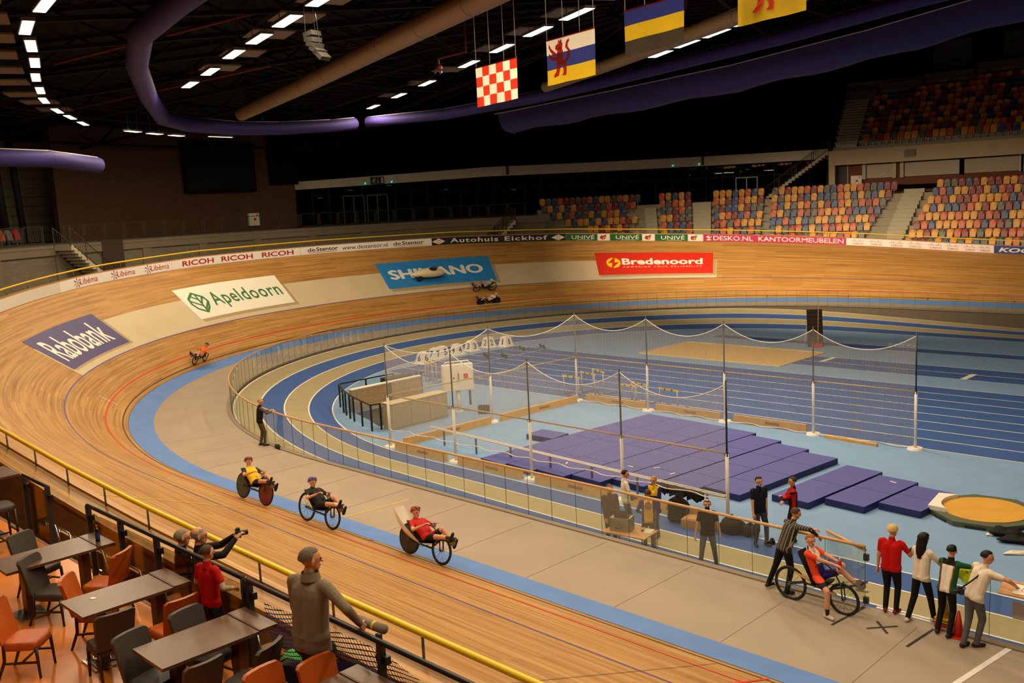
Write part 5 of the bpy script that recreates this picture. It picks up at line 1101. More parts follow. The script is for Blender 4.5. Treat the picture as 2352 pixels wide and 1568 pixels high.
def chair_tree(kind, stool=False):
    sh = 0.75 if stool else 0.46
    t = bpy.data.objects.new('bar_stool' if stool else 'cafe_chair', None); C.objects.link(t)
    m = MB(); n = 8
    def cushion(u, v):                     # rounded seat pad, faces +y
        e = lambda q: math.copysign(abs(math.cos(q)) ** 0.35, math.cos(q)); f = lambda q: math.copysign(abs(math.sin(q)) ** 0.35, math.sin(q))
        return (0.22 * e(u) * (1 - 0.12 * (v > 0.9 or v < 0.1)), 0.22 * f(u) * (1 - 0.12 * (v > 0.9 or v < 0.1)), sh - 0.11 + 0.11 * v)
    us = frange(0, 2 * math.pi, 0.26); m.grid(cushion, us, [0, 0.12, 0.5, 0.88, 1.0]); 
    k = len(us); m.add([cushion(u, 1.0) for u in us[:-1]], [tuple(range(k - 1))], 0, False); m.add([cushion(u, 0.0) for u in us[:-1]], [tuple(range(k - 2, -1, -1))], 0, False)
    m.build('seat', leather[kind], t)
    if not stool:
        m = MB(); th = 0.05
        def back(u, v, o): w = 0.215 + 0.02 * v; x = u * w; z = sh - 0.02 + 0.47 * v - 0.03 * (abs(u) > 0.9) * (v > 0.9); y = -0.2 - 0.12 * v - 0.045 * (1 - u * u) * v - 0.0; return (x, y - o * th, z)
        us, vs = [-1, -0.85, -0.5, 0, 0.5, 0.85, 1], [0, 0.3, 0.6, 0.9, 1]
        m.grid(lambda u, v: back(u, v, 0), us, vs); m.grid(lambda u, v: back(-u, v, 1), us, vs)
        for v in (0, 1): m.grid(lambda u, q: back(u, v, q), us, [0, 1])
        for u in (-1, 1): m.grid(lambda v, q: back(u, v, q), vs, [0, 1])
        m.build('backrest', leather[kind], t)
    for sx in (-1, 1):
        MB().tube([(sx * 0.19, 0.19, sh - 0.08), (sx * 0.2, 0.21, 0)], [0.024, 0.016], 6).build('leg', leg_dark, t)
        MB().tube([(sx * 0.19, -0.2, sh - 0.02), (sx * 0.19, -0.21, sh * 0.5), (sx * 0.2, -0.3, 0)], [0.024, 0.022, 0.016], 6).build('leg', leg_dark, t)
        MB().bar((sx * 0.195, 0.2, 0.2), (sx * 0.195, -0.22, 0.2), 0.02, 0.025).build('stretcher', leg_dark, t)
    MB().bar((-0.195, -0.0, 0.2), (0.195, -0.0, 0.2), 0.02, 0.025).build('stretcher', leg_dark, t)
    if stool: MB().bar((-0.195, 0.2, 0.32), (0.195, 0.2, 0.32), 0.025, 0.03).build('foot_rest', leg_dark, t)
    return t
protos = {k: chair_tree(k) for k in ('dark', 'orange')}; used = {}
def chair(kind, x, y, face, label):        # face: heading of the sitter in degrees
    o = protos[kind] if kind not in used else copy_tree(protos[kind]); used[kind] = 1
    o.location = (x, y, TZ); o.rotation_euler = (0, 0, R(face - 90)); o.scale = (0.93, 0.93, 0.95); tag(o, label, 'chair', 'cafe chairs on the terrace')
chair('dark', -13.8, 4.3, 25, 'dark leather chair behind the table with the bottle')
chair('dark', -12.72, 4.1, 38, 'dark leather chair between the first two tables, facing right')
chair('dark', -13.3, 3.1, 60, 'dark leather chair cut by the left edge below the first table')
chair('orange', -11.48, 3.34, 46, 'orange leather chair standing free at the bottom left')
chair('dark', -10.6, 3.92, 176, 'dark leather chair with its back to us at the middle table')
chair('orange', -10.38, 4.55, 184, 'orange leather chair with its back to us at the middle table')
chair('orange', -12.45, 4.62, 215, 'orange leather chair turned sideways near the drink bottle')
chair('orange', -11.62, 4.2, 50, 'orange leather chair half hidden behind the middle table')
chair('dark', -9.4, 4.5, 12, 'dark leather chair just left of the boy in red')
chair('dark', -9.32, 3.86, 16, 'dark leather chair at the left side of the third table')
chair('dark', -8.72, 3.95, 184, 'dark leather chair with its back to us at the bottom edge')
chair('dark', -8.52, 4.46, 204, 'dark leather chair between third table and standing man')
chair('orange', -7.26, 4.72, 5, 'orange leather chair right of the standing man')
chair('orange', -7.5, 4.3, 8, 'orange leather chair cut by the bottom edge below the man')
st = chair_tree('dark', True); st.location = (-16.3, 4.55, TZ); tag(st, 'tall dark bar stool by the high table at left', 'stool')
t = empty('drink_bottle', (-13.12, 4.86, TZ + 0.766), 0, 'small blue labelled drink bottle with red cap on the first table', 'bottle')
m = MB(); m.tube([(0, 0, 0), (0, 0, 0.12), (0, 0, 0.16), (0, 0, 0.2)], [0.032, 0.032, 0.026, 0.012], 10); m.build('bottle_body', mat('cola_dark', rgb(50, 26, 16), 0.2), t)
MB().disc((0, 0, 0.075), (0, 0, 1), 0.034, 0.08, 12).build('label', mat('label_blue', rgb(40, 60, 150), 0.5), t); MB().disc((0, 0, 0.21), (0, 0, 1), 0.014, 0.025, 8).build('cap', red_paint, t)
m = MB(); m.box((0, 0, 0.002), (0.07, 0.05, 0.004)); tag(m.build('napkin_scrap', white_paint, None, (-11.15, 4.0, TZ + 0.753), R(30)), 'tiny white paper scrap on the middle table', 'scrap')
# terrace railing with glass panels
tg = glass_mat('terrace_glass', (0.72, 0.66, 0.52, 1), 0.10)
def terrace_rail(x0, x1, label, glass=True):
    t = empty('terrace_railing', (x0, 5.07, TZ), 0, label, 'railing'); L = x1 - x0
    MB().tube([(0, 0, 1.06), (L, 0, 1.06)], 0.028, 8).build('top_rail', black_metal, t)
    n = max(1, int(round(L / 1.15)))
    for k in range(n + 1):
        x = L * k / n; MB().box((x, 0.01, 0.53), (0.05, 0.07, 1.06)).build('post', dark_steel, t); MB().box((x, 0.03, 0.88), (0.16, 0.06, 0.08)).build('glass_clamp', black_metal, t)
        if glass and k < n:
            m = MB(); m.box((x + L / n / 2, 0.06, 0.5), (L / n - 0.08, 0.012, 0.85)); m.build('glass_panel', tg, t)
terrace_rail(-13.95, -9.55, 'black terrace railing with glass panels left of the boy')
terrace_rail(-16.6, -15.55, 'short black terrace railing with glass at the left edge')
terrace_rail(-9.45, 1.4, 'black terrace railing behind the standing man running to the bottom edge', False)
net_blue = net_mat('net_blue', rgb(40, 72, 170), 0.05, 0.006)
m = MB(); m.grid(lambda x, v: (x, 5.2 + 0.25 * (1 - v) * 0.3 + 0.05 * math.sin(x * 4 + v * 5), TZ - 0.25 + (1.08 + 0.06 * math.sin(x * 3)) * v), frange(-9.3, -6.2, 0.15), frange(0, 1, 0.12), uvf=lambda x, v: (x + v * 0.9, v * 1.1 - x * 0.25))
tag(m.build('safety_net', net_blue), 'dark blue knotted safety net hung on the terrace railing', 'net')
m = MB(); m.grid(lambda x, v: (x, 5.42 + 0.08 * math.sin(x * 5 + v * 3), TZ - 0.55 + 0.9 * v), frange(-8.4, -7.2, 0.12), frange(0, 1, 0.14)); tag(m.build('blue_cloth', mat('cloth_blue', rgb(36, 52, 104), 0.8)), 'crumpled dark blue cloth behind the safety net', 'cloth')
# seats and rolled mat in the walkway
def walk_seat(x, label, col):
    t = empty('walkway_seat', (x, 5.62, 2.2), R(0), label, 'seat')
    for sx in (-0.24, 0.24): MB().tube([(sx, -0.15, 0), (sx, -0.15, 0.42), (sx, -0.22, 0.85)], 0.016, 5).build('frame_side', chrome, t)
    MB().tube([(-0.24, -0.22, 0.85), (0.24, -0.22, 0.85)], 0.016, 5).build('frame_top', chrome, t)
    MB().box((0, -0.19, 0.62), (0.42, 0.04, 0.34)).build('back_pad', col, t); MB().box((0, 0.03, 0.43), (0.42, 0.36, 0.04)).build('seat_pad', col, t)
oak = mat('oak_ply', rgb(166, 104, 48), 0.5, 0.1); lo = leather['orange']
for i, (x, c) in enumerate(((-16.6, oak), (-16.0, oak), (-15.3, oak), (-14.7, oak), (-14.1, lo), (-13.4, lo), (-12.7, oak), (-10.9, oak), (-10.2, oak))): walk_seat(x, 'metal framed walkway seat below the terrace, %s from the left' % ORD[i], c)
t = empty('rolled_mat', (-7.75, 5.34, TZ + 0.98), R(4), 'grey rolled mat with yellow band lying along the railing', 'mat')
MB().tube([(0, 0, 0), (0.4, 0, 0)], 0.048, 14).build('roll', mat('mat_grey', rgb(122, 110, 92), 0.8), t); MB().tube([(0.24, 0, 0), (0.265, 0, 0)], 0.05, 14).build('band', yellow_paint, t)
MB().bar((0.3, 0, -0.07), (0.3, 0, -1.6), 0.05).build('support', dark_steel, t)
# ================================================================== people (each body is one continuous remeshed surface)
def V3(*a): return np.array(a, dtype=float)
def ik(a, c, la, lb, pole):
    """middle joint of a two-bone limb from a to c; returns (mid, end)"""
    d = c - a; D = np.linalg.norm(d); D2 = min(D, (la + lb) * 0.999); d = d / max(D, 1e-6); c = a + d * D2
    x = (la * la - lb * lb + D2 * D2) / (2 * D2); h = math.sqrt(max(la * la - x * x, 0))
    p = pole - d * np.dot(pole, d); p = p / max(np.linalg.norm(p), 1e-6)
    return a + d * x + p * h, c
def cap_mesh(caps, n=10):
    V = []; F = []
    for a, b, ra, rb, _ in caps:
        d = b - a; L = np.linalg.norm(d); d = d / L if L > 1e-6 else V3(0, 0, 1)
        u = V3(0, 0, 1) if abs(d[2]) < 0.9 else V3(1, 0, 0); x = np.cross(d, u); x /= np.linalg.norm(x); y = np.cross(d, x)
        rings = [(a, ra, t) for t in (-90, -60, -30, 0)] + [(b, rb, t) for t in (0, 30, 60, 90)]; o = len(V)
        for c, r, t in rings:
            k, s = math.cos(R(t)) * r, math.sin(R(t)) * r
            if abs(t) == 90: k = r * 0.02
            for j in range(n): an = 2 * math.pi * j / n; V.append(tuple(c + d * s + (x * math.cos(an) + y * math.sin(an)) * k))
        m = len(rings)
        for i in range(m - 1):
            for j in range(n): F.append((o + i * n + j, o + i * n + (j + 1) % n, o + (i + 1) * n + (j + 1) % n, o + (i + 1) * n + j))
        F.append(tuple(o + j for j in range(n - 1, -1, -1))); F.append(tuple(o + (m - 1) * n + j for j in range(n)))
    return V, F
def nearest_tag(P, caps):
    best = np.full(len(P), 1e9); tagi = np.zeros(len(P), dtype=int)
    for i, (a, b, ra, rb, _) in enumerate(caps):
        d = b - a; L2 = max(float(d @ d), 1e-9); t = np.clip((P - a) @ d / L2, 0, 1); q = np.linalg.norm(P - a - t[:, None] * d, axis=1) - (ra + (rb - ra) * t)
        m = q < best; best[m] = q[m]; tagi[m] = i
    return tagi
_rm = bpy.data.objects.new('remesh_tool', bpy.data.meshes.new('remesh_tool'))
def remesh(V, F, size, smooth=4):
    me = bpy.data.meshes.new('tmp_body'); me.from_pydata(V, [], F); ob = bpy.data.objects.new('tmp_body', me); C.objects.link(ob)
    r = ob.modifiers.new('r', 'REMESH'); r.mode = 'VOXEL'; r.voxel_size = size; r.use_smooth_shade = True
    s = ob.modifiers.new('s', 'SMOOTH'); s.factor = 0.5; s.iterations = smooth
    dg = bpy.context.evaluated_depsgraph_get(); out = bpy.data.meshes.new_from_object(ob.evaluated_get(dg))
    bpy.data.objects.remove(ob); bpy.data.meshes.remove(me); return out
SKIN = mat('skin', rgb(206, 146, 110), 0.6, 0.04); 
def hand_caps(w, d, up, k, curl=0.5):
    """palm, four unequal fingers and a thumb from the wrist w along d; up = back of the hand"""
    d = d / np.linalg.norm(d); side = np.cross(d, up); side /= max(np.linalg.norm(side), 1e-6); up = np.cross(side, d); out = []
    pc = w + d * 0.045 * k
    for o in (-0.022, 0.0, 0.022): out.append((w + side * o * k * 0.7, w + d * 0.08 * k + side * o * k, 0.017 * k, 0.016 * k, 'skin'))
    for o, L in ((-0.033, 0.062), (-0.011, 0.075), (0.011, 0.07), (0.033, 0.055)):
        a = w + d * 0.088 * k + side * o * k; b = a + (d * math.cos(curl) - up * math.sin(curl)) * L * 0.5 * k; c = b + (d * math.cos(curl * 2.1) - up * math.sin(curl * 2.1)) * L * 0.5 * k
        out += [(a, b, 0.0095 * k, 0.009 * k, 'skin'), (b, c, 0.009 * k, 0.0075 * k, 'skin')]
    a = w + d * 0.03 * k - side * 0.03 * k; b = a + (d * 0.6 - side * 0.75 - up * 0.2) * 0.035 * k; c = b + (d * 0.9 - side * 0.3 - up * 0.3) * 0.03 * k
    out += [(a, b, 0.012 * k, 0.011 * k, 'skin'), (b, c, 0.011 * k, 0.009 * k, 'skin')]
    return out
def rotm(deg, axis):
    return np.array(Matrix.Rotation(R(deg), 3, axis))
def person(label, loc, face, h, cloth, hair, handL=None, handR=None, footL=None, footR=None, lean=0.0, side=0.0, hip=None, hipy=0.0, head=(0, 0), sleeve='short', build=1.0, paint=None, voxel=0.013, long_hair=False, bald=False, poleL=None, poleR=None, kneeL=None, kneeR=None, recline=None, shorts=False, hairmat=None, helmet=None, cap=None, beard=False, z0=0.0, group=None, twist=0.0, hem=-0.02):
    """standing figure facing +y locally, k scales with the height; hands/feet in local metres"""
    k = h / 1.75; caps = []; add = lambda a, b, ra, rb, t: caps.append((np.array(a, float), np.array(b, float), ra * k, rb * k, t))
    hipz = (hip if hip is not None else 0.92 * k); H = V3(0, hipy, hipz)
    sp = rotm(-lean, 'X') @ rotm(side, 'Y') @ rotm(twist, 'Z')
    up = sp @ V3(0, 0, 1); rt = sp @ V3(1, 0, 0); fw = sp @ V3(0, 1, 0)
    hL, hR = H - V3(1, 0, 0) * 0.085 * k, H + V3(1, 0, 0) * 0.085 * k
    chest = H + up * 0.36 * k; nb = H + up * 0.545 * k
    sL, sR = H + up * 0.482 * k - rt * 0.168 * k * build, H + up * 0.482 * k + rt * 0.168 * k * build
    bw = build
    add(hL, hR, 0.098 * bw, 0.098 * bw, 'leg')
    for s in (-1, 1):
        add(H + rt * s * 0.06 * k + up * hem * k, H + rt * s * 0.075 * k + up * 0.40 * k, 0.102 * bw, 0.10 * bw, 'top')
        add(H + rt * s * 0.075 * k + up * 0.40 * k, H + rt * s * 0.13 * k * bw + up * 0.49 * k, 0.085 * bw, 0.065, 'top')
    add(H + up * 0.12 * k + fw * 0.03 * k * bw, H + up * 0.33 * k + fw * 0.03 * k, 0.10 * bw, 0.10, 'top')
    add(H + up * 0.5 * k, nb + up * 0.03 * k, 0.075, 0.058, 'top'); 
    hd = rotm(head[0], 'Z') @ rotm(-head[1], 'X'); hup, hfw, hrt = hd @ V3(0, 0, 1), hd @ V3(0, 1, 0), hd @ V3(1, 0, 0)
    if recline is not None: pass
    neck_top = nb + (up * 0.5 + hup * 0.5) * 0.07 * k; add(nb, neck_top, 0.052, 0.05, 'skin'); hc = neck_top + hup * 0.095 * k + hfw * 0.02 * k
    add(hc + hup * 0.03 * k - hfw * 0.015 * k, hc + hup * 0.025 * k + hfw * 0.015 * k, 0.088, 0.083, 'head'); add(hc - hup * 0.02 * k + hfw * 0.015 * k, hc - hup * 0.075 * k + hfw * 0.045 * k, 0.066, 0.042, 'skin')
    add(hc - hup * 0.005 * k + hfw * 0.085 * k, hc - hup * 0.032 * k + hfw * 0.108 * k, 0.012, 0.016, 'skin')
    for s in (-1, 1): add(hc + hrt * s * 0.085 * k + hup * 0.005 * k, hc + hrt * s * 0.088 * k - hup * 0.03 * k, 0.018, 0.014, 'skin')
    # arms
    hands = []
    for s, S, T, pole in ((-1, sL, handL, poleL), (1, sR, handR, poleR)):
        T = V3(s * 0.25 * k, hipy + 0.04, 0.80 * k) if T is None else V3(*T)
        pole = V3(s * 0.6, -0.7, -0.3) if pole is None else V3(*pole)
        e, w = ik(S, T, 0.285 * k, 0.25 * k, pole)
        mid = S + (e - S) * 0.62
        if sleeve == 'long': add(S, e, 0.062, 0.05, 'sleeve'); add(e, w, 0.05, 0.036, 'sleeve')
        elif sleeve == 'none': add(S, e, 0.052, 0.042, 'skin'); add(e, w, 0.04, 0.028, 'skin')
        elif sleeve == 'under': add(S, mid, 0.06, 0.054, 'sleeve'); add(mid, e, 0.046, 0.043, 'under'); add(e, w, 0.044, 0.034, 'under')
        else: add(S, mid, 0.06, 0.052, 'sleeve'); add(mid, e, 0.044, 0.041, 'skin'); add(e, w, 0.04, 0.028, 'skin')
        dv = w - e; hands += hand_caps(w + dv / np.linalg.norm(dv) * 0.012, dv, (V3(0, 0, 1) if abs(dv[2]) < abs(dv[1]) + abs(dv[0]) else V3(s, 0.2, 0)), k)
    # legs
    ends = []
    for s, hp, T, kn in ((-1, hL, footL, kneeL), (1, hR, footR, kneeR)):
        T = V3(s * 0.10 * k, 0.0, 0.085 * k) if T is None else V3(T[0], T[1], (T[2] if len(T) > 2 else 0.085 * k))
        kn = V3(s * 0.08, 1, 0.1) if kn is None else V3(*kn)
        kk, an = ik(hp, T, 0.43 * k, 0.43 * k, kn)
        if shorts:
            md = hp + (kk - hp) * 0.72; add(hp, md, 0.092 * bw, 0.078, 'leg'); add(md, kk, 0.066, 0.056, 'skin'); add(kk, an + (kk - an) * 0.3, 0.055, 0.05, 'skin'); add(an + (kk - an) * 0.3, an, 0.046, 0.036, 'sock')
        else: add(hp, kk, 0.092 * bw, 0.066, 'leg'); add(kk, an, 0.064, 0.05, 'leg')
        fdir = V3(s * 0.25, 1, 0); 
        if recline is not None: fdir = V3(0, 0.35, 1)
        fdir = fdir / np.linalg.norm(fdir); dn = V3(0, 0, -1) if recline is None else V3(0, 1, -0.35) / 1.06
        add(an - fdir * 0.05 * k + dn * 0.035 * k, an + fdir * 0.13 * k + dn * 0.045 * k, 0.042, 0.036, 'shoe')
        ends.append(an)
    V, F = cap_mesh(caps); me = remesh(V, F, voxel * max(k, 0.8))
    slots = {}
    def slot(m):
        if m not in slots: slots[m] = len(slots)
        return slots[m]
    cm = {'skin': SKIN, 'head': SKIN, 'sock': cloth.get('sock', black_rubber), 'sleeve': cloth.get('sleeve', cloth['top']), 'under': cloth.get('under', SKIN)}
    cm.update({q: v for q, v in cloth.items()}); cm.setdefault('shoe', black_rubber)
    if bald is False and helmet is None and cap is None: pass
    nf = len(me.polygons); ctr = np.empty(nf * 3); me.polygons.foreach_get('center', ctr); ctr = ctr.reshape(-1, 3); tg = nearest_tag(ctr, caps)
    mi = np.zeros(nf, dtype=np.int32)
    Rinv = sp.T
    for i in range(nf):
        tname = caps[tg[i]][4]
        if tname in ('leg', 'top'): tname = 'top' if (Rinv[2] @ (ctr[i] - H)) / k > hem - 0.045 else 'leg'
        m = cm[tname]
        if paint:
            q = Rinv @ (ctr[i] - H); q2 = paint(tname, q / k, ctr[i]); m = q2 or m
        mi[i] = slot(m)
    # fingers are appended to the same mesh
    bm = bmesh.new(); bm.from_mesh(me); mlay = None
    hv, hf = cap_mesh(hands, 6); bm.verts.ensure_lookup_table()
    nv = [bm.verts.new(p) for p in hv]; skin_i = slot(cloth.get('glove', SKIN)); nfaces = []
    bm.faces.ensure_lookup_table()
    for i, f in enumerate(bm.faces): f.material_index = int(mi[i])
    for f in hf:
        try: ff = bm.faces.new([nv[j] for j in f]); ff.material_index = skin_i; ff.smooth = True
        except ValueError: pass
    # eyes
    for s in (-1, 1):
        c0 = hc + hrt * s * 0.033 * k + hfw * 0.086 * k + hup * 0.005 * k; r = 0.011 * k; ring = []
        ev, ef = cap_mesh([(c0, c0 + hfw * 0.002, r, r, '')], 6); nn = [bm.verts.new(p) for p in ev]
        for f in ef:
            try: ff = bm.faces.new([nn[j] for j in f]); ff.material_index = slot(black_rubber)
            except ValueError: pass
    # mouth
    c0 = hc - hup * 0.062 * k + hfw * 0.083 * k; ev, ef = cap_mesh([(c0 - hrt * 0.018 * k, c0 + hrt * 0.018 * k, 0.007 * k, 0.007 * k, '')], 6); nn = [bm.verts.new(p) for p in ev]
    for f in ef:
        try: ff = bm.faces.new([nn[j] for j in f]); ff.material_index = slot(mat('lips', rgb(158, 84, 72), 0.6))
        except ValueError: pass
    me.materials.clear()
    for m in slots: me.materials.append(m)
    bm.to_mesh(me); bm.free()
    t = empty('person', (loc[0], loc[1], loc[2]), R(face - 90), label, 'person', group)
    o = bpy.data.objects.new('body', me); C.objects.link(o); o.parent = t; me.name = 'body'
    # hair / headgear as a child
    mb = MB(); hm = hair if not isinstance(hair, str) else None
    def capsurf(u, v, r0, drop, fr):        # u around, v from the crown down
        a = 2 * math.pi * u; th = v * R(drop + (0 if math.cos(a - math.pi / 2) < 0.25 else -fr)); rr = r0 * (1 + 0.03 * math.sin(9 * a) * math.sin(7 * v))
        loc_ = V3(math.cos(a) * math.sin(th) * rr * 0.95, math.sin(a) * math.sin(th) * rr * 1.1, math.cos(th) * rr)
        return hc + (hrt * loc_[0] + hfw * (loc_[1] - 0.008) + hup * (loc_[2] + 0.022)) * k
    us, vs = frange(0, 1, 0.06), frange(0, 1, 0.12)
    if helmet:
        mb.grid(lambda u, v: capsurf(u, v, 0.118, 100, 32), us, vs); ho = mb.build('helmet', helmet, t)
        for q in (-0.05, 0.0, 0.05):
            v0 = MB(); v0.tube([hc + (hrt * q + hup * 0.122 + hfw * y + hup * (-0.35 * y * y * 8)) * k for y in (-0.1, -0.03, 0.04, 0.1)], 0.012 * k, 5); v0.build('vent_rib', black_rubber, ho)
    elif cap:
        mb.grid(lambda u, v: capsurf(u, v, 0.108, 95, 15), us, vs); ho = mb.build('cap', cap, t); pk = MB(); pk.grid(lambda u, v: hc + (hrt * (u * 0.08) + hfw * (0.085 + 0.08 * v * (1 - 0.4 * u * u)) + hup * (0.05 - 0.02 * v - 0.02 * u * u)) * k, [-1, -0.5, 0, 0.5, 1], [0, 0.5, 1]); pk.build('cap_peak', cap, ho)
    elif bald:
        def fringe(u, v): return capsurf(u, 0.62 + 0.38 * v, 0.096, 112, 55)
        mb.grid(fringe, [x for x in us], [0, 0.5, 1]); mb.build('hair', hair, t)
    elif long_hair:
        def lh(u, v):
            if v <= 0.5: return capsurf(u, v * 2, 0.108, 105, 42)
            a = 2 * math.pi * u; b = capsurf(u, 1.0, 0.108, 105, 42); bk = max(0, -math.sin(a)) ** 0.5
            return b - V3(0, 0, 1) * (v - 0.5) * 2 * 0.36 * k * bk + (-hfw * 0.04 * math.sin((v - 0.5) * 6) + hrt * 0.012 * math.sin(v * 40 + a * 6)) * bk * k
        mb.grid(lh, us, frange(0, 1, 0.07)); mb.build('hair', hair, t)
    else:
        mb.grid(lambda u, v: capsurf(u, v, 0.0985, 96, 44), us, vs); mb.build('hair', hair, t)
    if beard:
        bb = MB(); bb.grid(lambda u, v: hc + (hrt * (math.sin(u) * 0.055) + hfw * (0.035 + math.cos(u) * 0.055) - hup * (0.045 + 0.05 * v)) * k, frange(-1.5, 1.5, 0.3), [0, 0.5, 1]); bb.build('beard', hair, t)
    return t, hc, H, sp, k
def cl(name, r, g, b, rough=0.8, var=0.08, sc_=14): return mat('cloth_' + name, rgb(r, g, b), rough, var, sc_, spec=0.2)
black_c = cl('black', 24, 23, 22); dark_jean = cl('dark_jean', 44, 46, 52); grey_jean = cl('grey_jean', 88, 88, 90); blue_jean = cl('blue_jean', 62, 70, 86); red_c = cl('red', 186, 16, 12); white_c = cl('white', 226, 212, 194); navy_c = cl('navy', 22, 24, 36)
hair_brown = cl('hair_brown', 74, 50, 32, 0.6, 0.2, 30); hair_dark = cl('hair_dark', 28, 22, 18, 0.5, 0.2, 30); hair_grey = cl('hair_grey', 150, 138, 120, 0.7, 0.2, 40); hair_blond = cl('hair_blond', 168, 124, 66, 0.6, 0.2, 30); hair_ginger = cl('hair_ginger', 146, 84, 40, 0.6, 0.2, 30)
def camera_thing(loc, rz, label, strap=True):
    t = empty('camera_gear', loc, rz, label, 'camera')
    MB().box((0, 0, 0), (0.13, 0.07, 0.09)).build('camera_body', black_rubber, t); MB().disc((0, 0.08, 0), (0, 1, 0), 0.035, 0.1, 12).build('lens', black_metal, t); MB().box((0, 0, 0.06), (0.05, 0.05, 0.03)).build('viewfinder', black_rubber, t)
    return t

# --- on the safety zone
person('man in black vest and grey trousers leaning on the curved wooden handrail', (-29.5, 16.83, 0), 72, 1.7, {'top': black_c, 'sleeve': cl('grey_sleeve', 84, 78, 76), 'leg': cl('grey_trouser', 82, 74, 62), 'shoe': black_rubber}, hair_blond, handL=(-0.12, 0.42, 1.2), handR=(0.12, 0.45, 1.2), sleeve='long', lean=6, head=(-35, 5), footR=(0.1, 0.1), z0=0)
t = empty('camera_gear', (-28.75, 17.0, 0), R(-20), 'black camera with strap lying on the floor beside the man in the vest', 'camera'); MB().box((0, 0, 0.06), (0.2, 0.14, 0.12)).build('camera_body', black_rubber, t); MB().disc((0.16, 0, 0.055), (1, 0, 0), 0.05, 0.16, 12).build('lens', black_metal, t); MB().tube([(-0.1, 0, 0.1), (0.05, 0.15, 0.02), (0.3, 0.12, 0.02), (0.38, -0.02, 0.02)], 0.012, 5).build('strap', black_rubber, t)
plaid = stripe_mat('striped_shirt', rgb(40, 34, 28), rgb(170, 156, 134), 18, 0.16)
person('man in dark striped shirt and black trousers leaning over the handrail', (-9.25, 16.72, 0), 62, 1.76, {'top': plaid, 'leg': black_c, 'shoe': black_rubber}, hair_brown, handL=(0.05, 0.55, 1.22), handR=(0.42, 0.42, 1.24), sleeve='long', lean=22, hipy=-0.05, footL=(-0.28, -0.25), footR=(0.16, -0.1), build=1.12, head=(-10, 12), poleR=(0.9, -0.2, 0.5))
camera_thing((-9.62, 16.82, 0.92), R(140), 'black camera hanging at the hip of the man in the striped shirt')
person('man in red polo shirt, black trousers and pale cap standing in the gateway', (-7.25, 17.0, 0), 96, 1.72, {'top': red_c, 'leg': black_c, 'shoe': cl('red_shoe', 138, 30, 22)}, hair_grey, cap=cl('cap_tan', 206, 176, 118), handR=(0.2, 0.35, 1.12), handL=(-0.26, 0.04, 0.82), build=1.16, head=(-28, 0), lean=3)
camera_thing((-7.0, 17.4, 1.15), R(-20), 'small black camera held by the man in the red polo shirt')
person('woman with long curly dark hair in white shirt raising one hand', (-6.65, 16.9, 0), 76, 1.72, {'top': white_c, 'leg': black_c, 'shoe': cl('white_shoe', 216, 206, 190)}, hair_dark, long_hair=True, handL=(-0.26, 0.28, 1.42), handR=(0.18, 0.4, 1.15), poleL=(-0.5, 0.2, -0.9), footL=(-0.18, -0.12), footR=(0.12, 0.22), head=(-10, 0), lean=4, build=0.94)
jer_w, jer_g, jer_o = cl('jersey_white', 222, 214, 200), cl('jersey_green', 26, 84, 54), cl('jersey_orange', 200, 84, 30)
def paint_jersey(tn, q, c):
    if tn in ('top',):
        if q[2] > 0.44 and abs(q[0]) < 0.12: return black_c
        w = 0.085 + 0.06 * max(0, q[2] - 0.1)
        if abs(q[0]) < w and q[1] < 0.06: return jer_w
        return jer_o if abs(q[0]) < w + 0.014 else jer_g
    if tn == 'sleeve': return white_c if q[2] < 0.4 else jer_g
person('person in white and green sports jersey and black trousers leaning on the rail', (-6.12, 16.72, 0), 84, 1.66, {'top': jer_g, 'leg': black_c, 'shoe': black_rubber}, hair_dark, handL=(-0.05, 0.5, 1.14), handR=(0.25, 0.5, 1.14), lean=16, paint=paint_jersey, hipy=-0.02, footL=(-0.14, -0.05), footR=(0.1, -0.1), poleR=(1, 0, 0.2))
person('man with black hair in white shirt and grey jeans, camera on his back', (-5.55, 16.66, 0), 60, 1.76, {'top': white_c, 'leg': grey_jean, 'shoe': black_rubber}, hair_dark, handL=(-0.02, 0.5, 1.14), handR=(0.4, 0.38, 1.16), lean=18, side=4, footL=(-0.02, -0.3), footR=(0.06, -0.1), hipy=-0.12, head=(-42, 4), build=1.06, poleR=(1, 0, 0.2))
camera_thing((-5.78, 16.38, 1.02), R(150), 'black camera with strap on the back of the man in grey jeans')
m = MB(); m.tube([(-5.78, 16.4, 1.06), (-5.62, 16.48, 1.22), (-5.46, 16.62, 1.4)], 0.015, 5); tag(m.build('camera_strap', black_rubber), 'thin black strap across the back of the white shirt', 'strap')

# --- in the infield
person('man in navy T-shirt and dark jeans standing on the blue lane by the mats', (-12.3, 20.85, INF), -28, 1.82, {'top': navy_c, 'leg': cl('slate_jean', 52, 54, 56), 'shoe': cl('brown_shoe', 62, 48, 36)}, hair_dark, handR=(0.24, 0.14, 0.84), handL=(-0.2, 0.05, 0.86), head=(0, 0), build=1.05, footL=(-0.16, 0.1))
def paint_rb(tn, q, c):
    if tn == 'top': return red_c if (q[2] > 0.3 and q[1] > 0.0) or abs(q[0]) > 0.15 else black_c
    if tn == 'sleeve': return red_c if (int(c[2] * 16) % 3) else black_c
person('man in red and black track jacket with folded arms', (-11.75, 21.6, INF), 215, 1.72, {'top': black_c, 'sleeve': red_c, 'leg': black_c, 'shoe': black_rubber}, hair_brown, handL=(0.12, 0.26, 1.16), handR=(-0.12, 0.28, 1.12), sleeve='long', paint=paint_rb, head=(10, 0), poleL=(-0.9, 0.2, -0.5), poleR=(0.9, 0.2, -0.5))
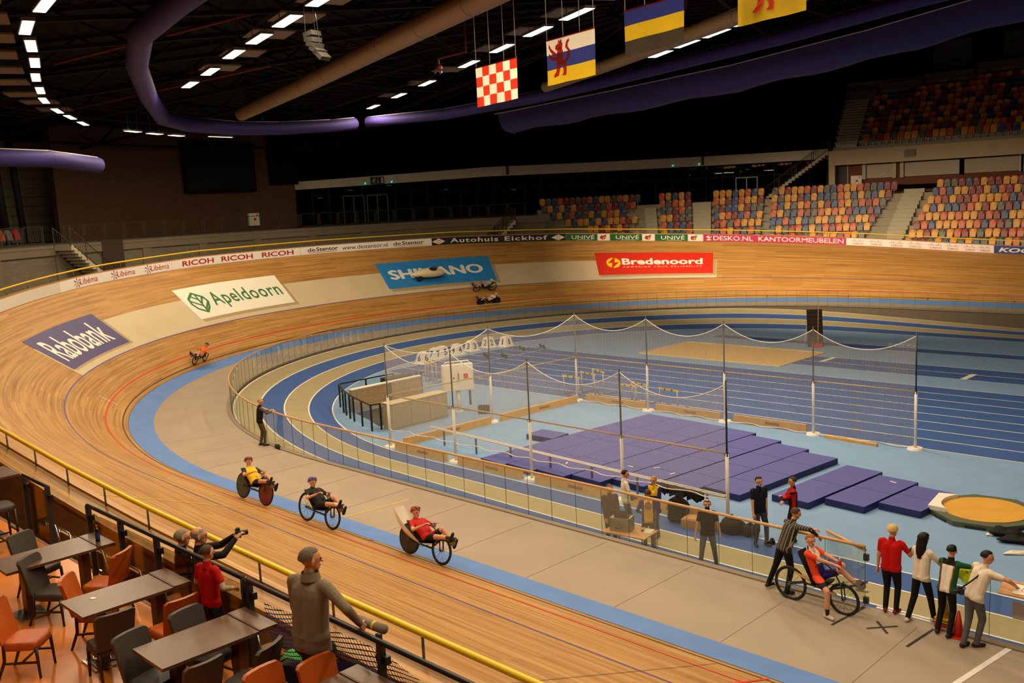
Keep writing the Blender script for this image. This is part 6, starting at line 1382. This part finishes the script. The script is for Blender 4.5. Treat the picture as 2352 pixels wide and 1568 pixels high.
person('bearded balding man in black sweater and grey jeans walking behind the glass', (-12.45, 18.75, INF), -55, 1.74, {'top': black_c, 'leg': grey_jean, 'shoe': black_rubber}, hair_dark, bald=True, beard=True, handR=(0.3, 0.1, 0.82), handL=(-0.3, 0.02, 0.84), footL=(-0.2, -0.12), footR=(0.2, 0.2), build=1.02)
person('man in maroon shirt with glasses standing behind the metal box', (-15.2, 18.45, INF), -30, 1.7, {'top': cl('maroon', 66, 36, 30), 'leg': cl('maroon_dark', 46, 34, 30), 'shoe': black_rubber}, cl('hair_greybrown', 96, 80, 60, 0.7, 0.2, 30), sleeve='long', build=1.08, handR=(0.2, 0.2, 0.85))
person('photographer in white T-shirt seen from behind near the cage pole', (-15.6, 19.6, INF), 52, 1.74, {'top': white_c, 'leg': dark_jean, 'shoe': black_rubber}, hair_dark, handR=(0.25, 0.25, 1.0), head=(-10, 0))
camera_thing((-15.25, 19.45, INF + 1.05), R(-40), 'black camera at the side of the photographer in white')
jac_b, jac_y = cl('jacket_blue', 44, 40, 104), cl('jacket_yellow', 226, 178, 20)
def paint_jac(tn, q, c):
    if tn == 'top': return jac_y if abs(q[0]) < 0.115 else jac_b
    if tn == 'sleeve': return jac_b
def paint_jac2(tn, q, c):
    if tn == 'top': return jac_y if q[2] > 0.3 else jac_b
    if tn == 'sleeve': return jac_b
person('smiling woman in blue and yellow jacket facing us', (-14.75, 19.75, INF), -80, 1.68, {'top': jac_b, 'leg': blue_jean, 'shoe': black_rubber}, hair_blond, handL=(-0.05, 0.26, 1.05), handR=(0.08, 0.26, 1.05), sleeve='long', paint=paint_jac2, build=0.95)
person('person in yellow-backed blue jacket with emblem, back turned to us', (-14.2, 18.75, INF), 128, 1.66, {'top': jac_b, 'leg': blue_jean, 'shoe': black_rubber}, hair_brown, handL=(-0.2, 0.24, 0.98), handR=(0.22, 0.2, 0.98), sleeve='long', paint=paint_jac, build=1.08)
m = MB(); q = [(0.085 * math.cos(2 * math.pi * i / 14) * (1.25 if i % 2 else 1.0), 0.085 * math.sin(2 * math.pi * i / 14) * (1.25 if i % 2 else 1.0)) for i in range(14)]
m.add([(x, -0.002, z) for x, z in q], [tuple(range(14))], 0); m.add([(x * 0.7, -0.004, z * 0.7) for x, z in q], [tuple(range(14))], 1)
em = m.build('back_emblem', [cl('emblem_red', 190, 60, 40), cl('emblem_grey', 130, 120, 130)]); em.parent = [o for o in bpy.data.objects if o.get('label', '').startswith('person in yellow-backed')][0]; em.location = (0.0, -0.135, 1.28)

# --- terrace and walkway
knit = mat('knit_grey', rgb(128, 114, 94), 0.9, 0.12, 60, bump=0.3)
man = person('grey-haired man in grey knitted jacket standing at the terrace railing', (-7.85, 4.84, TZ), 104, 1.86, {'top': knit, 'leg': cl('cord_brown', 52, 38, 28), 'shoe': black_rubber}, cl('hair_greying', 104, 90, 76, 0.6, 0.25, 40), handR=(0.46, 0.2, 1.1), handL=(-0.22, 0.18, 0.95), sleeve='long', lean=4, build=1.22, head=(-34, 0), voxel=0.011, poleR=(0.9, -0.3, -0.3), hem=-0.1)
t0, hc0, H0, sp0, k0 = man
m = MB(); m.grid(lambda u, v: tuple(hc0 + V3(0.085 * math.cos(u) * (1 + 0.25 * v), 0.085 * math.sin(u) * (1 + 0.2 * v) - 0.02, -0.115 - 0.075 * v)), frange(0, 2 * math.pi, 0.3), [0, 0.5, 1]); m.build('collar', knit, t0)
person('boy in red T-shirt over pale sleeves seen from behind', (-10.0, 4.88, TZ), 104, 1.40, {'top': red_c, 'under': cl('sleeve_cream', 186, 168, 140), 'leg': cl('boy_jean', 40, 44, 48), 'shoe': black_rubber}, hair_brown, handL=(-0.16, 0.2, 0.86), handR=(0.2, 0.16, 0.86), sleeve='under', build=1.0, voxel=0.010, head=(-8, 0))
wz = 2.2
person('bald man in black jacket holding up a camera beside the yellow rail', (-11.62, 5.58, wz), 66, 1.78, {'top': black_c, 'leg': black_c, 'shoe': black_rubber}, hair_grey, bald=True, handL=(-0.06, 0.46, 1.56), handR=(0.1, 0.46, 1.56), sleeve='long', voxel=0.012, poleR=(0.8, 0.2, -0.8), poleL=(-0.8, 0.2, -0.8), head=(-10, 0))
camera_thing((-11.42, 6.05, wz + 1.6), R(66 - 90), 'small camera held up by the bald man')
person('woman with curly grey hair in black coat beside the bald man', (-11.95, 5.5, wz), 80, 1.70, {'top': black_c, 'leg': black_c, 'shoe': black_rubber}, cl('hair_curly_grey', 138, 122, 100, 0.8, 0.3, 60), sleeve='long', voxel=0.013, head=(-15, 0))
green_c = cl('green_jersey', 74, 160, 74)
t = empty('green_garment', (-9.05, 5.5, 2.95), R(20), 'crumpled bright green garment with dark shoes behind the railing', 'clothing')
m = MB(); m.grid(lambda x, y: (x, y, 0.12 * math.exp(-(x * x * 9 + y * y * 30)) + 0.02 * math.sin(x * 20 + y * 13)), frange(-0.3, 0.35, 0.07), frange(-0.12, 0.12, 0.05)); m.build('fabric', green_c, t)
for x in (0.08, 0.32): MB().ball((x, 0.05, 0.16), (0.05, 0.06, 0.11), 8, 6).build('shoe', black_rubber, t)
MB().box((0, 0, -0.38), (0.6, 0.22, 0.7)).build('crate', mat('dark_box', rgb(46, 42, 36)), t)
# ================================================================== recumbent bicycles and their riders
def wheel(parent, c, r, disc=None, tyre=0.022, name='wheel'):
    m = MB(); m.tube([(c[0], c[1] + r * math.cos(2 * math.pi * i / 32), c[2] + r * math.sin(2 * math.pi * i / 32)) for i in range(32)], tyre, 6, closed=True)
    w = m.build(name, black_rubber, parent)
    MB().tube([(c[0], c[1] + (r - 0.03) * math.cos(2 * math.pi * i / 32), c[2] + (r - 0.03) * math.sin(2 * math.pi * i / 32)) for i in range(32)], 0.014, 5, closed=True).build('rim', disc or dark_steel, w)
    MB().disc(c, (1, 0, 0), 0.03, 0.09, 10).build('hub', grey_steel, w)
    if disc: MB().disc(c, (1, 0, 0), r - 0.02, 0.03, 32).build('wheel_disc', disc, w)
    else:
        m = MB()
        for i in range(16): a = 2 * math.pi * i / 16; m.tube([(c[0] + (0.03 if i % 2 else -0.03), c[1], c[2]), (c[0], c[1] + (r - 0.03) * math.cos(a), c[2] + (r - 0.03) * math.sin(a))], 0.0035, 3)
        tag(m.build('spokes', grey_steel, w), kind='stuff')
    return w
def recumbent(label, loc, M3, frame, r=0.33, rr=None, wb=1.15, seat_z=0.5, recl=32, disc=(None, None), fairing=None, boom=0.75, seat_mat=None):
    rr = rr or r; t = empty('recumbent_bicycle', loc, 0, label, 'bicycle'); t.rotation_mode = 'QUATERNION'; t.rotation_quaternion = M3.to_quaternion()
    wheel(t, (0, 0, rr), rr, disc[0]); wheel(t, (0, wb, r), r, disc[1])
    sy = 0.56
    MB().tube([(0, 0, rr), (0, 0.25, seat_z - 0.08), (0, sy + 0.2, seat_z - 0.1), (0, wb - 0.05, r + 0.22), (0, wb + boom, seat_z + 0.2)], 0.024, 8).build('main_tube', frame, t)
    for sx in (-0.05, 0.05):
        MB().tube([(sx, 0, rr), (sx * 0.5, 0.3, seat_z - 0.08)], 0.012, 6).build('chain_stay', frame, t); MB().tube([(sx, wb, r), (sx, wb - 0.04, r + r + 0.04)], 0.014, 6).build('fork_blade', frame, t)
    d = Vector((0, -math.cos(R(recl)), math.sin(R(recl)))); b0 = Vector((0, sy, seat_z))
    m = MB(); W = 0.2
    def shell(u, v):
        p = b0 + d * (v * 0.66) if v > 0 else b0 + Vector((0, -v * 0.28, -v * v * -0.05)); n = Vector((0, d.z, -d.y)).normalized() if v > 0 else Vector((0, 0, 1))
        return p + Vector((u * W * (1 - 0.25 * max(0, v)), 0, 0)) + n * 0.035 * u * u
    us, vs = [-1, -0.5, 0, 0.5, 1], [-1, -0.5, 0, 0.25, 0.5, 0.75, 1]; m.grid(shell, us, vs); m.grid(lambda u, v: shell(-u, v) - Vector((0, 0, 0.025)), us, vs); m.build('seat_shell', seat_mat or black_rubber, t)
    MB().disc((0.05, wb + boom, seat_z + 0.2), (1, 0, 0), 0.1, 0.012, 20).build('chainring', grey_steel, t)
    MB().tube([(0.06, wb + boom, seat_z + 0.2), (0.06, wb + boom + 0.12, seat_z + 0.31)], 0.012, 5).build('crank', dark_steel, t); MB().tube([(-0.06, wb + boom, seat_z + 0.2), (-0.06, wb + boom - 0.12, seat_z + 0.09)], 0.012, 5).build('crank', dark_steel, t)
    for sx, dy, dz in ((1, 0.12, 0.11), (-1, -0.12, -0.11)): MB().box((sx * 0.12, wb + boom + dy, seat_z + 0.2 + dz), (0.1, 0.07, 0.02)).build('pedal', black_metal, t)
    MB().tube([(0, wb - 0.05, r + 0.25), (0, wb - 0.2, seat_z + 0.3), (0, wb - 0.38, seat_z + 0.42)], 0.014, 6).build('steering_stem', black_metal, t)
    MB().tube([(-0.19, wb - 0.48, seat_z + 0.38), (-0.16, wb - 0.38, seat_z + 0.43), (0.16, wb - 0.38, seat_z + 0.43), (0.19, wb - 0.48, seat_z + 0.38)], 0.013, 6).build('handlebar', black_metal, t)
    MB().tube([(0.05, wb + boom, seat_z + 0.3), (0.05, 0.5, seat_z - 0.12), (0.05, 0, rr + 0.05)], 0.006, 4).build('chain', dark_steel, t)
    if fairing:
        m = MB()
        def tail(u, v):
            a = math.pi * (u - 0.5) * 1.1; p = b0 + d * (0.05 + v * 1.12) + Vector((0, -0.05, -0.05)); w = 0.21 * math.sin(math.pi * (0.15 + 0.62 * v)) + 0.02
            return p + Vector((w * math.sin(a), -0.16 * math.cos(a) * math.sin(math.pi * (0.1 + 0.85 * v)), -0.16 * math.cos(a) * math.sin(math.pi * (0.1 + 0.85 * v))))
        m.grid(tail, frange(0, 1, 0.1), frange(0, 1, 0.1)); m.build('tail_fairing', fairing, t)
    return t, dict(seat=(0, sy, seat_z), recl=recl, bb=(wb + boom, seat_z + 0.2), bar=(wb - 0.46, seat_z + 0.38))
def rider(label, bike, info, cloth, helmet, skinlegs=True, h=1.75, paint=None, group=None, headpitch=-8):
    """reclined figure; the torso leans back, legs reach the pedals"""
    by, bz = info['bb']; sy, sz = info['seat'][1], info['seat'][2]
    lean = -(90 - info['recl']); k = h / 1.75
    hp = np.array((0, sy + 0.08, sz + 0.12))
    hy = info['bar'][0]; hz = info['bar'][1]
    t, hc, H, sp, kk = person(label, (0, 0, 0), 90, h, cloth, hair_dark, handL=(-0.18, hy, hz + 0.02), handR=(0.18, hy, hz + 0.02), footL=(-0.13, by - 0.14, bz - 0.11), footR=(0.13, by + 0.1, bz + 0.11), hip=float(hp[2]), hipy=float(hp[1]), lean=lean, head=(0, headpitch), sleeve='short', shorts=True, helmet=helmet, recline=1, kneeL=(0, 0.3, 1), kneeR=(0, 0.3, 1), poleL=(-0.7, 0, -0.6), poleR=(0.7, 0, -0.6), paint=paint, voxel=0.014, group=group)
    return t
def bike_matrix(s, w, lean_frac=0.45, rev=True):
    fwd_ = -heading(s) if rev else heading(s); a = alpha(s) * lean_frac; o = outward(s)
    up = (Vector((0, 0, 1)) * math.cos(a) - o * math.sin(a)).normalized(); rt = fwd_.cross(up).normalized(); up = rt.cross(fwd_).normalized()
    return Matrix((rt, fwd_, up)).transposed()
def on_track(s_rear, w, **kw):
    M3 = bike_matrix(s_rear, w); return Vector(trk(s_rear, w, 0.03)), M3
def ride(s, w, bike_label, rider_label, frame, cloth, helmet, paint=None, **kw):
    p, M3 = on_track(s, w); b, info = recumbent(bike_label, p, M3, frame, **kw)
    t = rider(rider_label, b, info, cloth, helmet, paint=paint); t.location = p; t.rotation_mode = 'QUATERNION'; t.rotation_quaternion = M3.to_quaternion()
    return b, t
lyc_black = cl('lycra_black', 26, 24, 26, 0.6); lyc_navy = cl('lycra_navy', 30, 28, 70, 0.6); lyc_yellow = cl('lycra_yellow', 236, 190, 26, 0.6); lyc_red = cl('lycra_red', 190, 26, 26, 0.6); lyc_orange = cl('lycra_orange', 226, 104, 30, 0.6)
hel_red = mat('helmet_red', rgb(150, 30, 30), 0.35, 0.05); hel_maroon = mat('helmet_maroon', rgb(106, 34, 36), 0.35, 0.05); hel_violet = mat('helmet_violet', rgb(70, 60, 130), 0.35, 0.05); hel_white = mat('helmet_white', rgb(226, 220, 212), 0.35, 0.03)
disc_green = mat('disc_green', rgb(28, 62, 52), 0.4, 0.05); disc_red = mat('disc_red', rgb(110, 20, 24), 0.4, 0.05); carbon = mat('carbon', rgb(30, 30, 32), 0.35, 0.08)
def paint_y(tn, q, c):
    if tn == 'sleeve': return lyc_navy
ride(-43.95, 0.62, 'black recumbent with dark green rear disc wheel and red front disc', 'rider in yellow and blue jersey on the disc-wheeled recumbent', carbon, {'top': lyc_yellow, 'leg': lyc_navy, 'shoe': black_rubber, 'sleeve': lyc_navy}, hel_maroon, disc=(disc_green, disc_red), seat_z=0.40, recl=36, wb=1.15, boom=0.36)
ride(-47.0, 0.6, 'black recumbent with spoked wheels, second of the three near bikes', 'rider in black with violet helmet on the spoked recumbent', carbon, {'top': lyc_black, 'leg': lyc_black, 'shoe': black_rubber, 'sock': white_c}, hel_violet, seat_z=0.38, recl=36, wb=1.1, boom=0.38, r=0.3, rr=0.34)
ride(-50.55, 0.2, 'recumbent with white tail fairing, nearest of the racing bikes', 'rider in red jersey and red helmet in front of the white fairing', carbon, {'top': lyc_red, 'leg': lyc_black, 'shoe': black_rubber}, hel_red, seat_z=0.38, recl=34, wb=1.1, boom=0.38, fairing=mat('fairing_white', rgb(226, 214, 196), 0.35, 0.03), disc=(carbon, None), r=0.3, rr=0.33)
ride(-15.5, 0.25, 'low recumbent of the orange rider on the left bend', 'rider in orange jersey crouched low on the left bend', carbon, {'top': lyc_orange, 'leg': white_c, 'shoe': black_rubber}, mat('helmet_dark', rgb(70, 60, 56), 0.4), seat_z=0.34, recl=36, wb=1.1, boom=0.35, r=0.28)
ride(10.3, 2.0, 'low recumbent below the blue advertisement, upper of two', 'rider in pale blue jersey, upper of the two below the blue advertisement', carbon, {'top': cl('pale_blue', 150, 170, 196), 'leg': lyc_black, 'shoe': black_rubber}, hel_white, seat_z=0.34, recl=24, wb=1.25, boom=0.3, r=0.27, rr=0.33)
ride(10.2, 0.62, 'low recumbent with black disc wheels, lower of two', 'rider in white jersey, lower of the two below the blue advertisement', carbon, {'top': white_c, 'leg': cl('lycra_lilac', 120, 110, 140), 'shoe': black_rubber}, hel_white, disc=(carbon, carbon), seat_z=0.34, recl=24, wb=1.25, boom=0.25, r=0.29)
# velomobile
s = 6.9; M3 = bike_matrix(s, 3.75, 0.85); p = Vector(trk(s, 3.75, 0.02))
t = empty('velomobile', p, 0, 'cream white streamlined velomobile riding over the blue advertisement', 'velomobile'); t.rotation_mode = 'QUATERNION'; t.rotation_quaternion = M3.to_quaternion()
def hull(u, v):
    y = -0.35 + 2.75 * u; sh = max(0.0, math.sin(math.pi * min(1, max(0, u)) ** 0.85)) ** 0.6; w = 0.38 * sh + 0.004; hh = 0.36 * sh + 0.004; a = 2 * math.pi * v
    return (w * math.cos(a), y, 0.42 + 0.14 * math.sin(math.pi * (1 - u)) * 0.6 + hh * math.sin(a) * (1.0 if math.sin(a) > 0 else 0.8))
m = MB(); m.grid(hull, frange(0, 1, 0.035), frange(0, 1, 0.05)); m.build('hull', mat('hull_cream', rgb(224, 208, 172), 0.3, 0.02), t)
MB().ball((0, 0.72, 0.86), (0.2, 0.32, 0.06), 14, 8).build('cockpit_rim', black_rubber, t)
for sx in (-0.3, 0.3): wheel(t, (sx, 1.75, 0.25), 0.23, carbon)
wheel(t, (0, 0.1, 0.25), 0.23, carbon)
MB().ball((0, 0.62, 0.98), (0.11, 0.13, 0.13), 12, 8).build('driver_helmet', mat('helmet_dark', rgb(70, 60, 56)), t)
# resting rider by the gateway
M3 = Matrix.Rotation(R(-92), 3, 'Z'); p = Vector((-9.0, 16.42, 0))
b, info = recumbent('black recumbent with large spoked wheels parked by the glass', p, M3, carbon, r=0.30, rr=0.33, wb=1.12, seat_z=0.5, recl=58, boom=0.36)
MB().bar((0, 0.1, 0.6), (0, 0.95, 0.35), 0.1, 0.03).build('rear_rack', pine, b)
lyc_blue = cl('lycra_blue', 44, 44, 130, 0.6); flame = cl('lycra_flame', 226, 70, 30, 0.6)
def paint_f(tn, q, c):
    if tn == 'top': return flame if abs(q[0]) > 0.1 else (white_c if q[2] > 0.25 and q[1] > 0 else lyc_blue)
    if tn == 'sleeve': return flame
t, hc, H, sp, k = person('seated rider in orange, white and blue jersey holding a red bottle', p, 90, 1.76, {'top': flame, 'leg': lyc_black, 'shoe': cl('shoe_white', 190, 180, 160), 'sock': black_rubber}, hair_ginger, handL=(-0.08, 0.98, 0.98), handR=(0.1, 0.98, 0.98), hip=0.63, hipy=0.62, lean=-20, head=(-25, 0), shorts=True, footR=(0.36, 0.98), footL=(-0.16, 1.36, 0.55), kneeR=(0.3, 0.5, 1), kneeL=(0, 0.2, 1), paint=paint_f, voxel=0.011)
t.rotation_euler = (0, 0, R(-92))
bt = empty('drink_bottle', p + M3 @ Vector((0.01, 1.04, 0.92)), 0, 'red drink bottle in the hands of the seated rider', 'bottle'); MB().tube([(0, 0, -0.05), (0, 0, 0.12), (0, 0, 0.15)], [0.036, 0.036, 0.018], 10).build('bottle_body', red_paint, bt); MB().tube([(0, 0, 0.15), (0, 0, 0.18)], 0.014, 8).build('nozzle', white_paint, bt)
# ================================================================== small things round the gateway and the time table
t = empty('folding_table', (-14.15, 18.25, INF), R(8), 'small wooden folding table behind the glass carrying a metal box', 'table')
MB().box((-0.2, -0.05, 0.70), (1.2, 0.75, 0.03)).build('table_top', mat('ply_top', rgb(204, 150, 92), 0.5, 0.08), t)
for x in (-0.7, 0.3):
    for y in (-0.35, 0.25): MB().tube([(x, y, 0), (x, y, 0.69)], 0.016, 6).build('leg', black_metal, t)
t = empty('metal_box', (-14.55, 18.12, INF + 0.716), R(18), 'grey metal flight case on the folding table', 'case')
MB().box((0, 0, 0.17), (0.5, 0.36, 0.34)).build('case_body', mat('alu', rgb(168, 150, 118), 0.4, 0.06, metal=0.4), t)
for x in (-0.25, 0.25): MB().box((x, 0, 0.17), (0.02, 0.37, 0.35)).build('edge_strip', grey_steel, t)
MB().tube([(-0.1, -0.19, 0.12), (-0.1, -0.22, 0.1), (0.05, -0.22, 0.1), (0.05, -0.19, 0.12)], 0.012, 5).build('handle', black_rubber, t)
t = empty('laptop', (-14.55, 18.15, INF + 1.057), R(200), 'open dark laptop on top of the grey metal case', 'laptop')
MB().box((0, 0, 0.01), (0.36, 0.26, 0.02)).build('keyboard_base', black_rubber, t); MB().box((0, 0.19, 0.12), (0.36, 0.015, 0.26), 0, Matrix.Rotation(R(-32), 3, 'X')).build('screen_lid', black_metal, t)
t = empty('cola_bottle', (-14.05, 18.3, INF + 0.716), 0, 'small dark cola bottle with pale label on the folding table', 'bottle'); MB().tube([(0, 0, 0), (0, 0, 0.14), (0, 0, 0.2), (0, 0, 0.23)], [0.032, 0.032, 0.014, 0.012], 10).build('bottle_body', mat('cola_dark', rgb(50, 26, 16)), t); MB().disc((0, 0, 0.09), (0, 0, 1), 0.034, 0.06, 10).build('label', white_paint, t); MB().disc((0, 0, 0.24), (0, 0, 1), 0.014, 0.02, 8).build('cap', black_rubber, t)
m = MB(); m.box((0, 0, 0.005), (0.21, 0.3, 0.01)); tag(m.build('paper_sheets', white_paint, None, (-13.95, 18.4, INF + 0.716), R(20)), 'white paper sheets on the folding table', 'paper')
t = empty('walking_stick', (-13.85, 18.55, INF), 0, 'thin black stick standing beside the yellow-backed jacket', 'stick'); MB().tube([(0, 0, 0), (0.0, 0.02, 0.98)], 0.015, 6).build('shaft', black_metal, t); MB().ball((0, 0.02, 1.0), 0.03, 8, 6).build('grip', black_rubber, t)
def blob(name, loc, size, material, label, cat, rz=0.0, seed=1, lobes=3):
    t = empty(name, loc, rz, label, cat); rnd = random.Random(seed); sx, sy, sz = size
    def f(u, v):
        a, b = 2 * math.pi * u, math.pi * v; n = 1 + 0.14 * math.sin(a * lobes + seed) + 0.1 * math.sin(b * 5 + a * 2 + seed)
        return (sx * math.sin(b) * math.cos(a) * n, sy * math.sin(b) * math.sin(a) * n, max(0.0, sz * (0.45 + 0.55 * math.cos(b) * n)))
    m = MB(); m.grid(f, frange(0, 1, 0.05), frange(0, 1, 0.08)); m.build('fabric', material, t); return t
bagm = cl('bag_black', 26, 25, 24)
t = blob('backpack', (-15.0, 21.15, INF), (0.3, 0.24, 0.72), bagm, 'black backpack standing in front of the wooden beam', 'backpack', 0.3, 2); MB().tube([(-0.12, -0.2, 0.55), (-0.16, -0.3, 0.4), (-0.12, -0.24, 0.15)], 0.02, 5).build('strap', bagm, t); MB().box((0, -0.24, 0.25), (0.3, 0.08, 0.26)).build('front_pocket', bagm, t)
t = blob('sports_bag', (-13.35, 21.25, INF), (0.42, 0.26, 0.4), bagm, 'black sports bag on the floor left of the navy T-shirt man', 'bag', 0.2, 5, 2); MB().tube([(-0.2, 0, 0.36), (0, 0, 0.5), (0.2, 0, 0.36)], 0.02, 5).build('handle', bagm, t)
t = blob('sports_bag', (-12.85, 21.35, INF), (0.22, 0.22, 0.3), bagm, 'small round black bag right of the larger sports bag', 'bag', 0.0, 7, 2); MB().tube([(-0.1, 0, 0.28), (0, 0, 0.36), (0.1, 0, 0.28)], 0.015, 5).build('handle', bagm, t)
for i, (x, y, sx, sy, sz, mm, lab) in enumerate(((-7.75, 25.1, 0.4, 0.25, 0.22, bagm, 'crumpled black jacket on the blue floor, left heap'), (-7.35, 24.85, 0.5, 0.25, 0.16, bagm, 'crumpled black jacket on the blue floor, right heap'), (-7.2, 24.0, 0.28, 0.12, 0.06, white_c, 'crumpled white cloth on the blue floor at the right edge'), (-8.1, 24.95, 0.12, 0.08, 0.05, white_c, 'small white cloth beside the black jackets'))):
    t = blob('crumpled_jacket' if i < 2 else 'crumpled_cloth', (x, y, INF), (sx, sy, sz), mm, lab, 'clothing', 0.4 * i, 11 + i, 4)
m = MB(); m.box((0, 0, 0.12), (0.9, 0.5, 0.24)); m.box((0, 0, 0.25), (0.8, 0.4, 0.02)); tag(m.build('cardboard_box', mat('cardboard', rgb(178, 132, 82), 0.8), None, (-14.25, 21.1, INF), R(12)), 'low cardboard box with papers right of the backpack', 'box')
for i, (x, w) in enumerate(((-16.2, 0.3), (-15.7, 0.55), (-15.1, 0.5))):
    m = MB(); m.grid(lambda u, v: (u * w, 0.07 * (1 if v < 0.5 else -1) + 0.02 * math.sin(u * 14), 0.66 - 0.34 * abs(v - 0.5) * 2 * (1 + 0.15 * math.sin(u * 9))), frange(-0.5, 0.5, 0.08), [0, 0.25, 0.45, 0.55, 0.75, 1]); tag(m.build('hung_garment', bagm if i != 1 else cl('garment_dark', 44, 38, 34), None, (x, 22.2 - 0.02 * i, INF), R(-4)), 'dark garment draped over the white rail, ' + ('left one', 'middle one', 'right one')[i], 'clothing')
# traffic cones at the glass
def cone(x, y, z, h, material, label):
    t = empty('traffic_cone', (x, y, z), 0, label, 'cone')
    MB().box((0, 0, 0.015), (0.27, 0.27, 0.03)).build('base', material, t); MB().tube([(0, 0, 0.03), (0, 0, h)], [0.1, 0.022], 14).build('cone_body', material, t)
orange_p = mat('cone_orange', rgb(216, 44, 16), 0.5, 0.04); yellow_p = mat('cone_yellow', rgb(214, 176, 30), 0.5, 0.04)
cone(-5.93, 16.76, 0, 0.48, orange_p, 'red orange traffic cone beside the crossed feet')
for k in range(4): cone(-6.28, 17.05 + 0.0 * k, 0.05 * k, 0.46, orange_p if k < 2 else yellow_p, ('lowest red cone of the stack by the glass', 'second red cone of the stack by the glass', 'lower yellow cone of the stack by the glass', 'topmost yellow cone of the stack by the glass')[k])
# cloth on the rail, clipboard desk at the right edge, notices on the glass
t = empty('neon_jacket', (-5.95, 17.0, 1.17), R(0), 'neon yellow and black jacket hung over the rail', 'clothing')
for i, (x, mm) in enumerate(((-0.22, bagm), (0.05, cl('neon', 204, 232, 40)), (0.25, cl('neon', 204, 232, 40)))):
    m = MB(); m.grid(lambda u, v: (x + u * 0.3, 0.08 * math.cos(math.pi * v) + 0.01 * math.sin(u * 20), 0.06 - 0.25 * abs(v - 0.5) * 2 * (1 + 0.2 * math.sin(u * 7 + i))), frange(-0.5, 0.5, 0.1), frange(0, 1, 0.15)); m.build('sleeve_fold', mm, t)
t = empty('rail_desk', (-4.9, 17.0, 1.05), R(4), 'small slanted wooden desk with paper fixed on the rail at right', 'desk'); MB().box((0, -0.18, 0.05), (0.75, 0.4, 0.025), 0, Matrix.Rotation(R(14), 3, 'X')).build('board', mat('ply_top', rgb(204, 150, 92)), t); MB().box((0.05, -0.2, 0.068), (0.42, 0.28, 0.006), 0, Matrix.Rotation(R(14), 3, 'X')).build('paper', white_paint, t); MB().bar((0.1, -0.05, -0.05), (0.1, 0.0, -0.3), 0.05, 0.03).build('bracket', pine, t)
m = MB(); V, F = text2d('05', bold=0.0); m.add([(0.05 - 0.1 + 0.2 * x, -0.26 + 0.12 * y, 0.0725 + (-0.26 + 0.12 * y + 0.2) * 0.249) for x, y in V], F); m.build('handwriting', mat('pencil', rgb(206, 150, 140), 0.7), t)
for i, (x, w) in enumerate(((-5.02, 0.2), (-4.6, 0.3))):
    m = MB(); m.box((0, 0, 0.15), (w, 0.006, 0.3)); tag(m.build('glass_notice', mat('notice_grey', rgb(176, 166, 160), 0.7), None, (x, 16.978, 0.5)), 'pale paper notice taped on the glass, ' + ('left one', 'right one')[i], 'notice')
m = MB(); m.box((0, 0, 0.004), (1.3, 0.08, 0.01)); tag(m.build('door_sill', white_paint, None, (-6.9, 17.06, 0)), 'pale sill strip in the gateway of the barrier', 'sill')
